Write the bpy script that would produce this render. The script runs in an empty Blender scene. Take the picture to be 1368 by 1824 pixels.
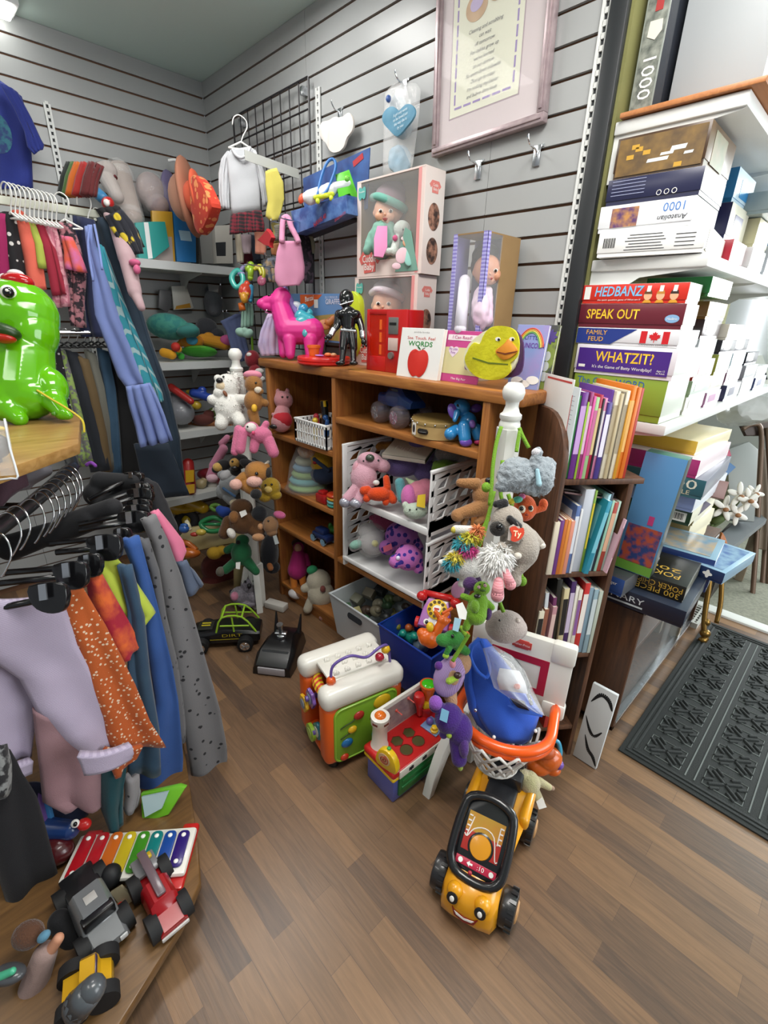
import bpy,bmesh,math,random
from math import sin,cos,pi,radians
from mathutils import Vector as V,Matrix as M,noise as NZ
random.seed(7)
sc=bpy.context.scene
COL=sc.collection
F=841.155
CC=V((3.0318,-1.5202,1.45))
RX=V((0.6949185,0.71863501,0.02553445))
RY=V((0.28707732,-0.24469614,-0.92612657))
FW=V((-0.65929879,0.65091284,-0.37634768))
cd=bpy.data.cameras.new('camera');cam=bpy.data.objects.new('camera',cd);COL.objects.link(cam)
mw=M((RX,-RY,-FW)).transposed().to_4x4();mw.translation=CC
cam.matrix_world=mw
cd.sensor_fit='VERTICAL';cd.sensor_height=24;cd.sensor_width=18;cd.lens=F/1824*24
cd.clip_start=.05;cd.clip_end=60
sc.camera=cam
def lin(h):
 h=h.lstrip('#');o=[]
 for i in(0,2,4):
  c=int(h[i:i+2],16)/255
  o.append(c/12.92 if c<=.04045 else((c+.055)/1.055)**2.4)
 return(*o,1)
w=bpy.data.worlds.new('world');sc.world=w;w.use_nodes=True
bg=w.node_tree.nodes['Background'];bg.inputs[0].default_value=(.88,.94,1,1);bg.inputs[1].default_value=.24
def area(name,loc,aim,sx,sy,power,col=(1,1,1)):
 l=bpy.data.lights.new(name,'AREA');l.shape='RECTANGLE';l.size=sx;l.size_y=sy;l.energy=power;l.color=col
 o=bpy.data.objects.new(name,l);COL.objects.link(o);o.location=loc
 o.rotation_euler=(V(aim)-V(loc)).to_track_quat('-Z','Y').to_euler();return o
area('ceiling_lamp',(1.2,-.72,2.59),(1.2,-.72,0),.3,.9,13,(1,.98,.95))
area('ceiling_lamp',(2.75,-.85,2.59),(2.75,-.85,0),.5,1.2,28,(1,.97,.93))
area('ceiling_lamp',(1.9,-2.5,2.59),(1.9,-2.0,0),1.2,.5,13,(1,.97,.93))
area('daylight',(3.9,4.3,1.9),(2.8,.3,.9),2.2,1.8,200,(.95,.98,1))
area('daylight',(5.6,.6,1.7),(2.4,.2,1.0),2.2,1.8,62,(.95,.98,1))
vs=sc.view_settings
sc.display_settings.display_device='sRGB'
vs.view_transform='Standard';vs.look='None';vs.gamma=1;vs.use_curve_mapping=False;vs.exposure=.3
def ray(u,v):return FW+RX*((u-684)/F)+RY*((v-912)/F)
def at(u,v,x=None,y=None,z=None,d=None,p=None,n=None):
 r=ray(u,v)
 if d is not None:return CC+r*d
 if n is not None:return CC+r*((V(p)-CC).dot(V(n))/r.dot(V(n)))
 i,val=(0,x)if x is not None else((1,y)if y is not None else(2,z))
 return CC+r*((val-CC[i])/r[i])
def dep(p):return FW.dot(V(p)-CC)
_m={}
def mt(c,r=.5,m=0,pat=None,c2=None,s=20,t=.5,bump=0,bs=200,sheen=0,coat=0,tr=0,al=1,em=0,sc3=(1,1,1),soft=.04):
 key=(c,r,m,pat,c2,s,t,bump,bs,sheen,coat,tr,al,em,sc3,soft)
 if key in _m:return _m[key]
 ma=bpy.data.materials.new('surface_'+c.lstrip('#'));ma.use_nodes=True
 nt=ma.node_tree;N=nt.nodes;L=nt.links;b=N['Principled BSDF']
 b.inputs['Base Color'].default_value=lin(c);b.inputs['Roughness'].default_value=r;b.inputs['Metallic'].default_value=m
 if sheen:b.inputs['Sheen Weight'].default_value=sheen;b.inputs['Sheen Roughness'].default_value=.4
 if coat:b.inputs['Coat Weight'].default_value=coat;b.inputs['Coat Roughness'].default_value=.08
 if tr:b.inputs['Transmission Weight'].default_value=tr;b.inputs['IOR'].default_value=1.25
 if al<1:b.inputs['Alpha'].default_value=al
 if em:b.inputs['Emission Color'].default_value=lin(c);b.inputs['Emission Strength'].default_value=em
 tc=N.new('ShaderNodeTexCoord');mp=N.new('ShaderNodeMapping');mp.inputs['Scale'].default_value=sc3
 L.new(tc.outputs['Object'],mp.inputs[0]);vec=mp.outputs[0]
 def ramp(src,lo,hi,ca,cb):
  q=N.new('ShaderNodeValToRGB');q.color_ramp.elements[0].position=max(0,lo);q.color_ramp.elements[1].position=min(1,hi)
  q.color_ramp.elements[0].color=lin(ca);q.color_ramp.elements[1].color=lin(cb)
  L.new(src,q.inputs[0]);return q.outputs[0]
 if pat in('noise','soft'):
  n=N.new('ShaderNodeTexNoise');n.inputs['Scale'].default_value=s;n.inputs['Detail'].default_value=4;L.new(vec,n.inputs[0])
  k=soft if pat=='noise' else .25
  L.new(ramp(n.outputs[0],t-k,t+k,c,c2),b.inputs['Base Color'])
 elif pat=='dots':
  n=N.new('ShaderNodeTexVoronoi');n.inputs['Scale'].default_value=s;L.new(vec,n.inputs[0])
  L.new(ramp(n.outputs['Distance'],t-.02,t+.02,c2,c),b.inputs['Base Color'])
 elif pat in('bx','by','bz'):
  n=N.new('ShaderNodeTexWave');n.bands_direction=pat[1].upper();n.inputs['Scale'].default_value=s;L.new(vec,n.inputs[0])
  L.new(ramp(n.outputs[0],t-soft,t+soft,c,c2),b.inputs['Base Color'])
 elif pat=='plaid':
  o=[]
  for dr in('X','Z','Y'):
   n=N.new('ShaderNodeTexWave');n.bands_direction=dr;n.inputs['Scale'].default_value=s;L.new(vec,n.inputs[0]);o.append(n.outputs[0])
  a=N.new('ShaderNodeMath');a.operation='ADD';L.new(o[0],a.inputs[0]);L.new(o[1],a.inputs[1])
  a2=N.new('ShaderNodeMath');a2.operation='MULTIPLY';a2.inputs[1].default_value=.5;L.new(a.outputs[0],a2.inputs[0])
  L.new(ramp(a2.outputs[0],t-.2,t+.2,c,c2),b.inputs['Base Color'])
 elif pat=='wood':
  n=N.new('ShaderNodeTexNoise');n.inputs['Scale'].default_value=s;n.inputs['Detail'].default_value=6;n.inputs['Distortion'].default_value=.8
  L.new(vec,n.inputs[0]);L.new(ramp(n.outputs[0],.3,.72,c,c2),b.inputs['Base Color'])
 if bump:
  n=N.new('ShaderNodeTexNoise');n.inputs['Scale'].default_value=bs;n.inputs['Detail'].default_value=3;L.new(tc.outputs['Object'],n.inputs[0])
  q=N.new('ShaderNodeBump');q.inputs['Strength'].default_value=bump;q.inputs['Distance'].default_value=.004
  L.new(n.outputs[0],q.inputs['Height']);L.new(q.outputs[0],b.inputs['Normal'])
 _m[key]=ma;return ma
def plas(c,r=.28):return mt(c,r,coat=.3)
def fab(c,**k):return mt(c,.85,bump=k.pop('bump',.25),bs=k.pop('bs',500),sheen=.15,**k)
def fur(c,c2=None,**k):return mt(c,.95,bump=k.pop('bump',.8),bs=k.pop('bs',260),sheen=.3,pat='soft' if c2 else None,c2=c2,s=k.pop('s',30),**k)
def paper(c,r=.45):return mt(c,r)
METAL=mt('c9ccd0',.25,1);CHROME=mt('e4e6e8',.12,1);BLK=plas('141416');WHT=plas('eef0ef')
FILM=mt('ffffff',.06,tr=0,al=.10)
BAG=mt('ffffff',.08,al=.16,bump=.9,bs=35)
def tag(o,label,cat,group=None):
 o['label']=label;o['category']=cat
 if group:o['group']=group
 return o
def T(name,label,cat,loc,group=None):
 o=bpy.data.objects.new(name,None);COL.objects.link(o);o.location=loc;o.empty_display_size=.02
 return tag(o,label,cat,group)
def rootof(o):
 while o.parent:o=o.parent
 return o
ID4=M.Identity(4)
def frame(o,xa,ya,za=None):
 xa=V(xa).normalized();ya=V(ya).normalized();za=xa.cross(ya)if za is None else V(za)
 m=M((xa,ya,za)).transposed().to_4x4();m.translation=V(o);return m
def loc(x,y,z,rz=0,rx=0,ry=0,s=1):
 return M.Translation((x,y,z))@M.Rotation(rz,4,'Z')@M.Rotation(ry,4,'Y')@M.Rotation(rx,4,'X')@M.Scale(s,4)
def axis(p0,p1):
 p0=V(p0);p1=V(p1);q=(p1-p0).to_track_quat('Z','X').to_matrix().to_4x4();q.translation=(p0+p1)/2;return q,(p1-p0).length
class B:
 def __init__(s,X=None):s.bm=bmesh.new();s.X=X or ID4;s.mi=0
 def _mi(s,n0):
  if s.mi:
   s.bm.faces.ensure_lookup_table()
   for f in s.bm.faces[n0:]:f.material_index=s.mi
 def box(s,c,d,R=None,bev=0,seg=2):
  m=M.Translation(V(c))@(R.to_4x4()if R else ID4)@M.Diagonal((d[0],d[1],d[2],1))
  n0=len(s.bm.faces)
  r=bmesh.ops.create_cube(s.bm,size=1,matrix=m)
  if bev:
   es=list({e for v in r['verts']for e in v.link_edges})
   bmesh.ops.bevel(s.bm,geom=es,offset=bev,segments=seg,profile=.5,affect='EDGES',clamp_overlap=True)
  s._mi(n0);return s
 def b2(s,lo,hi,bev=0,seg=2):
  return s.box([(a+b)/2 for a,b in zip(lo,hi)],[abs(b-a)for a,b in zip(lo,hi)],None,bev,seg)
 def ell(s,c,r,R=None,u=18,v=12):
  if not hasattr(r,'__len__'):r=(r,r,r)
  n0=len(s.bm.faces)
  bmesh.ops.create_uvsphere(s.bm,u_segments=u,v_segments=v,radius=1,matrix=M.Translation(V(c))@(R.to_4x4()if R else ID4)@M.Diagonal((*r,1)))
  s._mi(n0);return s
 def cyl(s,p0,p1,r0,r1=None,n=18,cap=True):
  q,L=axis(p0,p1);n0=len(s.bm.faces)
  bmesh.ops.create_cone(s.bm,cap_ends=cap,segments=n,radius1=r0,radius2=r0 if r1 is None else r1,depth=L,matrix=q)
  s._mi(n0);return s
 def cap(s,p0,p1,r0,r1=None):
  r1=r0 if r1 is None else r1
  s.cyl(p0,p1,r0,r1,14);s.ell(p0,r0,None,14,10);s.ell(p1,r1,None,14,10);return s
 def tube(s,pts,r,n=8,cl=False,smooth=0):
  pts=[V(p)for p in pts]
  if smooth:pts=spline(pts,smooth,cl)
  k=len(pts);rs=r if hasattr(r,'__len__')else[r]*k
  if len(rs)!=k:rs=[rs[min(len(rs)-1,int(i*len(rs)/k))]for i in range(k)]
  rings=[];up=None
  for i,p in enumerate(pts):
   a=pts[i-1]if(i or cl)else p;b=pts[(i+1)%k]if(i<k-1 or cl)else p
   t=(b-a).normalized()
   if up is None:up=t.orthogonal().normalized()
   up=(up-t*up.dot(t));up=up.normalized()if up.length>1e-6 else t.orthogonal().normalized()
   sd=t.cross(up)
   rings.append([s.bm.verts.new(p+(up*cos(2*pi*j/n)+sd*sin(2*pi*j/n))*rs[i])for j in range(n)])
  n0=len(s.bm.faces)
  for i in range(k if cl else k-1):
   A=rings[i];Bq=rings[(i+1)%k];o=0
   if cl and i==k-1:o=min(range(n),key=lambda q:(A[0].co-Bq[q].co).length)
   for j in range(n):s.bm.faces.new((A[j],A[(j+1)%n],Bq[(j+1+o)%n],Bq[(j+o)%n]))
  if not cl:s.bm.faces.new(rings[0][::-1]);s.bm.faces.new(rings[-1])
  s._mi(n0);return s
 def prism(s,poly,h,X=None,bev=0):
  X=X or ID4;n0=len(s.bm.faces)
  a=[s.bm.verts.new(X@V((p[0],p[1],0)))for p in poly];b=[s.bm.verts.new(X@V((p[0],p[1],h)))for p in poly];k=len(poly)
  f=[s.bm.faces.new(a[::-1]),s.bm.faces.new(b)]
  f+=[s.bm.faces.new((a[i],a[(i+1)%k],b[(i+1)%k],b[i]))for i in range(k)]
  if bev:
   es=list({e for q in f[:2]for e in q.edges})
   bmesh.ops.bevel(s.bm,geom=es,offset=bev,segments=2,profile=.5,affect='EDGES',clamp_overlap=True)
  s._mi(n0);return s
 def lathe(s,prof,X=None,n=28):
  X=X or ID4;n0=len(s.bm.faces)
  R=[[s.bm.verts.new(X@V((r*cos(2*pi*j/n),r*sin(2*pi*j/n),z)))for j in range(n)]for r,z in prof]
  for i in range(len(R)-1):
   for j in range(n):s.bm.faces.new((R[i][j],R[i][(j+1)%n],R[i+1][(j+1)%n],R[i+1][j]))
  s.bm.faces.new(R[0][::-1]);s.bm.faces.new(R[-1]);s._mi(n0);return s
 def sheet(s,P,th=.004,cl=False):
  """P: rows x cols of points -> a sheet with thickness"""
  nr,nc=len(P),len(P[0]);P=[[V(p)for p in r]for r in P];n0=len(s.bm.faces)
  def nrm(i,j):
   a=P[min(i+1,nr-1)][j]-P[max(i-1,0)][j];b=P[i][min(j+1,nc-1)]-P[i][max(j-1,0)]
   q=a.cross(b);return q.normalized()if q.length>1e-12 else V((0,0,1))
  A=[[s.bm.verts.new(P[i][j]+nrm(i,j)*th/2)for j in range(nc)]for i in range(nr)]
  C=[[s.bm.verts.new(P[i][j]-nrm(i,j)*th/2)for j in range(nc)]for i in range(nr)]
  for i in range(nr-1):
   for j in range(nc-1):
    s.bm.faces.new((A[i][j],A[i+1][j],A[i+1][j+1],A[i][j+1]));s.bm.faces.new((C[i][j],C[i][j+1],C[i+1][j+1],C[i+1][j]))
  for i in range(nr-1):
   s.bm.faces.new((A[i][0],C[i][0],C[i+1][0],A[i+1][0]));s.bm.faces.new((A[i][-1],A[i+1][-1],C[i+1][-1],C[i][-1]))
  for j in range(nc-1):
   s.bm.faces.new((A[0][j],A[0][j+1],C[0][j+1],C[0][j]));s.bm.faces.new((A[-1][j],C[-1][j],C[-1][j+1],A[-1][j+1]))
  s._mi(n0);return s
 def out(s,name,mats,par=None,sm=40,remesh=0,nz=None,tg=None,kind=None,keep=None):
  bm=s.bm;bmesh.ops.recalc_face_normals(bm,faces=bm.faces[:])
  bm.transform(s.X)
  if par is not None:o=V(rootof(par).location)
  else:
   lo=[min(v.co[i]for v in bm.verts)for i in range(3)];hi=[max(v.co[i]for v in bm.verts)for i in range(3)]
   o=V(((lo[0]+hi[0])/2,(lo[1]+hi[1])/2,lo[2]))if keep is None else V(keep)
  bm.transform(M.Translation(-o))
  me=bpy.data.meshes.new(name);bm.to_mesh(me);bm.free()
  if remesh:
   t=bpy.data.objects.new('tmp',me);COL.objects.link(t)
   q=t.modifiers.new('r','REMESH');q.mode='VOXEL';q.voxel_size=remesh
   q=t.modifiers.new('s','SMOOTH');q.factor=.5;q.iterations=5
   bpy.context.view_layer.update();dg=bpy.context.evaluated_depsgraph_get()
   m2=bpy.data.meshes.new_from_object(t.evaluated_get(dg));bpy.data.objects.remove(t);bpy.data.meshes.remove(me);me=m2;me.name=name
  if nz:
   for v in me.vertices:v.co+=v.normal*(NZ.noise(v.co*nz[1])*nz[0])
  for p in me.polygons:p.use_smooth=bool(sm)
  if sm and sm<180:me.set_sharp_from_angle(angle=radians(sm))
  for q in(mats if isinstance(mats,(list,tuple))else[mats]):me.materials.append(q)
  ob=bpy.data.objects.new(name,me);COL.objects.link(ob)
  if par is not None:ob.parent=par
  else:ob.location=o
  if tg:tag(ob,*tg)
  if kind:ob['kind']=kind
  return ob
def spline(pts,k=6,cl=False):
 n=len(pts);o=[]
 for i in range(n if cl else n-1):
  g=(lambda j:pts[j%n])if cl else(lambda j:pts[max(0,min(n-1,j))])
  p0,p1,p2,p3=g(i-1),g(i),g(i+1),g(i+2)
  for q in range(k):
   t=q/k;o.append(.5*((2*p1)+(p2-p0)*t+(2*p0-5*p1+4*p2-p3)*t*t+(3*p1-p0-3*p2+p3)*t**3))
 if not cl:o.append(pts[-1])
 return o
def circ(c,a,b,n=20,t0=0,t1=2*pi,end=False):
 c=V(c);a=V(a);b=V(b);k=n+1 if end else n
 return[c+a*cos(t0+(t1-t0)*i/n)+b*sin(t0+(t1-t0)*i/n)for i in range(k)]
def rrect(w,h,r,n=4):
 o=[]
 for cx,cy,a in((w/2-r,h/2-r,0),(-w/2+r,h/2-r,90),(-w/2+r,-h/2+r,180),(w/2-r,-h/2+r,270)):
  o+=[(cx+r*cos(radians(a+90*i/n)),cy+r*sin(radians(a+90*i/n)))for i in range(n+1)]
 return o
def txt(s,p,xa,ya,size,mat,par,wid=None,name='lettering',ext=.0004,off=.0007,shear=0,align='CENTER',bold=0):
 c=bpy.data.curves.new(name,'FONT');c.body=s;c.size=1;c.align_x=align;c.align_y='CENTER';c.extrude=0;c.shear=shear;c.offset=bold;c.resolution_u=2
 t=bpy.data.objects.new('tmp',c);COL.objects.link(t);bpy.context.view_layer.update()
 me=bpy.data.meshes.new_from_object(t.evaluated_get(bpy.context.evaluated_depsgraph_get()));bpy.data.objects.remove(t);bpy.data.curves.remove(c)
 xs=[v.co.x for v in me.vertices]or[0,1];k=size*1.35
 kx=wid/(max(xs)-min(xs))if wid else k
 xa=V(xa).normalized();ya=V(ya).normalized();n=xa.cross(ya);o=V(rootof(par).location)
 for v in me.vertices:v.co=V(p)-o+xa*v.co.x*kx+ya*v.co.y*k+n*off
 me.materials.append(mat);me.name=name
 ob=bpy.data.objects.new(name,me);COL.objects.link(ob);ob.parent=par;return ob
class P:
 """collects solid blobs, sizes in photo pixels at camera depth d (metres)"""
 def __init__(s,d):s.d=d;s.b=B();s.k=d/F
 def pt(s,u,v,dd=0):return at(u,v,d=s.d+dd*s.k)
 def e(s,u,v,ru,rv=None,dd=0,rot=0,rd=None):
  rv=ru if rv is None else rv;rd=(ru+rv)/2*.9 if rd is None else rd;a=radians(rot)
  x=RX*cos(a)+RY*sin(a);y=RY*cos(a)-RX*sin(a)
  s.b.ell(s.pt(u,v,dd),(ru*s.k,rv*s.k,rd*s.k),M((x,y,FW)).transposed());return s
 def c(s,u0,v0,u1,v1,r0,r1=None,d0=0,d1=0):
  s.b.cap(s.pt(u0,v0,d0),s.pt(u1,v1,d1),r0*s.k,(r0 if r1 is None else r1)*s.k);return s
 def tube(s,pts,r,n=8,smooth=5,cl=False):s.b.tube([s.pt(*p)for p in pts],r*s.k,n,cl,smooth);return s
 def poly(s,pts,th=3,dd=0,bev=0):
  o=s.pt(684,912,dd);k=(s.d+dd*s.k)/F
  s.b.prism([((u-684)*k,(v-912)*k)for u,v in pts],th*k,frame(o,RX,RY),bev*k);return s
def blobs(d,L):
 p=P(d)
 for q in L:
  if q[0]=='c':p.c(*q[1:])
  elif q[0]=='p':p.poly(*q[1:])
  elif q[0]=='t':p.tube(*q[1:])
  else:p.e(*q)
 return p
def toy(name,label,cat,d,body,parts,mat,group=None,base=None,vox=None,bname='body',nz=None):
 """a soft or moulded toy: one remeshed body plus parts (name, material, blobs[, label])"""
 p=blobs(d,body);lo=min((v.co for v in p.b.bm.verts),key=lambda c:c.z)
 us=[v.co for v in p.b.bm.verts];cx=sum((c.x for c in us))/len(us);cy=sum((c.y for c in us))/len(us)
 r=T(name,label,cat,base or(cx,cy,lo.z),group)
 ext=max((max(c[i]for c in us)-min(c[i]for c in us))for i in range(3))
 p.b.out(bname,mat,r,180,remesh=vox or max(.0022,ext/70),nz=nz)
 for q in parts:
  b=blobs(d,q[2]).b;o=b.out(q[0],q[1],r,60)
  if len(q)>3:o['label']=q[3]
 return r
EYE=plas('0c0c0e',.12)
def tufts(bm_owner,L,d,mat,par,n=900,ln=9,name='fur',seed=1,w=.9,droop=.35):
 """thin locks growing out of blobs (real little blades)"""
 rnd=random.Random(seed);b=B();k=d/F
 for q in L:
  u,v,ru,rv=q[:4];dd=q[4]if len(q)>4 else 0;c=at(u,v,d=d+dd*k)
  for i in range(n//len(L)):
   z=rnd.uniform(-1,1);a=rnd.uniform(0,2*pi);h=math.sqrt(1-z*z);nn=V((h*cos(a),h*sin(a),z))
   p=c+RX*nn.x*ru*k+RY*nn.y*rv*k+FW*nn.z*(ru+rv)/2*.9*k
   dr=(RX*nn.x+RY*nn.y+FW*nn.z+V((rnd.gauss(0,.35),rnd.gauss(0,.35),rnd.gauss(0,.35)-droop))).normalized()
   l=ln*k*rnd.uniform(.6,1.2);sd=dr.orthogonal().normalized();sd.rotate(M.Rotation(rnd.uniform(0,6.3),3,dr));sd*=w*k
   vs=[b.bm.verts.new(x)for x in(p-sd,p+sd,p+dr*l*.6+sd*.7+V((0,0,-.1*l)),p+dr*l+V((0,0,-.3*l)),p+dr*l*.6-sd*.7+V((0,0,-.1*l)))]
   b.bm.faces.new(vs)
 return b.out(name,mat,par,180)
# ================================================================ THE SETTING
def struct(ob):ob['kind']='structure';return ob
def floor_mat():
 ma=bpy.data.materials.new('laminate');ma.use_nodes=True;nt=ma.node_tree;N=nt.nodes;L=nt.links;b=N['Principled BSDF']
 tc=N.new('ShaderNodeTexCoord');br=N.new('ShaderNodeTexBrick')
 br.offset=.37;br.offset_frequency=2;br.squash=1
 br.inputs['Scale'].default_value=1;br.inputs['Mortar Size'].default_value=.0006;br.inputs['Mortar Smooth'].default_value=.3;br.inputs['Bias'].default_value=0
 br.inputs['Brick Width'].default_value=.42;br.inputs['Row Height'].default_value=.0605
 br.inputs['Color1'].default_value=lin('463830');br.inputs['Color2'].default_value=lin('94704c');br.inputs['Mortar'].default_value=lin('4a382c')
 L.new(tc.outputs['Object'],br.inputs[0])
 mp=N.new('ShaderNodeMapping');mp.inputs['Scale'].default_value=(3,38,1);L.new(tc.outputs['Object'],mp.inputs[0])
 n=N.new('ShaderNodeTexNoise');n.inputs['Scale'].default_value=2.2;n.inputs['Detail'].default_value=6;n.inputs['Distortion'].default_value=1.2;L.new(mp.outputs[0],n.inputs[0])
 q=N.new('ShaderNodeValToRGB');q.color_ramp.elements[0].position=.3;q.color_ramp.elements[1].position=.75
 q.color_ramp.elements[0].color=lin('53443a');q.color_ramp.elements[1].color=lin('876850');L.new(n.outputs[0],q.inputs[0])
 mx=N.new('ShaderNodeMix');mx.data_type='RGBA';mx.inputs[0].default_value=.45
 L.new(br.outputs[0],mx.inputs[6]);L.new(q.outputs[0],mx.inputs[7]);L.new(mx.outputs[2],b.inputs['Base Color'])
 b.inputs['Roughness'].default_value=.33;b.inputs['Specular IOR Level'].default_value=.5
 bp=N.new('ShaderNodeBump');bp.inputs['Strength'].default_value=.12;bp.inputs['Distance'].default_value=.002;L.new(n.outputs[0],bp.inputs['Height']);L.new(bp.outputs[0],b.inputs['Normal'])
 return ma
b=B();b.b2((-.1,-3.4,-.05),(4.6,1.335,0));struct(b.out('floor',floor_mat(),keep=(0,0,0)))
b=B();b.b2((1.0,1.41,-.05),(6.2,6.2,-.002));struct(b.out('floor_beyond',mt('8d8d7d',.95,pat='soft',c2='6e6e62',s=60,bump=.5,bs=120),keep=(0,0,-.05)))
b=B();b.b2((2.3,1.335,-.02),(4.6,1.41,.012),.004);struct(b.out('trim_3',mt('dfe0dd',.35)))
b=B();b.b2((-.1,-3.4,2.616),(6.2,6.2,2.7));struct(b.out('ceiling',mt('cfe4dd',.9),keep=(0,0,2.616)))
SW=[mt('a6a8a8',.32,pat='soft',c2='a0a2a2',s=3),mt('6a4a35',.9)]
def slatwall(name,along,u0,u1,seams=()):
 b=B();G=2.543;S=.0762;ks=[(G-S*k)for k in range(-1,34)]
 def q(lo,hi,d0,d1):
  cuts=[u0]+list(seams)+[u1]
  for i in range(len(cuts)-1):
   a,c=cuts[i]+.0008*(i>0),cuts[i+1]-.0008*(i<len(cuts)-2)
   if along=='x':b.b2((a,d0,lo),(c,d1,hi))
   else:b.b2((-d1,a,lo),(-d0,c,hi))
 b.mi=1
 q(0,2.616,.010,.03)
 b.mi=0
 for k,z in enumerate(ks):
  hi=min(2.616,z+S-.0045);lo=max(0,z+.0045)
  if k==0:continue
  if hi>lo:q(lo,hi,0,.012)
 return struct(b.out(name,SW,sm=0,keep=(0,0,0)))
slatwall('wall_back','x',-.02,2.29,(.95,1.935))
slatwall('wall_left','y',-3.4,-.0,(-1.22,))
def standard(name,xa,p,z0,z1,m):
 b=B();b.mi=0;p=V(p);xa=V(xa);nrm=V((-xa.y,xa.x,0))*-1
 X=frame(p,xa,(0,0,1),xa.cross(V((0,0,1))))
 q=B(X);q.b2((-.014,z0,0),(-.005,z1,.009));q.b2((.005,z0,0),(.014,z1,.009));q.b2((-.014,z0,0),(.014,z1,.003))
 z=z0
 while z<z1:q.b2((-.006,z,0),(.006,z+.012,.009));z+=.0254
 q.mi=1;q.b2((-.0052,z0+.001,.0028),(.0052,z1-.001,.0034))
 return q.out(name,[m,mt('3b3d3f',.8)],sm=0)
WST=mt('d9dbd8',.35)
struct(standard('trim_1',(1,0,0),(2.262,0,0),.95,2.616,WST))
struct(standard('trim_2',(1,0,0),(1.036,0,0),1.30,2.34,WST))
struct(standard('trim_4',(0,1,0),(0,-.768,0),.9,2.326,WST))
b=B();b.b2((2.275,-.022,0),(2.322,.0,2.616),.003);struct(b.out('trim_5',mt('1d2023',.45),keep=(2.3,0,0)))
OLV=mt('7e7d4c',.8,pat='soft',c2='727142',s=8)
b=B();b.b2((2.29,0,0),(2.33,1.75,2.616));struct(b.out('wall_right',OLV,keep=(2.3,0,0)))
b=B();b.b2((1.0,3.55,0),(1.55,3.65,2.616));b.b2((1.55,3.55,0),(2.7,3.65,.80));b.b2((1.55,3.55,1.95),(2.7,3.65,2.616));b.b2((2.7,3.55,0),(3.2,3.65,2.616))
struct(b.out('wall_far',mt('b9bab4',.8)))
b=B();b.mi=0
for lo,hi in(((1.55,3.53,.80),(2.7,3.6,.85)),((1.55,3.53,1.9),(2.7,3.6,1.95)),((1.55,3.53,.8),(1.6,3.6,1.95)),((2.65,3.53,.8),(2.7,3.6,1.95)),((2.12,3.53,.8),(2.16,3.6,1.95))):b.b2(lo,hi,.004)
b.mi=1;b.b2((1.6,3.575,.85),(2.65,3.58,1.9))
struct(b.out('window_1',[WHT,mt('f4f8ff',.1,em=5)]))
lf=T('ceiling_light','white fluorescent strip light on the ceiling above the left wall','ceiling light',(.09,-1.45,2.616))
b=B();b.b2((.02,-2.05,2.59),(.16,-.835,2.616),.004);b.out('housing',WHT,lf)
b=B();b.b2((.035,-2.03,2.57),(.145,-.85,2.59),.008);b.out('diffuser',mt('fdfdf6',.4,em=7),lf)
# ================================================================ FURNITURE
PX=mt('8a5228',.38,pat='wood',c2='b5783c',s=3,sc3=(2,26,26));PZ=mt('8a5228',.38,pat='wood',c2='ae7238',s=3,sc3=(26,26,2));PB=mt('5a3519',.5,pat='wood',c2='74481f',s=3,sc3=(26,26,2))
pine=T('bookcase','golden pine bookcase full of toys in the middle, against the grey slatwall','bookcase',(1.62,-.16,0))
b=B();b.b2((.933,-.318,1.232),(2.35,-.02,1.27),.008);b.out('top',PX,pine)
for x in(.985,2.215):b=B();b.b2((x,-.312,0),(x+.026,-.02,1.232),.002);b.out('side_panel',PZ,pine)
b=B();b.b2((1.487,-.312,.07),(1.510,-.028,1.232),.002);b.out('divider',PZ,pine)
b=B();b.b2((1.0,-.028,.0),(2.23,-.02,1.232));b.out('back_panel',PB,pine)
b=B();b.b2((1.011,-.300,0),(2.215,-.282,.062));b.out('kickboard',PX,pine)
for x0,x1,z in((1.011,1.487,.926),(1.011,1.487,.655),(1.011,1.487,.437),(1.510,2.215,1.078),(1.510,2.215,.437),(1.011,2.215,.085)):
 b=B();b.b2((x0,-.312,z-.024),(x1,-.028,z),.003);b.out('shelf',PX,pine)
RKX=frame((2.462,-.007,0),(-.6,-.8,0),(.8,-.6,0))
RW=.225;RD=.2
DW=mt('3f281a',.5,pat='wood',c2='6a4630',s=3,sc3=(24,24,2))
rack=T('book_rack','narrow dark brown book rack turned towards the room beside the pine bookcase','bookshelf',RKX@V((RW/2,RD/2,0)))
def rk():return B(RKX)
prof=[(0,0),(RD,0),(RD,1.09)]+[(RD-.13*(1-cos(a)),1.09+.138*sin(a))for a in[radians(q)for q in(15,30,45,60,75,90)]]+[(0,1.228)]
for x,pf in((RW-.016,prof),(0,[(0,0),(RD,0),(RD,1.04),(0,1.04)])):
 b=rk();b.prism(pf,.016,frame((x,0,0),(0,1,0),(0,0,1)),.0015);b.out('side_panel',DW,rack)
for z in(1.055,.76,.455,.14):
 b=rk();b.b2((.016 if z<1 else-.03,.004,z-.016),(RW-.016,RD-.002,z),.001);b.out('shelf',DW,rack)
b=rk();b.b2((.016,0,0),(RW-.016,.005,1.055));b.out('back_panel',DW,rack)
SHW=mt('e2e3e0',.35)
gs=T('wall_shelving','white metal wall shelving stacked with board games, right of the slatwall','shelving',(2.5,.85,1.19))
for z in(1.19,1.628,1.955):
 b=B();b.b2((2.332,.0,z-.03),(2.632,1.72,z),.003);b.out('shelf',SHW,gs)
b=B();b.b2((2.345,-.012,1.957),(2.66,1.72,1.969),.002);o=b.out('board',mt('a9693a',.45,pat='wood',c2='bb7c48',s=3,sc3=(26,2,26)),gs);o['label']='brown wooden board on the topmost shelf'
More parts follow.
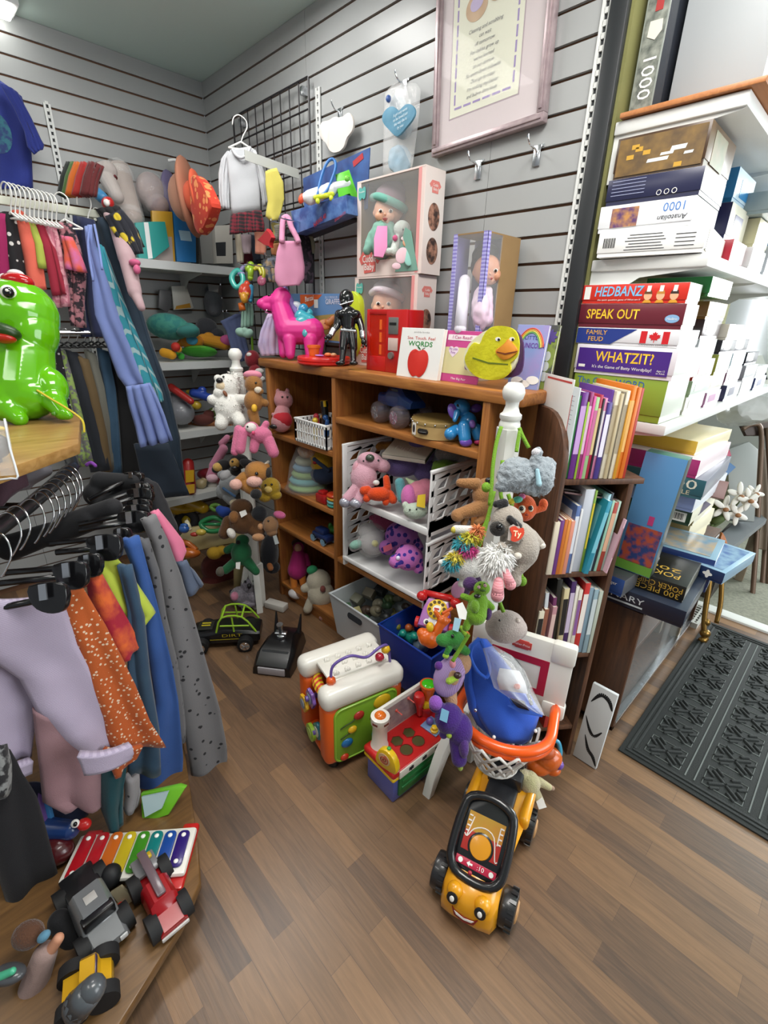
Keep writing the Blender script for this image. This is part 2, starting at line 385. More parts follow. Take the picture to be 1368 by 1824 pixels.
for z in(1.19,1.628,1.955):
 for y in(.008,.62,1.23):
  b=B();b.prism([(2.332,z-.14),(2.36,z-.14),(2.40,z-.125),(2.43,z-.075),(2.47,z-.05),(2.62,z-.034),(2.63,z-.03),(2.332,z-.03)],.003,frame((0,y+.003,0),(1,0,0),(0,0,1)));b.out('bracket',SHW,gs)
cab=T('display_cabinet','low dark wood cabinet with a glass front under the board games','cabinet',(2.57,.62,0))
CW=mt('3c2415',.45,pat='wood',c2='5d3b23',s=3,sc3=(24,24,2))
for y in(.06,1.06):b=B();b.b2((2.37,y,.03),(2.69,y+.02,.56),.002);b.out('side_panel',CW,cab)
for z0,n in((.55,'top'),(.03,'bottom'),(.29,'shelf')):b=B();b.b2((2.37,.06 if n!='shelf' else .08,z0),(2.69 if n!='shelf' else 2.66,1.08 if n!='shelf' else 1.06,z0+.02),.002);b.out(n,CW,cab)
b=B();b.b2((2.365,.06,.03),(2.37,1.08,.57));b.out('back_panel',CW,cab)
for y0,y1,x in((.085,.6,2.682),(.55,1.055,2.674)):b=B();b.b2((x,y0,.052),(x+.004,y1,.548));b.out('glass_door',mt('e8f0f0',.2,al=.07),cab)
for z in(.052,.540):b=B();b.b2((2.668,.08,z),(2.692,1.06,z+.01));b.out('track',METAL,cab)
for x,y in((2.40,.1),(2.66,.1),(2.40,1.03),(2.66,1.03)):b=B();b.ell((x,y,.016),(.016,.016,.016));b.out('foot',BLK,cab)
for p_,c_,l_ in(((2.56,.28,.052),'c8ccd0','pale glass bowl on the bottom shelf behind the cabinet glass'),((2.55,.52,.312),'d8d4c8','white oval dish on the upper shelf behind the cabinet glass')):
 b=B();s_=.085 if p_[2]<.1 else .1
 b.lathe([(s_*.4,0),(s_*.8,.03),(s_,.075),(s_*.95,.076),(s_*.75,.034),(s_*.3,.006)],M.Translation(p_));b.out('bowl',mt(c_,.1),tg=(l_,'bowl'))
LS=T('wall_shelving','white shelves on brackets along the left wall in the corner, holding baby things','shelving',(.16,-.35,.43))
for z in(1.70,1.205,.82,.43):
 b=B();b.b2((.008,-.95,z-.036),(.30,-.012,z),.003);b.out('shelf',mt('c9cac5',.4),LS)
 b=B();b.b2((.300,-.95,z-.038),(.303,-.012,z+.002));b.out('price_strip',mt('c4c8c8',.2),LS)
 for y in(-.82,-.25):b=B();b.prism([(.005,z-.15),(.02,z-.15),(.12,z-.07),(.29,z-.045),(.29,z-.036),(.005,z-.036)],.003,frame((0,y,0),(1,0,0),(0,0,1)));b.out('bracket',mt('c9cac5',.4),LS)
def post(label,x,y,top,legs):
 r=T('display_post',label,'post',(x,y,0))
 X=M.Translation((x,y,0));W=mt('e3e3dd',.35)
 b=B(X);b.lathe([(.0,top),(.017,top-.002),(.026,top-.012),(.03,top-.026),(.026,top-.042),(.018,top-.05),(.017,top-.062),(.022,top-.078),(.029,top-.084),(.029,top-.094),(.025,top-.1),(.028,top-.108),(.029,top-.12),(.024,top-.128)][::-1],None,24);b.out('finial',W,r)
 b=B(X)
 b.prism([(.031*cos(radians(22.5+45*i))*1.08,.031*sin(radians(22.5+45*i))*1.08)for i in range(8)],top-.36,M.Translation((0,0,.24)))
 b.lathe([(.02,top-.127),(.024,top-.125),(.031,top-.14),(.031,top-.15)][::-1],None,8)
 b.b2((-.036,-.036,.0),(.036,.036,.26),.006);b.out('shaft',W,r,30)
 for a,k in legs:
  b=B(X@M.Rotation(radians(a),4,'Z'))
  pts=[(.03+(x-.03)*k,z)for x,z in((.03,.20),(.09,.185),(.16,.13),(.20,.06),(.22,0),(.245,0),(.228,.07),(.19,.155),(.12,.235),(.03,.26))]
  b.prism(pts,.032,frame((0,.016,0),(1,0,0),(0,0,1)),.004);b.out('leg',W,r)
 return r
post('white turned wooden post hung with soft toys, right of the pine bookcase',2.363,-.395,1.31,((272,1),(182,.3),(2,.35)))
post('white turned wooden post hung with soft toys, left of the pine bookcase',1.01,-.47,1.32,((250,.25),(340,.25),(160,.25)))
SB=mt('e6e6e6',.4)
def basket(label,x0,x1,z0,z1,lip):
 r=T('stacking_basket',label,'basket',((x0+x1)/2,-.19,z0),'white stacking baskets in the pine bookcase');y0,y1=-.335,-.045
 h=z1-z0;FT=.035
 b=B();b.b2((x0+.01,y0+.01,z0+FT),(x1-.01,y1,z0+FT+.006));b.out('floor',SB,r)
 b=B();b.b2((x0,y0-.008,z0+FT-.008),(x1,y0+.006,z0+FT+lip),.004);b.out('front_lip',SB,r)
 b=B();b.b2((x0+.01,y1-.005,z0+FT),(x1-.01,y1,z1));b.out('back',SB,r)
 for x in(x0,x1-.006):
  b=B();y=y0
  b.b2((x,y0-.006,z0+.001),(x+.012 if x==x0 else x+.006,y0+.016,z1),.003)
  b.b2((x,y1-.02,z0+.001),(x+.006,y1,z1),.002);b.b2((x-.004,y0-.004,z1-.012),(x+.010,y1,z1),.003);b.b2((x,y0,z0+FT),(x+.006,y1,z0+FT+.045))
  hh=(h-FT-.055)/3
  for k in range(3):
   for s_ in range(4):
    ya,yb=y0+.012+s_*.066,y0+.012+(s_+1)*.066;za=z0+FT+.04+k*hh;bw=.017
    L=[(ya-.004,za),(ya+bw,za),(ya+bw+.02,za+hh*.35),(yb+.004+bw,za+hh*.72),(yb+.012,za+hh*.86),(ya+.012,za+hh*.62)]
    b.prism([(min(q[0],y1),q[1])for q in L],.006,frame((x,0,0),(0,1,0),(0,0,1)))
   b.b2((x,y0,z0+FT+.04+(k+1)*hh-.022),(x+.006,y1,z0+FT+.04+(k+1)*hh))
  b.b2((x,y0,z0+.02),(x+.006,y1,z0+FT+.04))
  b.out('side',SB,r)
 return r
basket('lower white stacking basket in the bookcase with spotted plush turtles',1.585,2.06,.438,.715,.012)
basket('upper white stacking basket in the bookcase with the pink koala hanging out',1.585,2.06,.717,.985,.02)
def tub(label,col,x0,x1,y0,y1,z0,z1,hole,rz=0):
 cx,cy=(x0+x1)/2,(y0+y1)/2;X=loc(cx,cy,z0,radians(rz));W,D,H=x1-x0,y1-y0,z1-z0
 r=T('storage_tub',label,'tub',(cx,cy,z0));m=plas(col,.4)
 b=B(X);k=.86;t=.004
 def ring(z,s,off):w,d=W/2*s-off,D/2*s-off;return[(-w,-d,z),(w,-d,z),(w,d,z),(-w,d,z)]
 R=[ring(0,k,0),ring(H,1,0),ring(H,1,t),ring(t,k,t)]
 vs=[[b.bm.verts.new(p)for p in q]for q in R]
 b.bm.faces.new(vs[0][::-1]);b.bm.faces.new(vs[3])
 for a in range(3):
  for j in range(4):b.bm.faces.new((vs[a][j],vs[a][(j+1)%4],vs[a+1][(j+1)%4],vs[a+1][j]))
 b.out('body',m,r,30)
 b=B(X);b.tube([(W/2*sx,D/2*sy,H)for sx,sy in((-1,-1),(1,-1),(1,1),(-1,1))],.006,8,True);b.out('rim',m,r)
 if hole:
  b=B(X);b.prism(rrect(.09,.028,.012),.004,frame((-.0,-D/2*.972-.001,H*.78),(1,0,0),(0,.14*D/2/H,1),None));b.out('handle_slot',mt('20242a',.8),r)
 return r
tub('pale grey plastic tub of small toys at the foot of the pine bookcase','b9bfc2',1.56,1.905,-.40,-.06,.087,.30,True)
tub('dark blue plastic tub of small toys, right of the pale grey tub','1b3f9e',1.915,2.19,-.43,-.10,.087,.335,False)
# ================================================================ BOOKS IN THE CORNER RACK
PAGE=mt('e9e4d6',.8,pat='bx',c2='cfc8b6',s=180)
def book(label,X,t,h,dp,col,group=None,col2=None,soft=False,name='book',cat='book'):
 """X: spine-bottom-centre frame (x thickness, y out of the spine, z up)"""
 r=T(name,label,cat,X@V((0,-dp/2,0)),group);c=.0012;m=mt(col,.35)
 b=B(X)
 b.b2((-t/2,-dp,0),(-t/2+c,0,h));b.b2((t/2-c,-dp,0),(t/2,0,h));b.b2((-t/2,-c,0),(t/2,0,h),.0006);b.out('cover',m,r,30)
 b=B(X);e=.0015 if not soft else .0004
 b.b2((-t/2+c,-dp+e,e),(t/2-c,-c,h-e));b.out('pages',PAGE,r,0)
 if col2:
  b=B(X);b.b2((-t/2+.0008,0,h*.3),(t/2-.0008,.0006,h*.85));b.out('spine_print',mt(col2,.4),r,0)
  if t>.004:b=B(X);b.b2((t/2,-dp*.85,h*.45),(t/2+.0004,-dp*.15,h*.9));b.out('cover_print',mt(col2,.4),r,0)
 if 'heading' in label:b=B(X);b.b2((t/2,-dp*.9,h*.955),(t/2+.0004,-dp*.05,h*.975));b.out('heading_print',mt('c0413a',.4),r,0)
 if 'small print' in label:
  for k in range(7):b=B(X);b.b2((t/2,-dp*(.5 if k%2 else .75),h*(.9-.05*k)),(t/2+.0004,-dp*.1,h*(.905-.05*k)));b.out('text_line',mt('8a98a8',.5),r,0)
 return r
def row(z,y,items,s0,group,where):
 s=s0
 for desc,t,h,dp,col,col2,dy,lean in items:
  if z<1:t*=1.30;h*=1.17;dy+=.008
  X=RKX@M.Translation((RW-s-t/2,y+dy,z))@M.Rotation(radians(-lean),4,'Y')
  book(desc+' '+where,X,t,h,dp,col,group,col2);s+=t+.0004+(h*sin(radians(abs(lean)))*.0)
 return s
R1=[('tall white pamphlet with red heading',.003,.262,.17,'f1efec','c0413a',-.03,0),('white sheet of small print',.003,.245,.18,'e3ecf0',None,.0,0),('thin green book',.007,.225,.16,'3f8a4a',None,-.004,0),('thick purple book with yellow lettering',.016,.235,.17,'6a2f86','c9a0d8',0,0),('thin lime green book',.005,.21,.16,'9cc23a',None,.002,0),('mauve book with pale spine print',.009,.235,.17,'9a3f78','e0b8d4',0,0),('bright pink thin book',.007,.225,.16,'d8559c',None,.002,0),('pale green book with pink back',.010,.222,.16,'9fc48c','c96a9a',.001,0),('crimson book',.009,.228,.16,'b02a45','d9c08a',0,0),('thin black book',.005,.218,.15,'23242c',None,.002,0),('pink and white comic book',.008,.22,.16,'e08ab0','efe6ea',.0,0),('purple picture book with white animal shapes',.013,.21,.17,'4a3a86','e9e4f2',.004,0),('violet covered book',.006,.24,.17,'6f49a8',None,-.01,0),('tall cream book',.012,.238,.17,'e2d9c0','b8a888',.0,0),('beige paper folder',.008,.232,.17,'c9b892',None,.004,0),('thin grey book',.006,.236,.17,'8a8272',None,.0,0),('ivory sheet-music book',.010,.24,.17,'e9dfc6','a89c84',.003,0),('golden yellow book',.007,.215,.16,'d79a2b',None,.006,0),('first tall orange book',.012,.252,.18,'e8842a','f0c070',0,0),('second tall orange book',.010,.248,.18,'dd7420',None,.003,0),('red book at the right end',.009,.246,.18,'b5362a',None,0,0)]
row(1.056,RD-.006,R1,.012,'books on the top of the brown rack','on the top of the brown book rack')
R2=[('small cream board book',.012,.145,.12,'ddd2bc',None,.012,0),('small purple book',.009,.15,.12,'6d3a80',None,.012,0),('small dark orange book',.008,.152,.12,'c8702c',None,.012,0),('small orange book',.007,.15,.12,'dd8a3c',None,.012,0),('small salmon pink book',.009,.147,.12,'dd9078',None,.012,0),('blue book with pale flower spots',.010,.185,.14,'5b74a8','dfe6ef',.006,0),('thin white leaflet',.005,.175,.14,'e6e6e6',None,.008,0),('tall pale grey album',.022,.225,.17,'c2c6cf',None,.0,0),('thin green and yellow book',.005,.222,.17,'7ea53c','e0c83c',.002,0),('open teal booklet fanning out',.010,.20,.15,'2f8fa8','7cc4d4',.016,7),('pale blue booklet',.006,.21,.15,'a9d0dc',None,.002,5),('pale aqua thin book',.007,.212,.15,'8cc0cc','e2f0f0',.0,4),('black topped thin book',.006,.215,.15,'2a2d3a',None,.0,3),('pastel green booklet',.006,.195,.15,'9cc8b0',None,.002,3),('brick red paperback',.010,.19,.14,'a63f30','e0b090',.002,3),('mint green paperback',.006,.192,.14,'b5d0c0',None,0,3),('pale pink card leaning out',.003,.15,.12,'e2b8c4','b07a88',.018,8)]
row(.761,RD-.014,R2,.006,'books on the second shelf of the brown rack','on the second shelf of the brown book rack')
R3=[('small cream and black paperback',.013,.15,.12,'d8cfb8','1d1c1c',.012,0),('brown paperback',.011,.155,.12,'8a5440',None,.01,0),('tall pale grey book',.009,.20,.15,'c4c8cc',None,.0,-4),('dusty rose book',.011,.16,.13,'b5848a','d8b8b0',.008,0),('plum coloured book',.009,.185,.14,'6a3058',None,.0,-4),('large black book',.013,.235,.17,'26241f',None,-.008,-4),('cream book with black lettering',.013,.21,.15,'cdbf96','1d1c1c',.0,-3),('tall dark violet book',.012,.23,.16,'43275c','c8b8d0',-.002,-2),('white ring-bound book',.008,.215,.15,'e4ded2',None,.0,-2),('ivory book with violet corner',.009,.205,.15,'e0d8c8','8a5a98',.002,-2),('bright red hardback',.013,.225,.16,'c22f2c','f0e8e0',.002,-1),('first grey-blue hardback',.012,.21,.16,'7f98a8',None,.0,-1),('second grey-blue hardback',.012,.205,.16,'8ba4ae','c8d2d4',.003,-1),('pale sage hardback',.010,.2,.15,'b4bcae',None,.005,-1)]
row(.456,RD-.014,R3,.006,'books on the third shelf of the brown rack','on the third shelf of the brown book rack')
R4=[('slim red book',.012,.15,.12,'b8322c','e8e0d0',.01,0),('pale blue book with a red band',.016,.17,.13,'9fc0cc','c8352e',.012,0)]
row(.141,RD-.02,R4,.10,'books on the bottom shelf of the brown rack','on the bottom shelf of the brown book rack')
for k,(cl,ds)in enumerate((('8a6a6a','thin mauve binder lying across the tops of the second row'),('3a302a','thin dark brown tray lying on the mauve binder above the books'))):
 b=B(RKX@M.Translation((.11,.10,.985+k*.008))@M.Rotation(radians(-9),4,'Y')@M.Rotation(radians(9),4,'X'))
 b.box((0,0,0),(.17,.16-.02*k,.005),None,.0015);b.out('binder',mt(cl,.4),tg=(ds,'binder'))
PPX=frame((2.630,-.112,.002),(1,0,0),(0,.10,.995))
pp=T('canvas_picture','pale canvas picture of black twisting branches leaning against the foot of the rack','picture',PPX@V((.05,0,0)))
b=B(PPX);b.b2((0,0,0),(.084,.315,.014),.002);b.out('canvas',mt('cfd2d2',.6),pp)
def branch(pts,r0,par,X,m,name='branch_print',z=.0146):
 b=B(X);P_=[V((x*.7,y*1.22,z))for x,y in pts];P_=spline(P_,6)
 L_=len(P_)
 for i in range(L_-1):
  a,c=P_[i],P_[i+1];n=V((-(c-a).y,(c-a).x,0)).normalized();w0=r0*(sin(pi*i/L_)+.15);w1=r0*(sin(pi*(i+1)/L_)+.15)
  b.bm.faces.new([b.bm.verts.new(q)for q in(a-n*w0,a+n*w0,c+n*w1,c-n*w1)])
 return b.out(name,m,par,0)
INK=mt('17181a',.7)
branch([(.015,.20),(.05,.235),(.09,.23),(.115,.205)],.007,pp,PPX,INK)
branch([(.01,.15),(.04,.115),(.07,.10),(.10,.125)],.005,pp,PPX,INK)
branch([(.03,.09),(.06,.05),(.09,.035),(.115,.01)],.006,pp,PPX,INK)
# ================================================================ BOARD GAMES AND JIGSAW PUZZLES
def mbox(X,lo,hi,cols,bev=.0012):
 """box whose faces take the material of their direction: cols = dict(front, side, top, rest)"""
 b=B(X);b.b2(lo,hi,bev);ms=[cols.get('rest'),cols.get('front',cols['rest']),cols.get('side',cols['rest']),cols.get('top',cols['rest'])]
 b.bm.normal_update()
 for f in b.bm.faces:
  n=f.normal;f.material_index=1 if n.y<-.7 else 2 if n.x>.7 else 3 if n.z>.7 else 0
 return b,ms
def game(label,x0,x1,y0,y1,z0,z1,front,side=None,top=None,rz=0,group='board game boxes',cat='game box',name='game_box',lidded=True,gl=.3):
 cx,cy=(x0+x1)/2,(y0+y1)/2;X=loc(cx,cy,0,radians(rz));hx,hy=(x1-x0)/2,(y1-y0)/2
 r=T(name,label,cat,(cx,cy,z0),group);mm=lambda c:mt(c,gl)if isinstance(c,str)else c
 cols=dict(rest=mm(front),front=mm(front),side=mm(side or front),top=mm(top or side or front))
 zl=z0+(z1-z0)*.16 if lidded else z0
 b,ms=mbox(X,(-hx,-hy,zl),(hx,hy,z1),cols);b.out('lid',ms,r,30)
 if lidded:b,ms=mbox(X,(-hx+.002,-hy+.002,z0),(hx-.002,hy-.002,zl+.002),cols,0);b.out('base',ms,r,0)
 r['_f']=0;del r['_f']
 return r,X,hx,hy
def pic(par,p,xa,ya,w,h,m,name='picture_print',off=.0004):
 xa=V(xa).normalized();ya=V(ya).normalized();b=B(frame(V(p)+xa.cross(ya)*off,xa,ya));b.b2((-w/2,-h/2,0),(w/2,h/2,.0004));return b.out(name,m,par,0)
UP=V((0,0,1));XR=V((1,0,0));YR=V((0,1,0))
WT=mt('f6f4ee',.5);YEL=mt('f2c62e',.5);BK=mt('1a1a1f',.5)
SHINY='e8e6e0'
NEAR='game boxes in the stack at the near end of the white shelf'
def front_txt(r,s,x,z,h,m,wid=None,y=.0,**k):return txt(s,(x,y,z),XR,UP,h,m,r,wid,**k)
zs=[1.265,1.312,1.398,1.446,1.511,1.564];Y0=-.004  # whitish side colours of this stack include the daylight glare
r,X,hx,hy=game('lime green game box under the purple one, mostly hidden by the books',2.338,2.61,0,.2,1.192,1.312,'8aa43a','d8dcd0',group=NEAR)
front_txt(r,'The Great WORD',2.45,1.292,.022,mt('2f66b0',.5),.20)
r,X,hx,hy=game('purple word game box with a white border, fourth from the top of the stack',2.333,2.618,Y0,.22,1.313,1.398,'e8e4ea','efeeea',group=NEAR)
pic(r,(2.472,Y0,1.355),XR,UP,.262,.066,mt('4b2a86',.35),'front_panel')
front_txt(r,'WHATZIT?',2.478,1.364,.030,YEL,.165,y=Y0-.0006,bold=.012);front_txt(r,"It's the Game of Batty Wordplay!",2.475,1.336,.009,WT,.17,y=Y0-.0006);front_txt(r,'Ages 12\nto Adult',2.585,1.333,.005,WT,None,y=Y0-.0006)
pic(r,(2.357,Y0-.0006,1.336),XR,UP,.02,.008,WT,'maker_mark')
r,X,hx,hy=game('blue and white game box with a maple leaf flag, third in the stack',2.325,2.612,Y0,.17,1.399,1.446,'e9eaee','f2f1ee',group=NEAR)
b=B(frame((0,Y0-.0004,0),(1,0,0),(0,0,1)));b.prism([(2.326,1.401),(2.43,1.401),(2.50,1.444),(2.326,1.444)],.0004);b.out('front_panel',mt('2a3d8a',.35),r,0)
front_txt(r,'FAMILY\nFEUD',2.385,1.423,.0135,mt('f0b43a',.4),.062,y=Y0-.0006)
for xx in(2.520,2.578):pic(r,(xx,Y0,1.424),XR,UP,.017,.032,mt('d2222a',.4),'flag_bar')
LEAF=[(0,1),(.18,.68),(.42,.8),(.34,.32),(.62,.5),(.7,.36),(1,.4),(.86,.12),(1,0),(.5,-.36),(.58,-.56),(.06,-.48),(.06,-.95)]
LEAF+=[(-x,y)for x,y in LEAF[::-1][:-1]]
b=B(frame((2.549,Y0-.0004,1.425),(1,0,0),(0,0,1)));b.prism([(x*.015,y*.015)for x,y in LEAF],.0005);b.out('leaf_print',mt('d2222a',.4),r,0)
front_txt(r,'CANADIAN EDITION',2.549,1.404,.004,BK,.075,y=Y0-.0006)
r,X,hx,hy=game('maroon party game box with yellow capitals, second from the top',2.322,2.61,Y0,.11,1.447,1.511,'6d2733','d8ccc8',group=NEAR)
front_txt(r,'SPEAK OUT',2.42,1.482,.027,YEL,.15,y=Y0,bold=.012)
b=B(frame((2.582,Y0-.0004,1.473),(1,0,0),(0,0,1)));b.prism([(.018*cos(a),.0105*sin(a))for a in[2*pi*i/20 for i in range(20)]],.0005);b.out('oval_mark',mt('8ab4dc',.4),r,0)
front_txt(r,'Hasbro',2.582,1.473,.007,WT,.026,y=Y0-.0006)
r,X,hx,hy=game('red game box with a row of cartoon children, topmost of the stack',2.322,2.606,Y0,.11,1.512,1.562,'d63325','e9e7e4',group=NEAR)
front_txt(r,'HEDBANZ',2.425,1.542,.027,mt('7fc4ec',.4),.135,y=Y0,shear=.1,bold=.014);front_txt(r,'the quick question game of What am I?',2.43,1.521,.0045,WT,.12,y=Y0)
pic(r,(2.337,Y0,1.540),XR,UP,.018,.034,WT,'age_panel')
for k,(cx_,hc)in enumerate(((2.508,'6a4424'),(2.54,'c98a3a'),(2.574,'3a2a20'))):
 b=B(frame((cx_,Y0-.0006,1.531),(1,0,0),(0,0,1)))
 b.mi=0;b.prism([(.0105*cos(a),.0115*sin(a))for a in[2*pi*i/16 for i in range(16)]],.0004);b.mi=1;b.prism([(-.0105,.004),(.0105,.004),(.008,.0125),(-.008,.0125)],.0006);b.mi=2;b.prism([(-.005,.010),(.005,.010),(.0055,.025),(-.0045,.025)],.0008);b.mi=3;b.prism([(-.012,-.018),(.012,-.018),(.007,-.011),(-.007,-.011)],.0005)
 b.out('child_print',[mt('eab890',.5),mt(hc,.5),WT,mt('e0a030',.5)],r,0)
r,X,hx,hy=game('green jigsaw box lying flat behind the red game box',2.45,2.62,.13,.36,1.535,1.585,'2f8a45','d8e4d8',group='games behind the near stack');txt('100',(2.475,.13,1.562),XR,UP,.02,WT,r)
FAR='game boxes further back along the white shelf'
lists=[(.24,.46,[('white box with a red end, at the bottom of the second stack',.055,'c8c4bc','ece8e2'),('pale green box in the second stack',.05,'a8b8a0','e6eee6'),('white jigsaw box with a red spine in the second stack',.062,'b02c34','f2f0ec'),('pale grey box in the second stack',.06,'9aa0a0','eceeea'),('dark brown box at the top of the second stack',.055,'3a2e2c','4a3a38'),('black and gold box on top of the second stack',.05,'8a6a3a','b89a68')]),(.48,.70,[('purple and white box at the bottom of the third stack',.05,'a06a90','e8e2ea'),('cream box in the third stack',.058,'d8d0b8','f4f0e6'),('white box with an olive end in the third stack',.07,'8a963c','f2f2ec'),('wide black box with a foil title in the third stack',.045,'24242a','2a2a30'),('cream box with a brown stamp on the third stack',.05,'d9d2c4','e6e0d4')]),(.72,.96,[('navy box at the bottom of the fourth stack',.06,'2a2c4a','e2e2e6'),('plum box with a bright lid in the fourth stack',.06,'6a3a5a','efeaf0'),('ice blue box in the fourth stack',.055,'9ab4c8','eaf2f8'),('black box in the fourth stack',.05,'222228','3a3a42')]),(1.0,1.24,[('white box at the bottom of the fifth stack',.06,'d4d4d4','f0f0ee'),('grey box in the fifth stack',.06,'8a8a8e','d8d8da'),('black game box on top of the fifth stack',.05,'1e1e22','30303a')]),(1.28,1.55,[('navy blue box at the far end of the shelf',.055,'28305a','e4e6ee'),('pale box on the navy one at the far end',.05,'c4c8cc','f0f0f0')])]
for y0,y1,L_ in lists:
 z=1.191
 for ds,h,fc,sd in L_:
  wx=2.612+random.uniform(-.012,.006);r,X,hx,hy=game(ds,2.345,wx,y0,y1-random.uniform(0,.03),z,z+h,fc,sd,group=FAR,gl=.25)  # sd: side colour whitened to hold the overexposed daylight on these boxes
  pic(r,(wx,(y0+y1)/2-.03,z+h*.55),YR,UP,.09,h*.5,mt(fc,.4),'side_print');z+=h+.0008
MID='jigsaw boxes on the middle white shelf';zb=1.630
r,X,hx,hy=game('white jigsaw box with bar code, bottom of the stack on the middle shelf',2.338,2.60,-.02,.30,zb,zb+.062,'f0f0ee','e9e6dc',rz=6,group=MID)
def face(X,hx,hy):return X@V((0,-hy,0)),(X.to_3x3()@XR),X@V((hx,0,0)),(X.to_3x3()@YR)
fc,fx,sc_,sx=face(X,hx,hy)
txt('1000',sc_+sx*-.045+UP*(zb+.032),sx,UP,.03,mt('6a6a4a',.5),r,.05);txt('WM.SPRAGUE',sc_+sx*.08+UP*(zb+.04),sx,UP,.016,mt('3a4a8a',.5),r,.09);pic(r,sc_+sx*-.115+UP*(zb+.031),sx,UP,.045,.05,mt('8a7a4a',.5,pat='noise',c2='5a5034',s=60))
for k in range(6):pic(r,fc+fx*-.01+UP*(zb+.015+k*.007),fx,UP,.10-.01*(k%3),.0016,BK,'small_print')
for k in range(9):pic(r,fc+fx*(-.115+k*.0035)+UP*(zb+.034),fx,UP,.0016 if k%2 else .0026,.024,BK,'bar_code')
for k in range(4):pic(r,fc+fx*.085+UP*(zb+.018+k*.009),fx,UP,.045,.0016,BK,'small_print')
z1=zb+.0628
r,X,hx,hy=game('white jigsaw box with an upside-down blue number on the middle shelf',2.336,2.572,-.015,.22,z1,z1+.064,'eceef2','f0efe8',rz=2,group=MID);fc,fx,sc_,sx=face(X,hx,hy)
txt('1000',fc+fx*.072+UP*(z1+.047),-fx,-UP,.021,mt('4a80c8',.4),r,.05)
pic(r,fc+fx*-.05+UP*(z1+.033),fx,UP,.07,.046,mt('5a3a6a',.4,pat='noise',c2='c08a50',s=55,soft=.15))
txt('Anatolian',fc+fx*.07+UP*(z1+.022),-fx,-UP,.012,BK,r,.07,shear=.25)
z2=z1+.0648
r,X,hx,hy=game('dark navy jigsaw box with small white symbols on the middle shelf',2.345,2.575,-.015,.22,z2,z2+.06,'2a2c4a','e9e9e2',rz=2,group=MID);fc,fx,sc_,sx=face(X,hx,hy)
for k in range(5):pic(r,fc+fx*-.06+UP*(z2+.022+k*.008),fx,UP,.085,.0016,mt('9aa0c0',.5),'small_print')
for k in range(3):
 b=B(frame(fc+fx*(.02+.018*k)+UP*(z2+.016)-V((0,.0008,0)),fx,UP));b.tube(circ((0,0,0),(.0055,0,0),(0,.0055,0),14),.0009,5,True);b.out('symbol_print',WT,r)
z3=z2+.0608
r,X,hx,hy=game('brown jigsaw box with a woodland waterfall, top of the middle shelf stack',2.352,2.57,-.012,.24,z3,z3+.092,'4a3626','6a543c',rz=1,group=MID,cat='jigsaw box');fc,fx,sc_,sx=face(X,hx,hy)
pic(r,fc+UP*(z3+.046),fx,UP,.205,.082,mt('4c3a26',.3,pat='soft',c2='8a6a34',s=28))
for k,(px_,pz_,w_,h_)in enumerate(((.0,.03,.05,.008),(.045,.048,.035,.010),(.02,.04,.03,.006),(.07,.034,.02,.006))):pic(r,fc+fx*px_+UP*(z3+pz_),fx,(UP+fx*.3),w_,h_,mt('d6dcdc',.3),'waterfall_print',.0009)
for k,(px_,pz_)in enumerate(((-.05,.06),(-.03,.05),(-.07,.045),(.05,.012),(-.06,.066))):pic(r,fc+fx*px_+UP*(z3+pz_),fx,UP,.018,.010,mt('c89a34',.4),'foliage_print',.0009)
pic(r,sc_+UP*(z3+.046)-sx*.02,sx,UP,.12,.07,mt('8a7250',.4,pat='soft',c2='5f6a3a',s=30))
M2='jigsaw boxes further back on the middle white shelf'
for ds,x0,x1,y0,y1,z0,h,fc_,sd in(('bright blue jigsaw box above the brown one, nearest the wall',2.36,2.56,.36,.58,1.80,.09,'2f80b8','c8dce8'),('navy box under the blue one on the middle shelf',2.36,2.57,.34,.56,1.70,.0985,'2a2c58','e8e4d0'),('red and white box behind the white jigsaw',2.37,2.60,.33,.5,1.631,.068,'b8283a','e8d8d8'),('silver box with a bar code sticking out on the middle shelf',2.42,2.645,.52,.68,1.79,.06,'9aa8aa','d8dcd6'),('cream striped box on the middle shelf',2.40,2.60,.58,.78,1.70,.088,'d8d0a8','e6e0c0'),('white box with a red drawing on the middle shelf',2.42,2.61,.68,.86,1.79,.06,'f0ecea','e8e8ec'),('white box at floor level of the middle shelf',2.40,2.615,.52,.72,1.631,.067,'e6e6e6','f6f6f6'),('pale glossy box further along the middle shelf',2.40,2.61,.80,1.0,1.631,.1,'c9ccd4','e9eef4'),('blue box high on the middle shelf',2.40,2.6,.80,1.0,1.735,.12,'2a78b0','8ab8d8'),('ochre box further along the middle shelf',2.40,2.61,1.05,1.25,1.631,.1,'c89a3c','e0d2b0'),('teal box at the far end of the middle shelf',2.40,2.6,1.05,1.25,1.735,.1,'2a6a78','6aa0a8')):
 r,X,hx,hy=game(ds,x0,x1,y0,y1,z0,z0+h,fc_,sd,group=M2);pic(r,(x1,(y0+y1)/2,z0+h/2),YR,UP,.1,h*.5,mt(fc_,.4),'side_print')
TP='boxes on the topmost shelf'
r,X,hx,hy=game('silver and black jigsaw box standing on end on the topmost shelf',2.343,2.402,.04,.26,1.970,2.34,'8f9690','30343c',group=TP,gl=.15,lidded=False)
pic(r,(2.3725,.04,2.15),XR,UP,.05,.34,mt('3b4140',.2,pat='soft',c2='a0a49a',s=45),'front_panel');txt('1000',(2.3735,.0392,2.05),(0,0,-1),XR,.034,WT,r,.085)
b=B(frame((2.372,.0385,2.145),(1,0,0),(0,0,1)));b.prism([(-.012,.018),(.018,.016),(.020,-.006),(.006,-.022),(-.014,-.012)],.0006);b.out('paper_patch',mt('d8d4c8',.7),r,0)
pic(r,(2.376,.0392,2.195),XR,UP,.018,.03,mt('a83a3a',.4),'red_print')
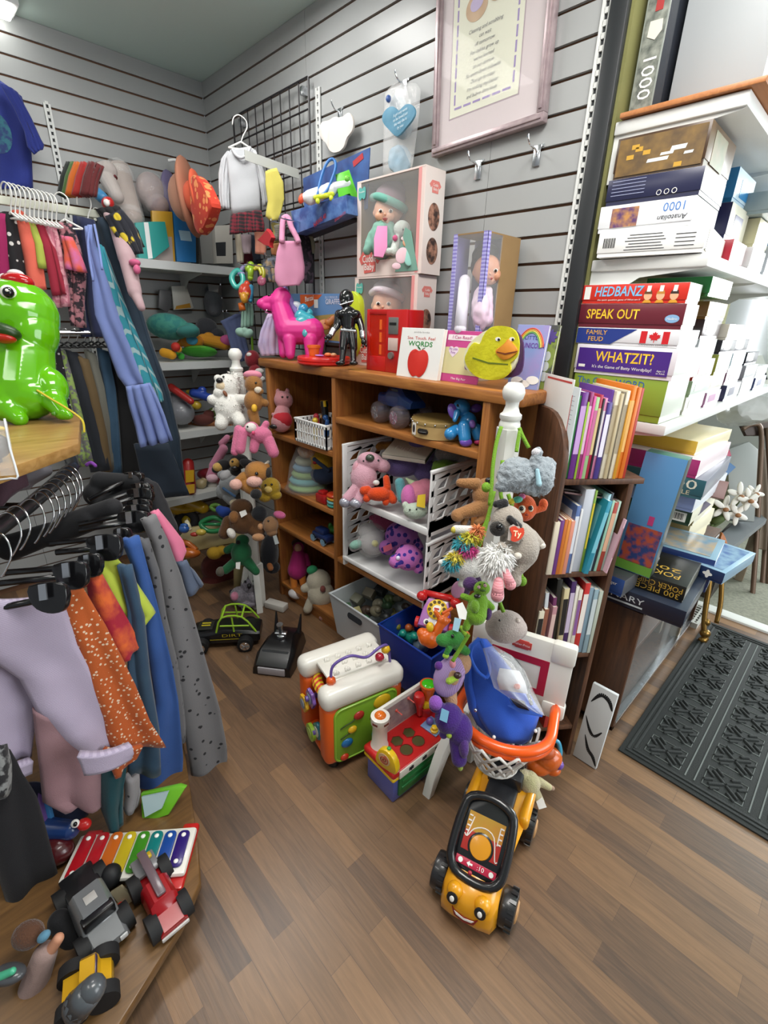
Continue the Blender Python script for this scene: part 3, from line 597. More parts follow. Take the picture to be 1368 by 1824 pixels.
r,X,hx,hy=game('large white box on the topmost shelf seen from its blank grey side',2.415,2.62,.11,.48,1.970,2.38,'a8adb0','dcdee4',group=TP,gl=.45,lidded=False)  # front colour is the white carton with its shade mixed in as grey
r,X,hx,hy=game('green jigsaw box standing at the front of the topmost shelf',2.622,2.655,.20,.50,1.9705,2.32,'4a8a3a','3f8a3c',group=TP);pic(r,(2.638,.1996,2.06),XR,UP,.022,.06,WT,'bar_code_panel')
for k in range(8):pic(r,(2.638,.1992,2.04+k*.005),XR,UP,.014,.0018 if k%2 else .003,BK,'bar_code')
CB='game boxes piled on the dark cabinet';ct=.572
r,X,hx,hy=game('wide black game box at the bottom of the pile on the cabinet',2.43,2.80,.025,.33,ct,ct+.062,'191e30','2c3444',group=CB,rz=3)
fc,fx,sc_,sx=face(X,hx,hy);txt('PICTIONARY',fc+fx*-.05+UP*(ct+.036),fx,UP,.022,mt('cfd4d8',.4),r,.23);pic(r,fc+fx*-.0+UP*(ct+.016),fx,UP,.13,.006,mt('c4ccd0',.4),'bar_print')
z1=ct+.063
r,X,hx,hy=game('black poker chip box with gold lettering on the pile',2.60,2.775,.07,.30,z1,z1+.058,'1b1914','6a6a60','15140f',group=CB,rz=4);fc,fx,sc_,sx=face(X,hx,hy);GOLD=mt('c8a03c',.4)
txt('300 PIECE',fc+fx*.01+UP*(z1+.018),-fx,-UP,.02,GOLD,r,.13);txt('POKER CHIPS',fc+fx*.01+UP*(z1+.040),-fx,-UP,.02,GOLD,r,.14)
tp=X@V((0,-.03,z1+.058));txt('POKER',tp-V((0,.03,0)),-fx,-sx,.038,GOLD,r,.12);txt('200',tp+V((0,.015,0)),-fx,-sx,.03,GOLD,r,.1)
r,X,hx,hy=game('long blue and grey jigsaw box lying on the left of the pile',2.45,2.645,-.03,.24,z1,z1+.062,'2c4f92','5a5c60','3a3d40',group=CB,rz=-4);fc,fx,sc_,sx=face(X,hx,hy);txt('Ravensburger',fc+fx*.03+UP*(z1+.04),fx,UP,.012,WT,r,.09);pic(r,X@V((.03,-.02,z1+.0625)),fx,sx,.04,.012,WT,'label_print')
z2=z1+.0632
r,X,hx,hy=game('blue jigsaw box with an orange and teal picture, behind the poker box',2.53,2.79,.33,.56,ct,ct+.13,'2a3c70','8a98a0','7fa0b4',group=CB,rz=5)
pic(r,X@V((0,0,ct+.1304)),X.to_3x3()@XR,X.to_3x3()@YR,.22,.19,mt('6a90a8',.2,pat='noise',c2='c0a070',s=18,soft=.2));pic(r,X@V((.06,-hy,ct+.09)),X.to_3x3()@XR,UP,.05,.02,mt('4a7ac0',.3),'oval_mark')
r,X,hx,hy=game('dark blue jigsaw box with a white puzzle piece, sticking out over the mat',2.70,2.86,.32,.60,z1,z1+.045,'23345c','7a98b0','8fb0c8',group=CB,rz=-8);fc,fx,sc_,sx=face(X,hx,hy)
b=B(frame(fc+fx*.03+UP*(z1+.022),fx,UP));b.prism([(.012*cos(a)*(1+.28*cos(4*a)),.012*sin(a)*(1+.28*cos(4*a)))for a in[2*pi*i/32 for i in range(32)]],.001);b.out('puzzle_print',WT,r,0)
pic(r,X@V((0,0,z1+.0454)),fx,sx,.13,.24,mt('88a8c0',.3,pat='noise',c2='4a6aa0',s=30,soft=.15))
TBX=loc(2.625,.055,ct+.064,radians(4))@M.Rotation(radians(3),4,'Y')@M.Rotation(radians(0),4,'X')
r=T('game_box','tall sky blue game box standing on edge behind the brown rack','game box',(2.62,.1,ct+.064),CB)
TBX=loc(2.628,.035,z2+.001,radians(3))@M.Rotation(radians(2.5),4,'Y')
r.location=(2.628,.08,z2)
b,ms=mbox(TBX,(-.06,.0,0),(.055,.055,.40),dict(rest=mt('2f4a3c',.4),front=mt('5a92c4',.35),side=mt('27332c',.4),top=mt('4a7a6a',.4)));b.out('lid',ms,r,30)
b,ms=mbox(TBX,(-.058,.055,.002),(.053,.065,.398),dict(rest=mt('d8d8d0',.4)));b.out('base',ms,r,30)
f3=TBX.to_3x3()
pic(r,TBX@V((-.0,0,.10)),f3@XR,f3@UP,.10,.13,mt('28407a',.4,pat='noise',c2='b0503a',s=40,soft=.1));pic(r,TBX@V((0,0,.02)),f3@XR,f3@UP,.11,.035,mt('6aa03c',.4),'grass_print');pic(r,TBX@V((.01,-.0006,.19)),f3@XR,f3@UP,.016,.03,mt('c0407a',.4),'piece_print')
PS='puzzles stacked behind the tall blue game'
z=ct
for ds,x0,x1,y0,y1,h,fc_,sd,rz in(('yellow ochre jigsaw at the bottom of the rear stack',2.40,2.655,.62,.92,.07,'c8b070','e6dcb4',0),('second cream jigsaw of the rear stack',2.40,2.66,.60,.90,.075,'d0b878','ece4c8',-3),('ivory jigsaw of the rear stack',2.42,2.66,.58,.88,.07,'c0a868','eae4d0',0),('dark green jigsaw with a bar code in the rear stack',2.44,2.68,.36,.80,.06,'23402f','e0dcc8',2),('periwinkle blue jigsaw in the rear stack',2.44,2.69,.34,.78,.062,'8a9cd0','dcdfe6',0),('teal jigsaw with a big number in the rear stack',2.44,2.70,.30,.76,.07,'2f5c68','8a8c98',3),('magenta game box near the top of the rear stack',2.40,2.68,.30,.72,.065,'a82a70','e8d8dc',0),('yellow game box on top of the rear stack',2.42,2.66,.36,.72,.05,'d8b03c','e8dcb8',-4)):
 r,X,hx,hy=game(ds,x0,x1,y0,y1,z+.001,z+h,fc_,sd,group=PS,rz=rz);fc,fx,sc_,sx=face(X,hx,hy)
 if 'number' in ds:txt('1000',fc+fx*.035+UP*(z+h*.66),fx,UP,.034,mt('e6e0d0',.5),r,.13);txt('PUZZLE',fc+fx*.045+UP*(z+h*.25),fx,UP,.016,mt('d8c8a8',.5),r,.09)
 if 'bar code' in ds:
  pic(r,fc+fx*.07+UP*(z+h*.5),fx,UP,.07,.035,WT,'bar_code_panel')
  for k in range(12):pic(r,fc+fx*(.045+k*.0045)+UP*(z+h*.52),fx,UP,.0018 if k%2 else .003,.024,BK,'bar_code',.001)
 if 'magenta' in ds:b=B(frame(fc+fx*.02+UP*(z+h*.5),fx,UP));b.prism([(.010*cos(a),.010*sin(a))for a in[2*pi*i/8 for i in range(8)]],.001);b.out('gem_print',mt('3a1028',.3),r,0)
 z+=h
# ================================================================ ON THE SLATWALL
def tr(par,name,mat,pts,th=.003,bev=0,tg=None,sm=30,**pl):
 """outline on a vertical or level plane (x=, y=, z= or p=,n=), given real thickness towards the room"""
 P_=[at(u,v,**pl)for u,v in pts]
 n=V((0,-1,0))if 'y' in pl else V((1,0,0))if 'x' in pl else V((0,0,1))if 'z' in pl else V(pl['n']).normalized()
 if n.dot(CC-P_[0])<0:n=-n
 xa=UP.cross(n).normalized()if abs(n.z)<.9 else XR;ya=n.cross(xa);o=P_[0]
 b=B(frame(o,xa,ya,n));b.prism([((q-o).dot(xa),(q-o).dot(ya))for q in P_],th,None,bev)
 return b.out(name,mat,par,sm,tg=tg)
def wallhook(x,z,label,L_=.06):
 r=T('wall_hook',label,'hook',(x,0,z))
 b=B();b.b2((x-.012,-.006,z-.045),(x+.012,-.001,z+.008),.001);b.b2((x-.02,-.003,z+.003),(x+.02,0,z+.009));b.out('plate',METAL,r)
 b=B();b.tube([(x,-.006,z-.02),(x,-.012,z-.006),(x,-.03,z-.002),(x,-L_+.012,z),(x,-L_,z+.012),(x,-L_-.003,z+.022)],.0028,8,False,4);b.out('prong',CHROME,r)
p=at(853,298,y=0);wallhook(p.x,p.z+.01,'left empty chrome hook on the slatwall right of the doll boxes')
p=at(958,272,y=0);wallhook(p.x,p.z+.01,'right empty chrome hook on the slatwall right of the doll boxes')
p=at(607,200,y=0);wallhook(p.x,p.z+.005,'chrome hook holding the white cloud shape',.045)
p=at(722,148,y=0);wallhook(p.x,p.z,'chrome hook holding the plastic bag and blue heart',.05)
FO=at(768,280,y=-.03);FXA=(at(967,215,y=-.03)-FO).normalized();FYA=FXA.cross(V((0,-1,0)))*-1;FYA=V((-FXA.z,0,FXA.x));FW_=(at(967,215,y=-.03)-FO).length
fr=T('framed_print','silver-pink framed baby verse with a lilac mount hanging on the slatwall','picture',FO+FXA*FW_/2);FH=.56
FX=frame(FO,FXA,FYA,V((0,-1,0)))
SFR=mt('b8a6a8',.35,.35,pat='soft',c2='9c8a8e',s=40)
for i,(lo,hi)in enumerate((((0,0),(FW_,.024)),((0,FH-.024),(FW_,FH)),((0,.024),(.024,FH-.024)),((FW_-.024,.024),(FW_,FH-.024)))):
 b=B(FX);b.b2((lo[0],lo[1],-.026),(hi[0],hi[1],.0),.002)
 e=.0075
 b.b2((lo[0]+(e if i!=3 else .006),lo[1]+(e if i!=1 else .006),-.001),(hi[0]-(e if i!=2 else .006),hi[1]-(e if i!=0 else .006),.005),.002);b.out('frame_rail',SFR,fr)
b=B(FX);b.b2((.02,.02,-.02),(FW_-.02,FH-.02,-.012));b.out('mount',mt('cdc0c2',.8),fr)
def lc(u,v):q=at(u,v,y=-.018)-FO;return q.dot(FXA),q.dot(FYA)
x0,y0=lc(801,213);x1,_=lc(923,163);y1=FH-.10
b=B(FX);b.b2((x0,y0,-.0135),(x1,y1,-.0112));b.out('print',mt('dcdcc8',.8),fr)
b=B(FX);b.b2((x0-.004,y0-.004,-.0122),(x1+.004,y1+.004,-.0118));b.out('mount_edge',mt('a08c96',.7),fr)
PUR=mt('8a72b0',.7);bx0,by0=lc(813,192);bx1,_=lc(911,152);by0=y0+.022;bx0=x0+.019;bx1=x1-.019
def dash(ax,ay,bx_,by_,n):
 for k in range(n):
  t0,t1=k/n,(k+.78)/n;b=B(FX);cx,cy=ax+(bx_-ax)*(t0+t1)/2,ay+(by_-ay)*(t0+t1)/2;L_=math.hypot(bx_-ax,by_-ay)*(t1-t0)
  b.box((cx,cy,-.0108),(L_ if ax!=bx_ else .0055,L_ if ay!=by_ else .0055,.0006));b.out('border_dash',PUR,fr,0)
dash(bx0,by0,bx1,by0,6);dash(bx0,by0+.01,bx0,y1-.02,9);dash(bx1,by0+.01,bx1,y1-.02,9)
lines=['Cleaning and scrubbing','can wait','till tomorrow','For babies grow up',"we've learned",'to our sorrow','So quiet down cobwebs','Dust go to sleep',"I'm rocking my babies",'and babies dont keep.']
for k,s_ in enumerate(lines):
 txt(s_,FX@V(((bx0+bx1)/2-.004,by0+.018+(9-k)*.0178,-.0104)),FXA,FYA,.0098,mt('4a4a50',.8),fr,None,'verse_line',shear=.3)
cx,cy=(bx0+bx1)/2+.0,by0+.245
for sx_,dx in((-1,-.04),(1,.04)):
 b=B(FX@M.Translation((cx+dx,cy+.012*sx_,-.0108))@M.Rotation(radians(12+14*sx_),4,'Z'));b.prism([(.040*cos(a),.034*sin(a))for a in[2*pi*i/24 for i in range(24)]],.0006);b.out('shoe_drawing',mt('b08a60',.8,pat='soft',c2='c8a884',s=30),fr,0)
 b=B(FX@M.Translation((cx+dx,cy+.012*sx_+.008,-.0103))@M.Rotation(radians(12),4,'Z'));b.prism([(.024*cos(a),.018*sin(a))for a in[2*pi*i/20 for i in range(20)]],.0006);b.out('shoe_lining',mt('b8a8cc',.8),fr,0)
b=B(FX);b.b2((.02,.02,-.008),(FW_-.02,FH-.02,-.0065));b.out('glass',mt('ffffff',.04,al=.07),fr)
k=lambda L_,ox,oy,s=2.974:[(ox+x/s,oy+y/s)for x,y in L_]
def smoothpoly(L_,n=4):q=spline([V((x,y,0))for x,y in L_],n,True);return[(c.x,c.y)for c in q]
tr(None,'cloud_sign',mt('d9d2cc',.7),smoothpoly(k([(690,690),(702,652),(742,640),(772,622),(808,626),(845,600),(868,640),(865,692),(832,738),(824,772),(800,802),(765,811),(738,792),(728,762),(700,738)],340,0)),.010,.002,tg=('plain white wooden cloud shape hanging from a hook on the slatwall','wall ornament'),y=-.035)
bgr=T('bagged_bib','clear plastic bag of baby clothes hanging on the slatwall left of the frame','bag',at(715,310,y=-.03))
def lumps(par,name,mat,L_,d,rm=.004,nz=None):q=blobs(d,L_);return q.b.out(name,mat,par,180,remesh=rm,nz=nz)
dB=dep(at(715,240,y=-.03))
lumps(bgr,'folded_cloth',mt('a9b4bc',.8,pat='soft',c2='86a2b4',s=14,bump=.4,bs=60),[(712,285,22,28,0,0,7),(716,205,26,45,0,0,6)],dB,.004,(.004,40))
lumps(bgr,'hat',mt('b8a894',.8),[(733,157,11,10,-3),(740,160,8,9,-3)],dB,.003);lumps(bgr,'toy_bead',mt('3a5a9a',.4),[(692,176,5,6,-8)],dB,.002)
def bagmesh(par,pts_l,pts_r,name,y,bulge=.02,mat=BAG):
 """a clear bag: front and back sheets, rows of left and right pixels"""
 n=len(pts_l);Pm=[];Pb=[]
 for i in range(n):
  a=at(*pts_l[i],y=y);c=at(*pts_r[i],y=y);row_=[];rb=[]
  for j in range(9):
   t=j/8;q=a.lerp(c,t);w_=sin(pi*t)*sin(pi*min(1,(i+.4)/(n-.2)))
   row_.append(q+V((0,-bulge*w_-.004*NZ.noise(q*60),0)));rb.append(q+V((0,bulge*.6*w_,0)))
  Pm.append(row_);Pb.append(rb)
 b=B();b.sheet(Pm,.0006);b.sheet(Pb,.0006);return b.out(name,mat,par,180)
bagmesh(bgr,[(702,148),(686,165),(684,200),(683,240),(682,280),(682,312)],[(742,148),(749,160),(747,200),(742,240),(737,280),(733,303)],'plastic_bag',-.035,.02)
hs=[(0,-1),(-.5,-.55),(-.93,-.02),(-.98,.42),(-.72,.78),(-.35,.82),(0,.5),(.35,.82),(.72,.78),(.98,.42),(.93,-.02),(.5,-.55)]
hp=smoothpoly([(712+30*x*.98+2*y,214-30*y-x*4.5)for x,y in hs],3)
ht=tr(None,'heart_sign',mt('4f86a4',.7,pat='soft',c2='6a9cb4',s=20),hp,.008,.001,tg=('blue wooden heart with white writing hanging in front of the plastic bag','wall ornament'),y=-.072)
for i,(s_,w_)in enumerate((('A girl only wants',.068),('to be loved just',.07),('the way she is',.06),('by you',.03))):q=at(713,203+i*8.5-3,y=-.0815);txt(s_,q,V((1,0,.13)),V((-.13,0,1)),.009,mt('d8e6ea',.7),ht,w_,shear=.2)
yG=-.17
tr(None,'ledge',mt('3c3f44',.5),[(552,428),(640,394),(640,389),(552,420)],.15,tg=('dark narrow ledge on the slatwall under the water blaster pack','ledge'),y=-.02)
gp=T('water_blaster_pack','blue card pack with a green and white toy water blaster beside the doll boxes','toy pack',at(590,420,y=yG))
BLU=mt('3a5f9e',.35,pat='noise',c2='2a3f78',s=18,soft=.2)
tr(gp,'card_back',BLU,[(541,318),(660,263),(655,372),(545,408)],.004,y=-.09);tr(gp,'card_tray',mt('5b7fb8',.3,pat='noise',c2='33508e',s=22,soft=.1),[(538,380),(638,352),(640,385),(547,420)],.06,.003,y=-.12)
pk=at(585,394,y=-.1812);gx=V((.95,0,.31)).normalized();gy=V((-.31,0,.95)).normalized()
txt('HAWK-40',at(570,393,y=-.1812),gx,gy,.018,mt('c03038',.4),gp,.085,bold=.01);txt('DOUBLE BLASTER',at(606,386,y=-.1812),gx,gy,.010,mt('b03a50',.4),gp,.07)
pic(gp,at(638,285,y=-.0945),gx,gy,.06,.02,mt('b03038',.4),'red_banner')
dG=dep(at(590,330,y=-.15))
q=blobs(dG,[('c',552,352,590,338,12,11),('c',545,352,556,350,8,11),('c',585,336,620,330,9,8)]);q.b.out('white_barrel',mt('e4e6e8',.3),gp,180,remesh=.003)
q=blobs(dG,[(537,354,5,9,0,20)]);q.b.out('nozzle',mt('e8542c',.4),gp,180)
q=P(dG-.012);q.poly([(597,310),(628,299),(642,302),(641,322),(636,330),(640,352),(630,358),(624,342),(612,346),(612,366),(604,368),(602,330)],16,0,2);q.b.out('green_body',mt('58b82c',.3),gp,30)
q=blobs(dG-.03,[(618,318,5,5,-2)]);q.b.out('dial',mt('7ad048',.3),gp,60);q=blobs(dG,[(636,306,9,5,0,15)]);q.b.out('blue_cap',mt('3a7ac0',.3),gp,60)
q=P(dG-.02);q.tube([(566,345),(574,310),(584,288),(594,284),(598,296),(592,318),(582,340),(570,350)],2.6,8,5,True);q.b.out('blue_strap',mt('2f6cae',.4),gp,60)
q=blobs(dG-.02,[('c',562,352,592,346,4,4),(566,358,4,5),(590,353,4,5)]);q.b.out('goggles',mt('d4e03a',.2),gp,180)
# ================================================================ ON TOP OF THE PINE BOOKCASE
TZ=1.2702
SKIN=mt('d8a284',.5);SK2=mt('c98e70',.5)
def dollbox(label,z0,z1,rz,dd,doll):
 X0,X1,Y0_,Y1=1.428+dd,1.772+dd,-.125,-.022;r=T('doll_box',label,'toy box',(1.6,-.07,z0),'pink boxes with baby dolls')
 PK=mt('e9cfc8',.45,pat='soft',c2='e8dcd4',s=6);SD=mt('dfdad4',.4,pat='soft',c2='e6d2cc',s=7)
 b=B();b.b2((X0,Y1-.003,z0),(X1,Y1,z1));b.b2((X0,Y0_,z0),(X1,Y1,z0+.003));b.b2((X0,Y0_,z1-.003),(X1,Y1,z1));b.b2((X0,Y0_,z0),(X0+.003,Y1,z1));b.out('carton',mt('927a52',.5),r,0)
 b=B();b.b2((X1-.003,Y0_,z0),(X1+.0005,Y1,z1),.0008);b.out('side_panel',SD,r,0)
 wz=z0+.055;wx=X1-.045
 for lo,hi in(((X0,z0),(X1,wz)),((X0,wz),(X0+.022,z1-.004)),((wx+.02,wz),(X1,z1-.004)),((X0,z1-.006),(X1,z1))):
  b=B();b.b2((lo[0],Y0_-.002,lo[1]),(hi[0],Y0_+.001,hi[1]),.0006);b.out('front_frame',PK,r,0)
 b=B();b.b2((X0+.02,Y0_-.0004,wz),(wx+.02,Y0_,z1-.005));b.out('window',FILM,r,0)
 b=B();b.b2((wx+.016,Y0_-.003,z0+.004),(wx+.03,Y0_-.001,z1-.004));b.out('pink_edge',mt('e39a98',.4),r,0)
 def sp(dy,dz):return V((X1+.0008,(Y0_+Y1)/2+dy,z0+dz))
 b=B(frame(sp(0,z1-z0-.055),YR,UP));b.prism([(-.03,.005),(-.018,.018),(.018,.018),(.03,.005),(.022,-.004),(.016,.002),(.016,-.018),(-.016,-.018),(-.016,.002),(-.022,-.004)],.0006);b.out('jumper_mark',mt('dc8078',.5),r,0)
 txt('Cuddle',sp(0,z1-z0-.05)+V((.0006,0,0)),YR,UP,.009,WT,r,.026);txt('Baby',sp(0,z1-z0-.062)+V((.0006,0,0)),YR,UP,.009,WT,r,.022)
 for dz in(.18,.075):
  b=B(frame(sp(0,dz),YR,UP));b.prism([(.030*cos(a),.042*sin(a))for a in[2*pi*i/28 for i in range(28)]],.0008);b.out('oval_photo',mt('3a2a26',.4,pat='noise',c2='b0806a',s=45,soft=.12),r,0)
 q=V((X0+.030,Y0_-.003,z1-.04));b=B(frame(q,XR,UP));b.prism(smoothpoly([(-.02,.012),(-.012,.02),(.0,.014),(.012,.02),(.02,.01),(.018,-.014),(.008,-.02),(0,-.015),(-.012,-.022),(-.02,-.010)],3),.001);b.out('teal_tag',mt('5fb0a8',.4),r,0);txt('Poseable',q+V((0,-.0012,.004)),XR,UP,.006,WT,r,.03)
 q=V((X0+.075,Y0_-.003,z0+.052));b=B(frame(q,XR,UP));b.prism([(-.06,.012),(-.038,.036),(.04,.03),(.062,.006),(.046,-.01),(.034,.0),(.034,-.036),(-.03,-.04),(-.032,-.004),(-.046,-.01)],.001);b.out('logo_panel',mt('dd6a62',.4),r,0);txt('Cuddle',q+V((0,-.0012,.009)),XR,UP,.026,WT,r,.078,bold=.01);txt('Baby',q+V((0,-.0012,-.019)),XR,UP,.024,WT,r,.056,bold=.01)
 pic(r,V((X1-.10,Y0_-.002,z0+.018)),XR,UP,.03,.01,mt('c8404a',.4),'red_mark')
 doll(r);return r
def face_px(r,d,u,v,s,skin,look=(0,0)):
 """a baby doll's head s pixels in half width, facing the room"""
 lx,ly=look
 q=blobs(d,[(u,v,s,s*1.05),(u+lx*.5,v+s*.28,s*.86,s*.72,-s*.12),(u-s*.42+lx,v+s*.38,s*.34,s*.32,-s*.58),(u+s*.34+lx,v+s*.38,s*.34,s*.32,-s*.58),(u+lx-s*.04,v+s*.22,s*.12,s*.12,-s*1.0),(u+lx-s*.03,v+s*.72,s*.28,s*.24,-s*.5),(u+s*.95,v+s*.15,s*.14,s*.24,s*.1),(u-s*.95,v+s*.15,s*.14,s*.24,s*.1)])
 h=q.b.out('head',skin,r,180,remesh=max(.0022,s*d/F/18))
 for sx_ in(-1,1):
  e=blobs(d,[(u+lx+sx_*s*.36,v-.0*s,s*.15,s*.13,-s*.86)]).b.out('eye',mt('f2efe8',.2),r,180)
  e=blobs(d,[(u+lx+sx_*s*.36,v,s*.095,s*.10,-s*.95)]).b.out('iris',mt('2a1c16',.15),r,180)
 blobs(d,[(u+lx-s*.03,v+s*.55,s*.20,s*.055,-s*.93),(u+lx-s*.03,v+s*.62,s*.15,s*.06,-s*.90)]).b.out('mouth',mt('b0605a',.4),r,180,remesh=.001)
 return h
def doll1(r):
 d=dep(V((1.56,-.085,1.78)))
 face_px(r,d,691,376,25,SKIN,(-4,0))
 blobs(d,[(696,351,28,17,-2,18),(702,340,25,15,0,18)]).b.out('hat',fab('b79aa8'),r,180,remesh=.003)
 blobs(d,[('t',[(664,352,4),(674,350,-20),(691,356,-30),(712,366,-22),(722,374,2)],6.5,10)]).b.out('hat_brim',fab('6fb0a0'),r,180)
 blobs(d,[(725,353,5,8,0)]).b.out('hat_ear',fab('c9a8b4'),r,180)
 blobs(d,[(680,428,22,34,2),('c',690,405,700,440,14,16),('c',664,420,654,446,9,8),('c',705,420,715,448,9,8)]).b.out('jacket',fab('7aa898'),r,180,remesh=.003,nz=(.003,60))
 q=P(d-.055);q.poly([(672,402),(690,402),(690,440),(682,458),(666,456),(666,424)],4,0,1);q.b.out('bib',fab('dd8cb8'),r,30)
 blobs(d-.02,[(716,408,15,14,-8),('c',706,426,702,448,6,8,-8,-8),(692,448,9,6,-10)]).b.out('plush_lamb',fur('cfd8d0'),r,180,remesh=.003);blobs(d-.02,[(718,409,1.6,1.6,-22)]).b.out('lamb_eye',EYE,r,180);blobs(d-.02,[(704,424,5,5,-18)]).b.out('pompon',fur('d0608a'),r,180)
 q=V((1.69,-.1285,z1b+.085));b=B(frame(q,XR,UP));b.prism([(-.045,-.075),(.07,-.075),(.03,.05),(.0,.065)],.0008);b.out('teal_print',mt('7aa898',.4),r,0)
 d2=dep(q)-.004
 blobs(d2,[(724,432,7,8,0,0,2)]).b.out('printed_face',mt('c08a6a',.5),r,180);blobs(d2,[(724,425,10,5,0,0,2)]).b.out('printed_hat',fab('d8c4c4'),r,180);blobs(d2,[(716,455,11,15,0,20,2),(706,474,8,6,0,0,2)]).b.out('printed_suit',fab('d8b4bc'),r,180);blobs(d2,[(728,458,9,16,0,0,2)]).b.out('printed_blanket',fab('8cc0b4'),r,180)
def doll2(r):
 d=dep(V((1.56,-.085,1.45)))
 face_px(r,d,689,541,26,SKIN,(-6,0))
 blobs(d,[(691,517,27,15,-2,10),(695,506,22,13)]).b.out('hat',fab('b4b0b4'),r,180,remesh=.003);blobs(d,[('t',[(662,522,4),(672,516,-20),(689,518,-31),(708,525,-22),(718,534,2)],6,10)]).b.out('hat_brim',fab('dcd0d8'),r,180)
 blobs(d,[(684,600,22,40)]).b.out('suit',fab('d4b0b8'),r,180,remesh=.004)
z1b=1.607
dollbox('upper of two stacked pink boxes with a baby doll in a lilac hat',1.607,1.93,0,0,doll1)
dollbox('lower of two stacked pink boxes with a baby doll in a grey hat',TZ,1.606,0,-.012,doll2)
vb=T('doll_box','tall brown and violet carton with a dark-haired doll, right of the pink boxes','toy box',(2.04,-.12,TZ));x0,x1,y0,y1,z0,z1=1.975,2.10,-.205,-.025,TZ,1.70
b=B();b.b2((x0,y1-.004,z0),(x1,y1,z1));b.b2((x0,y0,z0),(x1,y1,z0+.004));b.b2((x0,y0,z1-.004),(x1,y1,z1));b.b2((x1-.004,-.125,z0),(x1,y1,z1));b.out('carton',mt('8d6f47',.6,pat='soft',c2='9c7d52',s=10),vb,0)
STR=mt('8a80c8',.4,pat='bz',c2='b4b0e0',s=30)
for lo,hi in(((x0,y0-.001,z0),(x0+.014,y0+.003,z1)),((x1-.014,y0-.001,z0),(x1+.001,y0+.003,z1)),((x1-.002,y0,z0),(x1+.001,y0+.016,z1)),((x0,y0-.001,z0),(x1,y0+.003,z0+.03))):b=B();b.b2(lo,hi);b.out('violet_strip',STR,vb,0)
b=B();b.b2((x0-.001,y0,z0),(x0+.002,y0+.08,z1));b.out('violet_side',mt('8a80c0',.4),vb,0)
b=B();b.b2((x0+.014,y0,z0+.03),(x1-.014,y0+.0005,z1-.004));b.b2((x1-.0005,y0+.014,z0),(x1,-.125,z1-.004));b.out('window',FILM,vb,0)
b=B();b.b2((x0+.004,-.10,z0+.02),(x1-.008,-.095,z1-.006));b.out('dark_backing',mt('54506a',.5),vb,0)
d=dep(V((2.055,-.15,1.57)))
face_px(vb,d,868,482,25,SK2,(6,4));blobs(d,[(866,456,26,20,6),(860,474,22,26,12)]).b.out('hair',mt('1c1614',.8,bump=.6,bs=120),vb,180,remesh=.003)
blobs(d,[(856,550,16,40,0),('c',868,520,866,570,10,12)]).b.out('dress',fab('d8b4cc',pat='soft',c2='e2d4e0',s=20),vb,180,remesh=.003,nz=(.003,50));blobs(d,[('c',828,500,820,585,10,11,4,4)]).b.out('towel',fab('e2deea'),vb,180)
def card(label,u0,v0,u1,v1,y,th,front,cat='book',name='board_book',rz=0,lean=8,group=None,side='e8e4da'):
 """an upright board book; bottom-left (u0,v0) and top-right (u1,v1) of its cover at depth plane y"""
 a=at(u0,v0,y=y);c=at(u1,v1,y=y);w_=(c.x-a.x);h=c.z-TZ;X=loc(a.x,y,TZ,radians(rz))@M.Rotation(radians(-lean),4,'X')
 r=T(name,label,cat,(a.x+w_/2,y,TZ),group)
 b=B(X);b.b2((0,0,0),(w_,.0015,h),.0006);b.b2((0,th-.0015,0),(w_,th,h),.0006);b.b2((0,0,0),(.0015,th,h));b.out('cover',front,r,0)
 b=B(X);b.b2((.0015,.0015,.001),(w_-.002,th-.0015,h-.001));b.out('pages',mt(side,.7),r,0)
 return r,X,w_,h
def on_(X,x,z,off=0):return X@V((x,-off,z))
r,X,w_,h=card('white board book with a red apple on the front of the bookcase top',706,664,784,585,-.285,.018,mt('ecebe8',.35));X3=X.to_3x3();xa,ya=X3@XR,X3@UP
b=B(frame(on_(X,w_/2,h*.31,.0012),xa,ya));ap=smoothpoly([(-.0,.82),(-.4,.95),(-.85,.7),(-1,.1),(-.8,-.6),(-.35,-1),(0,-.9),(.35,-1),(.8,-.6),(1,.1),(.85,.7),(.4,.95)],3);s_=w_*.245
b.prism([(x*s_,y*s_)for x,y in ap],.0014,None,.0004);b.out('apple_print',mt('c8281e',.4),r,30)
b=B(frame(on_(X,w_*.55,h*.57,.001),xa,ya));b.tube([(0,-.006,0),(.004,.004,0),(.014,.008,0)],.0008,5);b.out('stalk_print',mt('3a5a2a',.5),r);b=B(frame(on_(X,w_*.53,h*.585,.001),xa,ya));b.prism(smoothpoly([(0,0),(-.010,.008),(-.016,.008),(-.008,.0)],3),.0006);b.out('leaf_print',mt('2f6a34',.5),r)
txt('See. Touch. Feel',on_(X,w_/2,h*.80),xa,ya,.010,mt('c8382a',.5),r,w_*.66);txt('WORDS',on_(X,w_/2,h*.685),xa,ya,.016,mt('2a8a3c',.5),r,w_*.58,bold=.015);txt('priddy books',on_(X,w_/2,h*.92),xa,ya,.005,mt('9a9a9a',.5),r,w_*.36)
r,X,w_,h=card('pink story book half hidden behind the white apple book',783,668,858,590,-.262,.006,mt('c84a8c',.35));X3=X.to_3x3();xa,ya=X3@XR,X3@UP
pic(r,on_(X,w_*.5,h*.42),xa,ya,w_*.98,h*.52,mt('d8cf9c',.4));pic(r,on_(X,w_*.47,h*.87),xa,ya,w_*.8,h*.11,mt('f0e4e8',.4),'banner_print');txt('I Can Read!',on_(X,w_*.45,h*.87,.001),xa,ya,.010,mt('b83a78',.4),r,w_*.5)
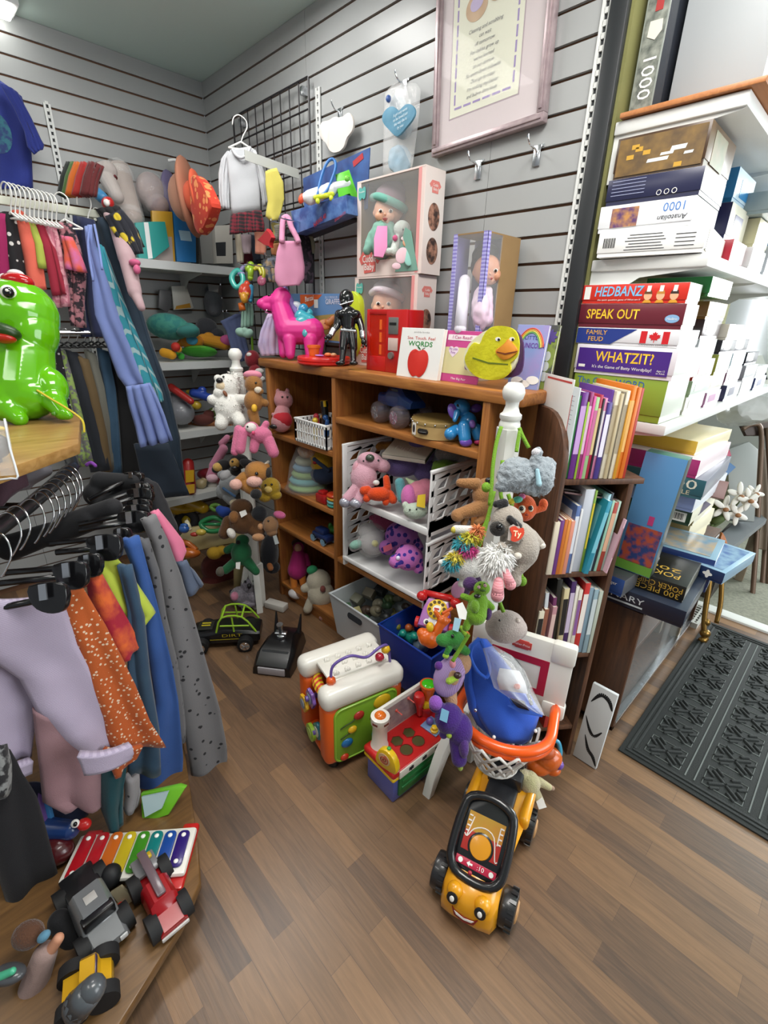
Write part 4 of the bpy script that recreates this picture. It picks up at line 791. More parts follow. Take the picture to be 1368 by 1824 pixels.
b=B(frame(on_(X,w_*.27,h*.6,.001),xa,ya));b.prism([(x*.02,y*.018)for x,y in[(q[0],q[1])for q in hs]],.0006);b.out('heart_print',mt('f0dcec',.4),r,0);txt('My Little\nPony',on_(X,w_*.27,h*.61,.0018),xa,ya,.008,mt('8a3a98',.4),r,.032);txt('The Big Fair',on_(X,w_*.5,h*.07),xa,ya,.007,WT,r,w_*.4)
b=B(frame(on_(X,w_*.72,h*.38,.0008),xa,ya));b.prism(smoothpoly([(-.012,-.014),(.0,-.018),(.014,-.01),(.012,.008),(-.004,.012),(-.014,.0)],3),.0005);b.out('colour_print',mt('7a4a9a',.4),r,0)
dk=T('board_book','yellow duck-shaped foil book with an orange beak at the right end of the bookcase top','book',at(885,672,y=-.29));FOIL=mt('e8e234',.25,.1,pat='soft',c2='d4cc28',s=30,bump=.4,bs=90)
yD=-.29
tr(dk,'back_cover',mt('4a2a5a',.4),smoothpoly([(880,590),(905,582),(930,600),(934,640),(925,668),(890,670),(868,640)],3),.006,y=yD+.024)
tr(dk,'pages',mt('e8e4c0',.6),smoothpoly([(842,612),(880,585),(915,588),(926,615),(918,655),(890,672),(850,668),(832,645)],3),.018,y=yD+.018)
tr(dk,'front_cover',FOIL,smoothpoly([(838,618),(846,610),(856,613),(862,598),(876,583),(900,581),(920,590),(926,612),(922,636),(910,646),(911,660),(896,674),(868,676),(843,666),(829,642),(834,626)],4),.004,.0008,y=yD)
tr(dk,'beak',mt('e09030',.35),smoothpoly([(884,624),(898,614),(906,604),(914,612),(923,624),(912,636),(898,641),(888,634)],3),.004,.0008,y=yD-.004)
tr(dk,'beak_line',mt('7a3a1a',.5),[(885,626),(900,629),(921,625),(921,627),(900,632),(885,628)],.001,y=yD-.008)
for u in(887,912):tr(dk,'eye',WT,[(u+4.5*cos(a),604+3.6*sin(a))for a in[2*pi*i/16 for i in range(16)]],.001,y=yD-.004);tr(dk,'pupil',BK,[(u+1.6+2*cos(a),605+2.4*sin(a))for a in[2*pi*i/12 for i in range(12)]],.001,y=yD-.005)
tr(dk,'collar_line',mt('6a7a20',.5),[(842,636),(870,645),(905,648),(905,650),(870,648),(842,639)],.001,y=yD-.004)
r,X,w_,h=card('pale blue rainbow picture book behind the duck-shaped book',905,672,971,578,-.215,.012,mt('7fa0d0',.35,pat='noise',c2='b090c8',s=14,soft=.25),rz=4);X3=X.to_3x3();xa,ya=X3@XR,X3@UP
txt('LITTLE',on_(X,w_*.55,h*.80),xa,ya,.011,mt('2a3a8a',.4),r,w_*.5);txt('UNICORN',on_(X,w_*.62,h*.68),xa,ya,.015,mt('6a3a98',.4),r,w_*.68,bold=.012)
for k_,c_ in enumerate(('d85a4a','e8a040','e8dc60','70b060')):
 b=B(frame(on_(X,w_*.5,h*.55,.0006),xa,ya));b.tube(circ((0,0,0),(w_*.46-k_*.004,0,0),(0,h*.40-k_*.004,0),14,.1*pi,.9*pi,True),.0018,5);b.out('rainbow_print',mt(c_,.5),r)
for xx,zz,s_ in((.3,.12,.02),(.55,.08,.018),(.8,.15,.02)):b=B(frame(on_(X,w_*xx,h*zz,.0006),xa,ya));b.prism([(s_*cos(a),s_*.6*sin(a))for a in[2*pi*i/16 for i in range(16)]],.0005);b.out('cloud_print',WT,r,0)
r,X,w_,h=card('green and grey picture book with paw shapes behind the rainbow book',952,668,992,578,-.17,.012,mt('8a9a4a',.4,pat='noise',c2='4a4a48',s=20),rz=6);X3=X.to_3x3();xa,ya=X3@XR,X3@UP
b=B(frame(on_(X,w_*.5,h*.82,.0006),xa,ya));b.prism([(.018*cos(a)*(1+.2*cos(9*a)),.018*sin(a)*(1+.2*cos(9*a)))for a in[2*pi*i/54 for i in range(54)]],.0005);b.out('star_print',mt('5a4a8a',.4),r,0)
for k_ in range(3):b=B(frame(on_(X,w_*.55,h*(.2+.16*k_),.0006),xa,ya));b.prism([(.010*cos(a),.014*sin(a))for a in[2*pi*i/16 for i in range(16)]],.0005);b.out('paw_print',mt('c8ccc8',.4),r,0)
pR=at(690,648,y=-.215);vm=T('toy_drink_machine','red toy vending machine with a see-through window on the bookcase top','toy',(pR.x,-.19,TZ))
x0,x1=at(656,600,y=-.23).x,at(727,600,y=-.23).x;z1=at(690,551,y=-.23).z;RED=plas('c01c1c');y0=-.23;wd=x1-x0;hz=z1-TZ
b=B();b.b2((x0,y0+.004,TZ),(x1,y0+.08,z1),.005);b.out('body',RED,vm)
fx0,fx1=x0+wd*.07,x0+wd*.50
for lo,hi in(((x0,TZ),(fx0,z1)),((fx1,TZ),(x1,z1)),((fx0,TZ),(fx1,TZ+hz*.25)),((fx0,z1-hz*.08),(fx1,z1))):b=B();b.b2((lo[0],y0-.008,lo[1]),(hi[0],y0+.004,hi[1]),.002);b.out('front',RED,vm)
b=B();b.b2((fx0,y0-.006,TZ+hz*.25),(fx1,y0-.004,z1-hz*.08));b.out('window',mt('d82a14',.08,al=.55),vm)
for k_ in range(3):b=B();b.cyl((x0+wd*.35,y0+.002,TZ+hz*(.28+.2*k_)),(x0+wd*.35,y0+.002,TZ+hz*(.44+.2*k_)),.010,None,14);b.out('bottle',mt('e86a24',.3),vm)
b=B();b.b2((x0+wd*.57,y0-.011,TZ+hz*.62),(x0+wd*.80,y0-.007,z1-hz*.12),.001);b.out('panel',mt('8a8a88',.3,.5),vm);b=B();b.b2((x0+wd*.57,y0-.011,TZ+hz*.36),(x0+wd*.80,y0-.007,TZ+hz*.56),.001);b.out('label_plate',mt('d0b8b0',.5),vm)
b=B();b.cyl((x0+wd*.66,y0-.008,TZ+hz*.28),(x0+wd*.66,y0-.018,TZ+hz*.28),.013,.012);b.out('coin_knob',mt('8c8480',.35,.5),vm);b=B();b.b2((x0+wd*.6,y0-.0125,z1-hz*.24),(x0+wd*.76,y0-.0105,z1-hz*.20));b.out('coin_slot',BLK,vm)
d=dep(at(623,600,y=-.285))
af=toy('action_figure','glossy black toy action figure with silver belt and cuffs at the bookcase top edge','toy figure',d,[(620,566,12,9,0),('c',620,562,621,585,16,11),(610,560,10,8,-7),(632,560,10,8,-7),('c',604,560,600,580,8,6),('c',601,580,590,595,6,4,0,-5),('c',636,560,643,580,7,6),('c',643,580,647,604,6,4,0,-2),('c',615,592,611,620,9.5,7),('c',612,620,609,644,6,5),(606,647,9,4,-4),('c',627,592,630,620,9.5,7),('c',629,620,630,644,6,5),(630,647,8,4,-4),('c',618,545,619,556,5,6)],[('head',plas('121214',.2),[(617,531,13,15),(615,540,9,9,-3)]),('belt',METAL,[('c',609,588,632,590,3.2,3.2,-7,-7),('c',632,590,609,588,3.2,3.2,7,7)]),('cuff',METAL,[('c',594,588,590,596,5.6,5.4,-4,-5)]),('cuff',METAL,[('c',645,592,646,600,5.4,5.2,-1,-2)]),('hand',plas('121214',.2),[(586,600,6,5,-6),(580,602,3,2,-6),(584,606,2,3.4,-8)]),('hand',plas('121214',.2),[(648,609,5,6,-2),(647,616,2,3.4,-3),(652,615,2,3.4,-3)]),('chin_strap',METAL,[('c',606,543,629,536,1.3,1.3,-12,-8)])],plas('121214',.18),vox=.0022)
tr(None,'yellow_toy_case',plas('c6d42c',.3),smoothpoly([(633,528),(644,526),(650,545),(648,600),(642,628),(634,628)],3),.03,.003,tg=('lime yellow plastic toy case standing behind the black action figure','toy case'),y=-.12)
d=dep(at(575,632,y=-.25));rc=at(575,634,y=-.25);s_=d/F
rd=T('toy_picnic_tray','round red toy tray near the left end of the bookcase top','toy',(rc.x,-.245,TZ));b=B(M.Translation((rc.x,-.245,TZ)));R_=47*s_
b.lathe([(R_*.93,0),(R_,.006),(R_,.012),(R_*.965,.0145),(R_,.017),(R_,.028),(R_*.97,.032)]);b.out('tray',plas('d8221c',.3),rd)
b=B(M.Translation((rc.x-.045,-.262,TZ+.0325)));b.lathe([(.020,0),(.025,.032),(.029,.032),(.029,.042),(.024,.042),(.019,.006)]);b.out('pot',plas('e8742c'),tg=('small orange toy flower pot standing on the red tray','toy pot'))
for k_,(dx,dy,c_,r_,ds)in enumerate(((.01,-.03,'a878c8',(.024,.016,.004),'flat lilac toy slice on the red tray'),(.03,.0,'e8844a',(.018,.014,.008),'orange toy bun on the red tray'),(.055,.01,'e0a878',(.014,.012,.008),'tan toy biscuit at the right of the red tray'))):b=B();b.ell((rc.x+dx,-.245+dy,TZ+.0325+r_[2]),r_);b.out('toy_food',mt(c_,.4),tg=(ds,'toy food','toy food on the red tray'))
d=dep(at(525,570,y=-.20));HP=mt('d42c88',.45)
hr=toy('toy_horse','large bright pink plastic toy horse with a blue saddle on the bookcase top','toy horse',d,[('c',515,590,555,590,23,23),('c',512,586,499,545,22,17),('c',498,540,502,530,18,17),('c',496,535,474,537,14,9),(467,541,10,9),('c',472,546,488,546,7,9),('c',506,600,505,630,12,8,8,8),('c',516,605,517,632,12,8,-9,-9),('c',566,600,566,630,14,9,8,8),('c',553,605,552,632,13,8,-9,-9),(505,631,8,4,6),(516,633,8,4,-8),(562,631,9,4,6),(551,633,8,4,-8)],[('ear',HP,[('c',499,528,499,512,5.5,1.2,-5,-5)]),('ear',HP,[('c',508,527,510,514,5,1.2,6,6)]),('eye',EYE,[(480,526,3.2,2,-9,-20)]),('mane',mt('7a68a8',.5),[('c',508,515,522,545,5,6,2,2),('c',522,545,530,562,6,4,2,2)]),('saddle',plas('3aa0b0'),[('c',536,565,552,572,12,11,-6,-6),('c',538,560,550,558,10,8,4,4)]),('saddle_back',plas('d8dce4'),[(527,544,10,7,4),('c',536,552,545,562,7,6)]),('saddle_flap',plas('4aa4b0'),[(537,573,12,9,-16,0,5),(543,590,6,11,-18,-8,4)]),('saddle_pad',plas('2f86b0'),[(540,551,9,10,-2,30)])],HP,vox=.0035)
cb=T('toy_box','orange and blue toy carton with a giraffe picture, behind the pink horse','toy box',at(580,600,y=-.07));yB=-.075
tr(cb,'carton',mt('5f86b4',.35),[(534,524),(628,524),(628,612),(536,604)],.05,.001,y=-.03);tr(cb,'orange_panel',mt('d8622c',.4),[(534.5,524.6),(574,524.6),(556,545),(536,552)],.0006,y=-.08);tr(cb,'field_print',mt('7a8a4a',.4,pat='noise',c2='b08a50',s=25,soft=.2),[(540,565),(627,556),(627,610),(540,602)],.0006,y=-.08)
txt('Banzai',at(551,532,y=-.0815),XR+UP*.12,UP,.022,WT,cb,.068,bold=.015);txt('GIRAFFE',at(592,538,y=-.0815),XR,UP,.022,mt('d8dce8',.4),cb,.10,bold=.012);txt('SILLY SPRINKLER',at(590,530,y=-.0815),XR,UP,.011,mt('c8d4e8',.4),cb,.09);pic(cb,at(563,541,y=-.0806),XR,UP,.03,.036,WT,'price_label')
dd_=dep(at(590,570,y=-.085));blobs(dd_,[('c',585,575,606,556,7,4,0,0),(578,578,12,10,0,0,3)]).b.out('giraffe_print',mt('a8642c',.5,pat='dots',c2='7a3a1a',s=60,t=.3),cb,180,remesh=.002)
# ================================================================ TOYS STANDING ON THE FLOOR
ORG=plas('e6601a',.35);WPL=plas('e6e3da',.35);GRN=plas('7fae2e',.35);PURP=plas('6a54a0',.35);YLW=plas('e8bf1e',.3);REDP=plas('c4201f',.3);BLP=plas('2f62b8',.35)
X=loc(2.005,-.655,0,radians(-13));hx,hy,H=.122,.150,.345
ac=T('activity_cube','orange and white baby activity cube with heart bumps on its lid','toy',(2.005,-.655,0))
for sx_ in(-1,1):
 for sy_ in(-1,1):b=B(X);b.lathe([(.016,0),(.02,.003),(.02,.03),(.015,.034)],M.Translation((sx_*(hx-.035),sy_*(hy-.04),0)));b.out('foot',BLK,ac)
 b=B(X);b.box((sx_*(hx-.035),0,.03+.125),(.07,2*hy,.25),None,.022,3);b.out('side_wall',ORG,ac)
 b=B(X);b.box((sx_*(hx-.032),0,H-.04),(.078,2*hy+.012,.078),None,.030,4);b.out('white_cap',WPL,ac)
 if sx_==1:
  b=B(X@frame((hx-.003,0,.155),(0,1,0),(0,0,1)));b.prism(rrect(.245,.235,.03),.006,None,.002);b.out('green_panel',GRN,ac)
  b=B(X@frame((hx+.002,0,.155),(0,1,0),(0,0,1)));b.tube([(x,y,.001)for x,y in rrect(.236,.226,.028)],.003,6,True);b.out('panel_rim',plas('94c23a'),ac)
  for nm,y,z,r_,c in(('ladybird',-.03,.215,.020,'b02a24'),('yellow_bead',-.055,.165,.017,'e0b020'),('blue_key',-.075,.115,.022,'1f6aa8'),('sun_dial',.06,.235,.034,'e2b81e'),('red_dot',-.085,.055,.016,'c83a20'),('teal_dial',.05,.10,.03,'2a9a8a')):
   b=B(X);b.ell((hx+.004,y,z),(.009,r_,r_*.85));b.out(nm,plas(c),ac)
  for z0 in(.20,.155):b=B(X);b.tube([(hx+.005,-.10,z0-.012),(hx+.007,-.08,z0-.002),(hx+.006,-.06,z0),(hx+.007,-.04,z0+.012)],.002,6,False,4);b.out('string_print',mt('2c4018',.5),ac)
b=B(X);b.b2((-hx+.04,-.075,.035),(hx-.04,hy-.02,.075),.01);b.b2((-hx+.05,.05,.05),(hx-.05,hy-.012,H-.06),.008);b.out('inner_wall',ORG,ac)
b=B(X);b.b2((-hx+.055,-hy+.055,H-.036),(hx-.055,hy-.01,H-.012),.008);b.b2((-hx+.068,-hy+.045,H-.018),(hx-.068,hy-.03,H-.004),.006);b.out('lid',WPL,ac)
for i in range(3):
 for j in range(5):b=B(X@loc(-.038+.038*i,-.072+.042*j+.008*(i==1),H-.002,.6));b.ell((-.0045,.003,0),(.0065,.008,.008));b.ell((.0045,.003,0),(.0065,.008,.008));b.ell((0,-.006,0),(.004,.006,.007));b.out('heart_bump',WPL,ac)
b=B(X);b.tube(circ((0,-hy+.055,H-.075),(.05,0,0),(0,-.02,.0),10,0,-pi*-1,True),.02,8);b.out('drum',mt('c8402a',.4,pat='bx',c2='e0c02a',s=16,t=.5),ac)
b=B(X);bz=H;pts=[(hx-.052,-.105,bz+.006),(hx-.055,-.095,bz+.06),(hx-.045,-.04,bz+.085),(hx-.04,.02,bz+.06),(hx-.04,.07,bz+.08),(hx-.045,.105,bz+.07),(hx-.045,.118,bz+.0)]
b.tube(pts,.005,10,False,6);b.out('bead_wire',PURP,ac)
for n_,p_,c in(('orange_bead',pts[0],'dc5a1c'),('red_bead',(hx-.045,.075,bz+.035),'b01e34'),('yellow_bead',(hx-.044,.098,bz+.06),'e0b41e')):b=B(X);b.ell(p_,(.017,.017,.016),None,8,6);b.out(n_,plas(c),ac)
for i,(gx_,gz,r_,c,c2,n)in enumerate(((-.015,.225,.032,'7a5aa8','8a98a0',6),(-.045,.185,.030,'e0b02a','8a98a8',5),(.04,.125,.032,'1f6a78','c8c4b0',4),(.01,.10,.032,'9ac23a','a8c060',24))):
 b=B(X@frame((gx_,-hy+.012-.014*(i%2),gz),(1,0,0),(0,0,1)));b.prism([(r_*cos(a)*(1+.14*cos(n*a)*(n<20)),r_*sin(a)*(1+.14*cos(n*a)*(n<20)))for a in[2*pi*k_/48 for k_ in range(48)]],.012,None,.003)
 o=b.out('gear',plas(c),ac);b=B(X@frame((gx_,-hy-.001-.014*(i%2),gz),(1,0,0),(0,0,1)));b.prism([(r_*.6*cos(a),r_*.6*sin(a))for a in[2*pi*k_/20 for k_ in range(20)]],.002);b.out('gear_disc',mt(c2,.4),o)
for gx_,gz in((-.02,.225),(.03,.115)):b=B(X);b.cyl((gx_,-hy-.012,gz),(gx_,0.05,gz),.010);b.out('axle',PURP,ac)
b=B(X);b.box((0,-hy+.03,.055),(2*hx-.06,.05,.05),None,.02,3);b.out('arch',ORG,ac)
X=loc(2.255,-.595,0,radians(-3));hx,hy=.066,.137
wb=T('toy_workbench','red, green and violet toy workbench with a white tower, beside the activity cube','toy',(2.255,-.595,0))
b=B(X);b.b2((-hx,-hy,0),(hx,hy,.105),.006);b.out('tub',plas('5a66b4',.4),wb)
b=B(X);b.b2((hx-.006,-hy+.02,.02),(hx+.008,hy-.01,.118),.004);b.b2((hx+.005,-hy+.03,.045),(hx+.011,hy-.02,.06),.002);b.b2((hx+.005,-hy+.03,.075),(hx+.011,hy-.02,.09),.002);b.out('green_side',plas('1f7a3c',.35),wb)
b=B(X);b.b2((-hx-.006,-hy-.012,.105),(hx+.010,hy+.008,.120),.006,3);b.out('yellow_rim',YLW,wb)
b=B(X);b.b2((-hx-.008,-hy-.014,.119),(hx+.012,hy+.008,.148),.010,3);b.out('red_top',REDP,wb)
b=B(X);b.b2((hx+.008,-hy+.012,.112),(hx+.015,hy-.0,.142),.002);b.out('label_strip',mt('d8d4c8',.4),wb)
for k_ in range(4):b=B(X);b.b2((hx+.0145,-.085+.06*k_,.12),(hx+.0156,-.065+.06*k_,.134));b.b2((hx+.0145,-.075+.06*k_,.116),(hx+.0156,-.072+.06*k_,.137));b.out('tool_print',BK,wb,0)
for i,(x,y)in enumerate(((.035,-.055),(-.01,-.055),(.035,.0),(-.01,.0))):
 b=B(X@M.Translation((x,y,.148)));b.lathe([(.012,0),(.019,.0),(.019,.0035),(.012,.0035)][::-1]if 0 else[(.0225,-.001),(.0225,.0022),(.021,.0024),(.0205,-.001)],None,6 if i%2 else 20);b.out('hole_rim',plas('8a1418'),wb)
 b=B(X@M.Translation((x,y,.1472)));b.lathe([(.021,0),(.021,.0015)],None,6 if i%2 else 20);b.out('shape_hole',mt('4a4418',.7),wb)
b=B(X);b.b2((-hx-.004,-hy+.03,.145),(-hx+.008,hy-.005,.27),.003);b.out('back_board',WPL,wb)
b=B(X);b.b2((-hx+.0085,-hy+.05,.155),(-hx+.0095,hy-.02,.255));b.out('board_print',mt('b8a8a4',.5,pat='soft',c2='8a7a84',s=40),wb)
for y,z in((-.02,.225),(.035,.245)):b=B(X);b.cyl((-hx+.008,y,z),(-hx+.035,y+.004,z-.004),.0022);b.ell((-hx+.01,y,z),.006);b.out('nail',plas('d85a50'),wb)
b=B(X@M.Translation((-hx+.026,-hy+.03,.148)));b.lathe([(.030,0),(.026,.01),(.024,.085),(.031,.095),(.031,.122),(.024,.124)]);b.out('tower',WPL,wb)
b=B(X@M.Translation((-hx+.026,-hy+.03,.262)));b.ell((0,0,0),.022);b.out('orange_ball',plas('e0701c',.2),wb)
for a in range(5):b=B(X@M.Translation((-hx+.026,-hy+.03,.256))@M.Rotation(a*1.25,4,'Z'));b.box((.0305,0,0),(.003,.018,.007));b.out('slot',mt('6a2a1c',.5),wb)
b=B(X@frame((hx-.028,-hy+.005,.147),(cos(.2),sin(.2),0),(0,0,1)))
arch=[(-.034,0),(-.036,.035),(-.026,.062),(0,.074),(.026,.062),(.037,.035),(.036,0)]
b.prism(smoothpoly(arch[:],3),.022,None,.004);b.out('yellow_arch',YLW,wb)
b=B(X@frame((hx-.028,-hy-.0185+.0,.185),(cos(.2),sin(.2),0),(0,0,1)));b.lathe([(.022,0),(.022,.001),(.014,.0014)]);b.out('spiral_disc',mt('d8b890',.5),wb);b=B(X@frame((hx-.028,-hy-.0205,.185),(cos(.2),sin(.2),0),(0,0,1)));b.tube([(.018*t*cos(14*t),.018*t*sin(14*t),.001)for t in[i/30 for i in range(31)]],.0014,5);b.out('spiral_print',mt('a83a20',.5),wb)
b=B(X);b.ell((hx-.025,-hy-.002,.222),(.007,.007,.005));b.out('green_button',plas('3aa84a'),wb)
b=B(X@loc(hx-.04,hy-.055,.1485,.1));b.b2((-.034,-.03,0),(.034,.03,.006),.002);b.out('blue_plate',plas('7a9ac8'),wb)
b=B(X@M.Translation((hx-.022,hy-.07,.154)));b.lathe([(.013,0),(.014,.008),(.010,.010),(.010,.02),(.006,.022)],None,14);b.out('yellow_peg',YLW,wb)
b=B(X);b.ell((hx-.055,hy-.058,.166),.013);b.out('violet_ball',PURP,wb);b=B(X);b.b2((hx-.05,hy-.04,.155),(hx-.03,hy-.025,.18),.003);b.out('teal_block',plas('6aa89a'),wb)
b=B(X@M.Translation((-hx+.03,hy-.03,.148)));b.lathe([(.022,0),(.022,.03),(.028,.032),(.028,.04),(.022,.042)],None,16);b.out('red_stand',REDP,wb)
b=B(X@M.Translation((-hx+.03,hy-.03,.19)));b.lathe([(.027,0),(.030,.006),(.027,.022),(.016,.024)],None,6);b.out('yellow_nut',YLW,wb)
b=B(X@M.Translation((-hx+.028,hy-.065,.22))@M.Rotation(.1,4,'X'));b.lathe([(.010,-.06),(.012,-.02),(.019,0),(.021,.02),(.016,.034),(.006,.036)]);b.out('red_hammer',REDP,wb)
b=B(X@M.Translation((-hx+.03,hy-.025,.215)));b.lathe([(.018,0),(.022,.03),(.030,.055),(.031,.062),(.025,.063)]);b.out('orange_cup',plas('d8651c'),wb);b=B(X@M.Translation((-hx+.03,hy-.025,.276)));b.ell((0,0,0),(.025,.025,.008));b.out('green_lens',mt('4ad01c',.08,coat=.6),wb)
TA=V((.951,.309,0));TB_=V((-.309,.951,0));X=frame((2.655,-.771,0),TA,TB_)
tk=T('ride_on_truck','yellow and black smiling ride-on toy truck with an orange basketball hoop behind','toy truck',(2.655,-.771,0))
TY=plas('e09a14',.3);TBK=plas('1a1a1c',.25)
def wheel(x,y,r_=.047,w_=.042):
 s_=1 if x>0 else-1
 b=B(X@frame((x,y,r_),(0,1,0),(0,0,1)));b.lathe([(r_*.72,-w_/2),(r_*.95,-w_/2+.003),(r_,-w_/2+.01),(r_,w_/2-.01),(r_*.95,w_/2-.003),(r_*.72,w_/2)],None,30)
 for k_ in range(14):a=2*pi*k_/14;b.box((r_*cos(a),r_*sin(a),w_*.22),(.008,.008,w_*.4),M.Rotation(a,3,'Z'))
 o=b.out('wheel',plas('202022',.35),tk);b=B(X@frame((x,y,r_),(0,1,0),(0,0,1)));b.lathe([(r_*.6,w_/2-.001),(r_*.5,w_/2+.004),(.006,w_/2+.006)]);b.out('hub_cap',mt('b88a5a',.4),o)
for x,y in((-.092,0),(.092,0),(-.090,.245),(.090,.245)):wheel(x,y)
def loft(b,secs,n=8):
 rings=[]
 for y,w0,w1,z0,z1,rd in secs:
  pl=[(-w0,z0),(w0,z0),(w0+(w1-w0)*.55,z0+(z1-z0)*.6),(w1,z1-rd),(w1-rd,z1),(-w1+rd,z1),(-w1,z1-rd),(-w0-(w1-w0)*.55,z0+(z1-z0)*.6)]
  rings.append([b.bm.verts.new((p_[0],y,p_[1]))for p_ in pl])
 m_=len(rings[0])
 for i in range(len(rings)-1):
  for j in range(m_):b.bm.faces.new((rings[i][j],rings[i][(j+1)%m_],rings[i+1][(j+1)%m_],rings[i+1][j]))
 b.bm.faces.new(rings[0][::-1]);b.bm.faces.new(rings[-1])
 return b
b=B(X);loft(b,[(-.085,.035,.030,.045,.085,.012),(-.072,.065,.06,.03,.108,.02),(-.045,.076,.070,.025,.122,.02),(0,.060,.070,.055,.132,.02),(.05,.058,.072,.045,.15,.02),(.10,.062,.076,.03,.148,.02),(.2,.066,.086,.03,.138,.02),(.26,.064,.088,.06,.145,.02),(.315,.07,.084,.035,.138,.02),(.335,.06,.07,.05,.12,.015)])
es=list(b.bm.edges);bmesh.ops.subdivide_edges(b.bm,edges=es,cuts=1,smooth=.5,use_grid_fill=True);b.out('body',TY,tk,60)
for sx_ in(-1,1):
 b=B(X);b.box((sx_*.079,.25,.128),(.030,.16,.045),M.Rotation(-.05,3,'X'),.014,3);b.out('fender',TY,tk,60)
 b=B(X);b.ell((sx_*.036,-.062,.108),(.021,.02,.022));b.out('eye_bump',TY,tk,180)
 b=B(X@frame((sx_*.036,-.082,.108),(1,0,.0),(0,.35,.94)));b.lathe([(.0145,0),(.0145,.003),(.011,.005)],None,20);o=b.out('eye',BLK,tk);b=B(X@frame((sx_*.036,-.0855,.1095),(1,0,0),(0,.35,.94)));b.ell((0,0,.001),(.006,.008,.002));b.out('eye_highlight',WT,o,180)
b=B(X@frame((0,-.0845,.068),(1,0,0),(0,.2,.98)));sm_=[(-.034,.012),(-.02,.002),(0,-.002),(.02,.002),(.034,.012),(.026,-.008),(0,-.016),(-.026,-.008)];b.prism(sm_,.004,None,.001);b.out('smile',mt('8a1f1c',.4),tk);b=B(X@frame((0,-.089,.069),(1,0,0),(0,.2,.98)));b.prism([(-.026,.006),(0,-.001),(.026,.006),(.020,-.002),(0,-.006),(-.020,-.002)],.001);b.out('teeth',WT,tk)
ang=radians(40);PX_=X@frame((-.004,.047,.180),(1,0,0),(0,cos(ang),sin(ang)))@M.Scale(1.12,4)
b=B(PX_);po=smoothpoly([(-.058,-.065),(-.064,-.03),(-.062,.04),(-.05,.075),(0,.088),(.05,.075),(.062,.04),(.064,-.03),(.058,-.065),(.03,-.085),(-.03,-.085)],3);b.prism(po,.022,M.Translation((0,0,-.020)),.006);b.out('panel',TBK,tk)
b=B(PX_);b.tube([(x*.98,y,.008)for x,y in po],.0105,10,True);b.out('steering_loop',TBK,tk,180)
b=B(PX_);b.b2((-.044,-.036,.0),(.044,.046,.003),.001);b.out('court_print',mt('b8342c',.35),tk)
b=B(PX_);b.b2((-.044,.006,.0012),(.044,.046,.0034));b.out('sunset_print',mt('c8782a',.35,pat='soft',c2='b09a34',s=14),tk)
b=B(PX_@M.Translation((0,-.018,.002)));b.lathe([(.030,0),(.030,.002),(.027,.0035)],None,28);b.out('speaker_rim',TBK,tk);b=B(PX_@M.Translation((0,-.018,.004)));b.lathe([(.026,0),(.024,.005),(.01,.007)],None,28);b.out('speaker',plas('dc941c'),tk)
for rr in range(1,4):
 b=B(PX_)
 for a in range(6*rr):q=2*pi*a/(6*rr);r2=.0065*rr;b.ell((r2*cos(q),-.018+r2*sin(q),.0105-.0008*rr),.0011,None,6,4)
 b.out('speaker_holes',mt('4a3008',.7),tk,180)
LN=mt('ece4dc',.4)
for pts in([(-.043,-.004),(-.036,-.008),(-.024,.012),(.0,.022),(.024,.012),(.037,-.030),(.043,-.03)],[(.034,.0),(.034,.038)],[(-.037,-.006),(-.03,.036)]):b=B(PX_);b.tube([(x,y,.0036)for x,y in pts],.0014,6,False,3);b.out('court_line',LN,tk)
for sx_ in(-1,1):
 for k_ in range(4):b=B(PX_);b.b2((sx_*.034,.002+k_*.011,.0034),(sx_*.042,.005+k_*.011,.0046));b.out('court_tick',LN,tk,0)
b=B(PX_);b.b2((-.048,-.066,0),(.048,-.050,.0035),.001);b.out('score_panel',mt('c02a48',.3),tk)
txt(':10',PX_@V((.012,-.058,.0042)),PX_.to_3x3()@XR,PX_.to_3x3()@YR,.011,WT,tk,.018)
b=B(PX_@M.Translation((-.014,-.058,.004)));b.prism([(-.007,0),(0,.006),(0,.002),(.007,.002),(.007,-.002),(0,-.002),(0,-.006)],.0008);b.out('arrow_print',WT,tk)
for x in(-.036,.037):b=B(PX_@M.Translation((x,-.058,.0038)));b.lathe([(.0055,0),(.0055,.001)],None,14);b.out('symbol_print',WT,tk)
b=B(PX_);b.ell((-.008,-.074,.003),(.005,.005,.003));b.out('red_button',plas('b02a38'),tk)
b=B(X);b.b2((-.045,.12,.10),(.045,.30,.155),.008);b.b2((-.052,.255,.13),(.052,.33,.19),.01);b.out('seat',plas('25262a',.4),tk)
b=B(X);b.b2((-.058,.30,.05),(.046,.345,.30),.008);b.b2((-.040,.335,.28),(.030,.375,.40),.006);b.out('hoop_post',plas('222226',.4),tk)
BX0=-.03;zb0,zb1=.365,.60;BXM=X@frame((BX0,.385,.485),(1,0,0),(0,.07,.997))
W2,H2=.147,.122
hex8=lambda w_,h_,c:[(-w_+c,-h_),(w_-c,-h_),(w_,-h_+c),(w_,h_-c),(w_-c,h_),(-w_+c,h_),(-w_,h_-c),(-w_,-h_+c)]
b=B(BXM);b.prism(hex8(W2,H2,.035),.022,M.Translation((0,0,-.022)),.006);b.out('backboard',WPL,tk)
b=B(BXM);b.prism(hex8(W2,H2,.035),.006,M.Translation((0,0,.0)),.003)
b.out('backboard_face',WPL,tk)
for x0,x1 in((-W2-.004,-.083),(.083,W2+.004)):b=B(BXM);b.b2((x0,H2-.062,-.024),(x1,H2+.004,.012),.010);b.out('corner_grip',WPL,tk);b=B(BXM);b.b2((x0+.0,-H2-.004,-.024),(x1,-H2+.05,.012),.010);b.out('corner_grip',WPL,tk)
RC_=mt('b01a3a',.4)
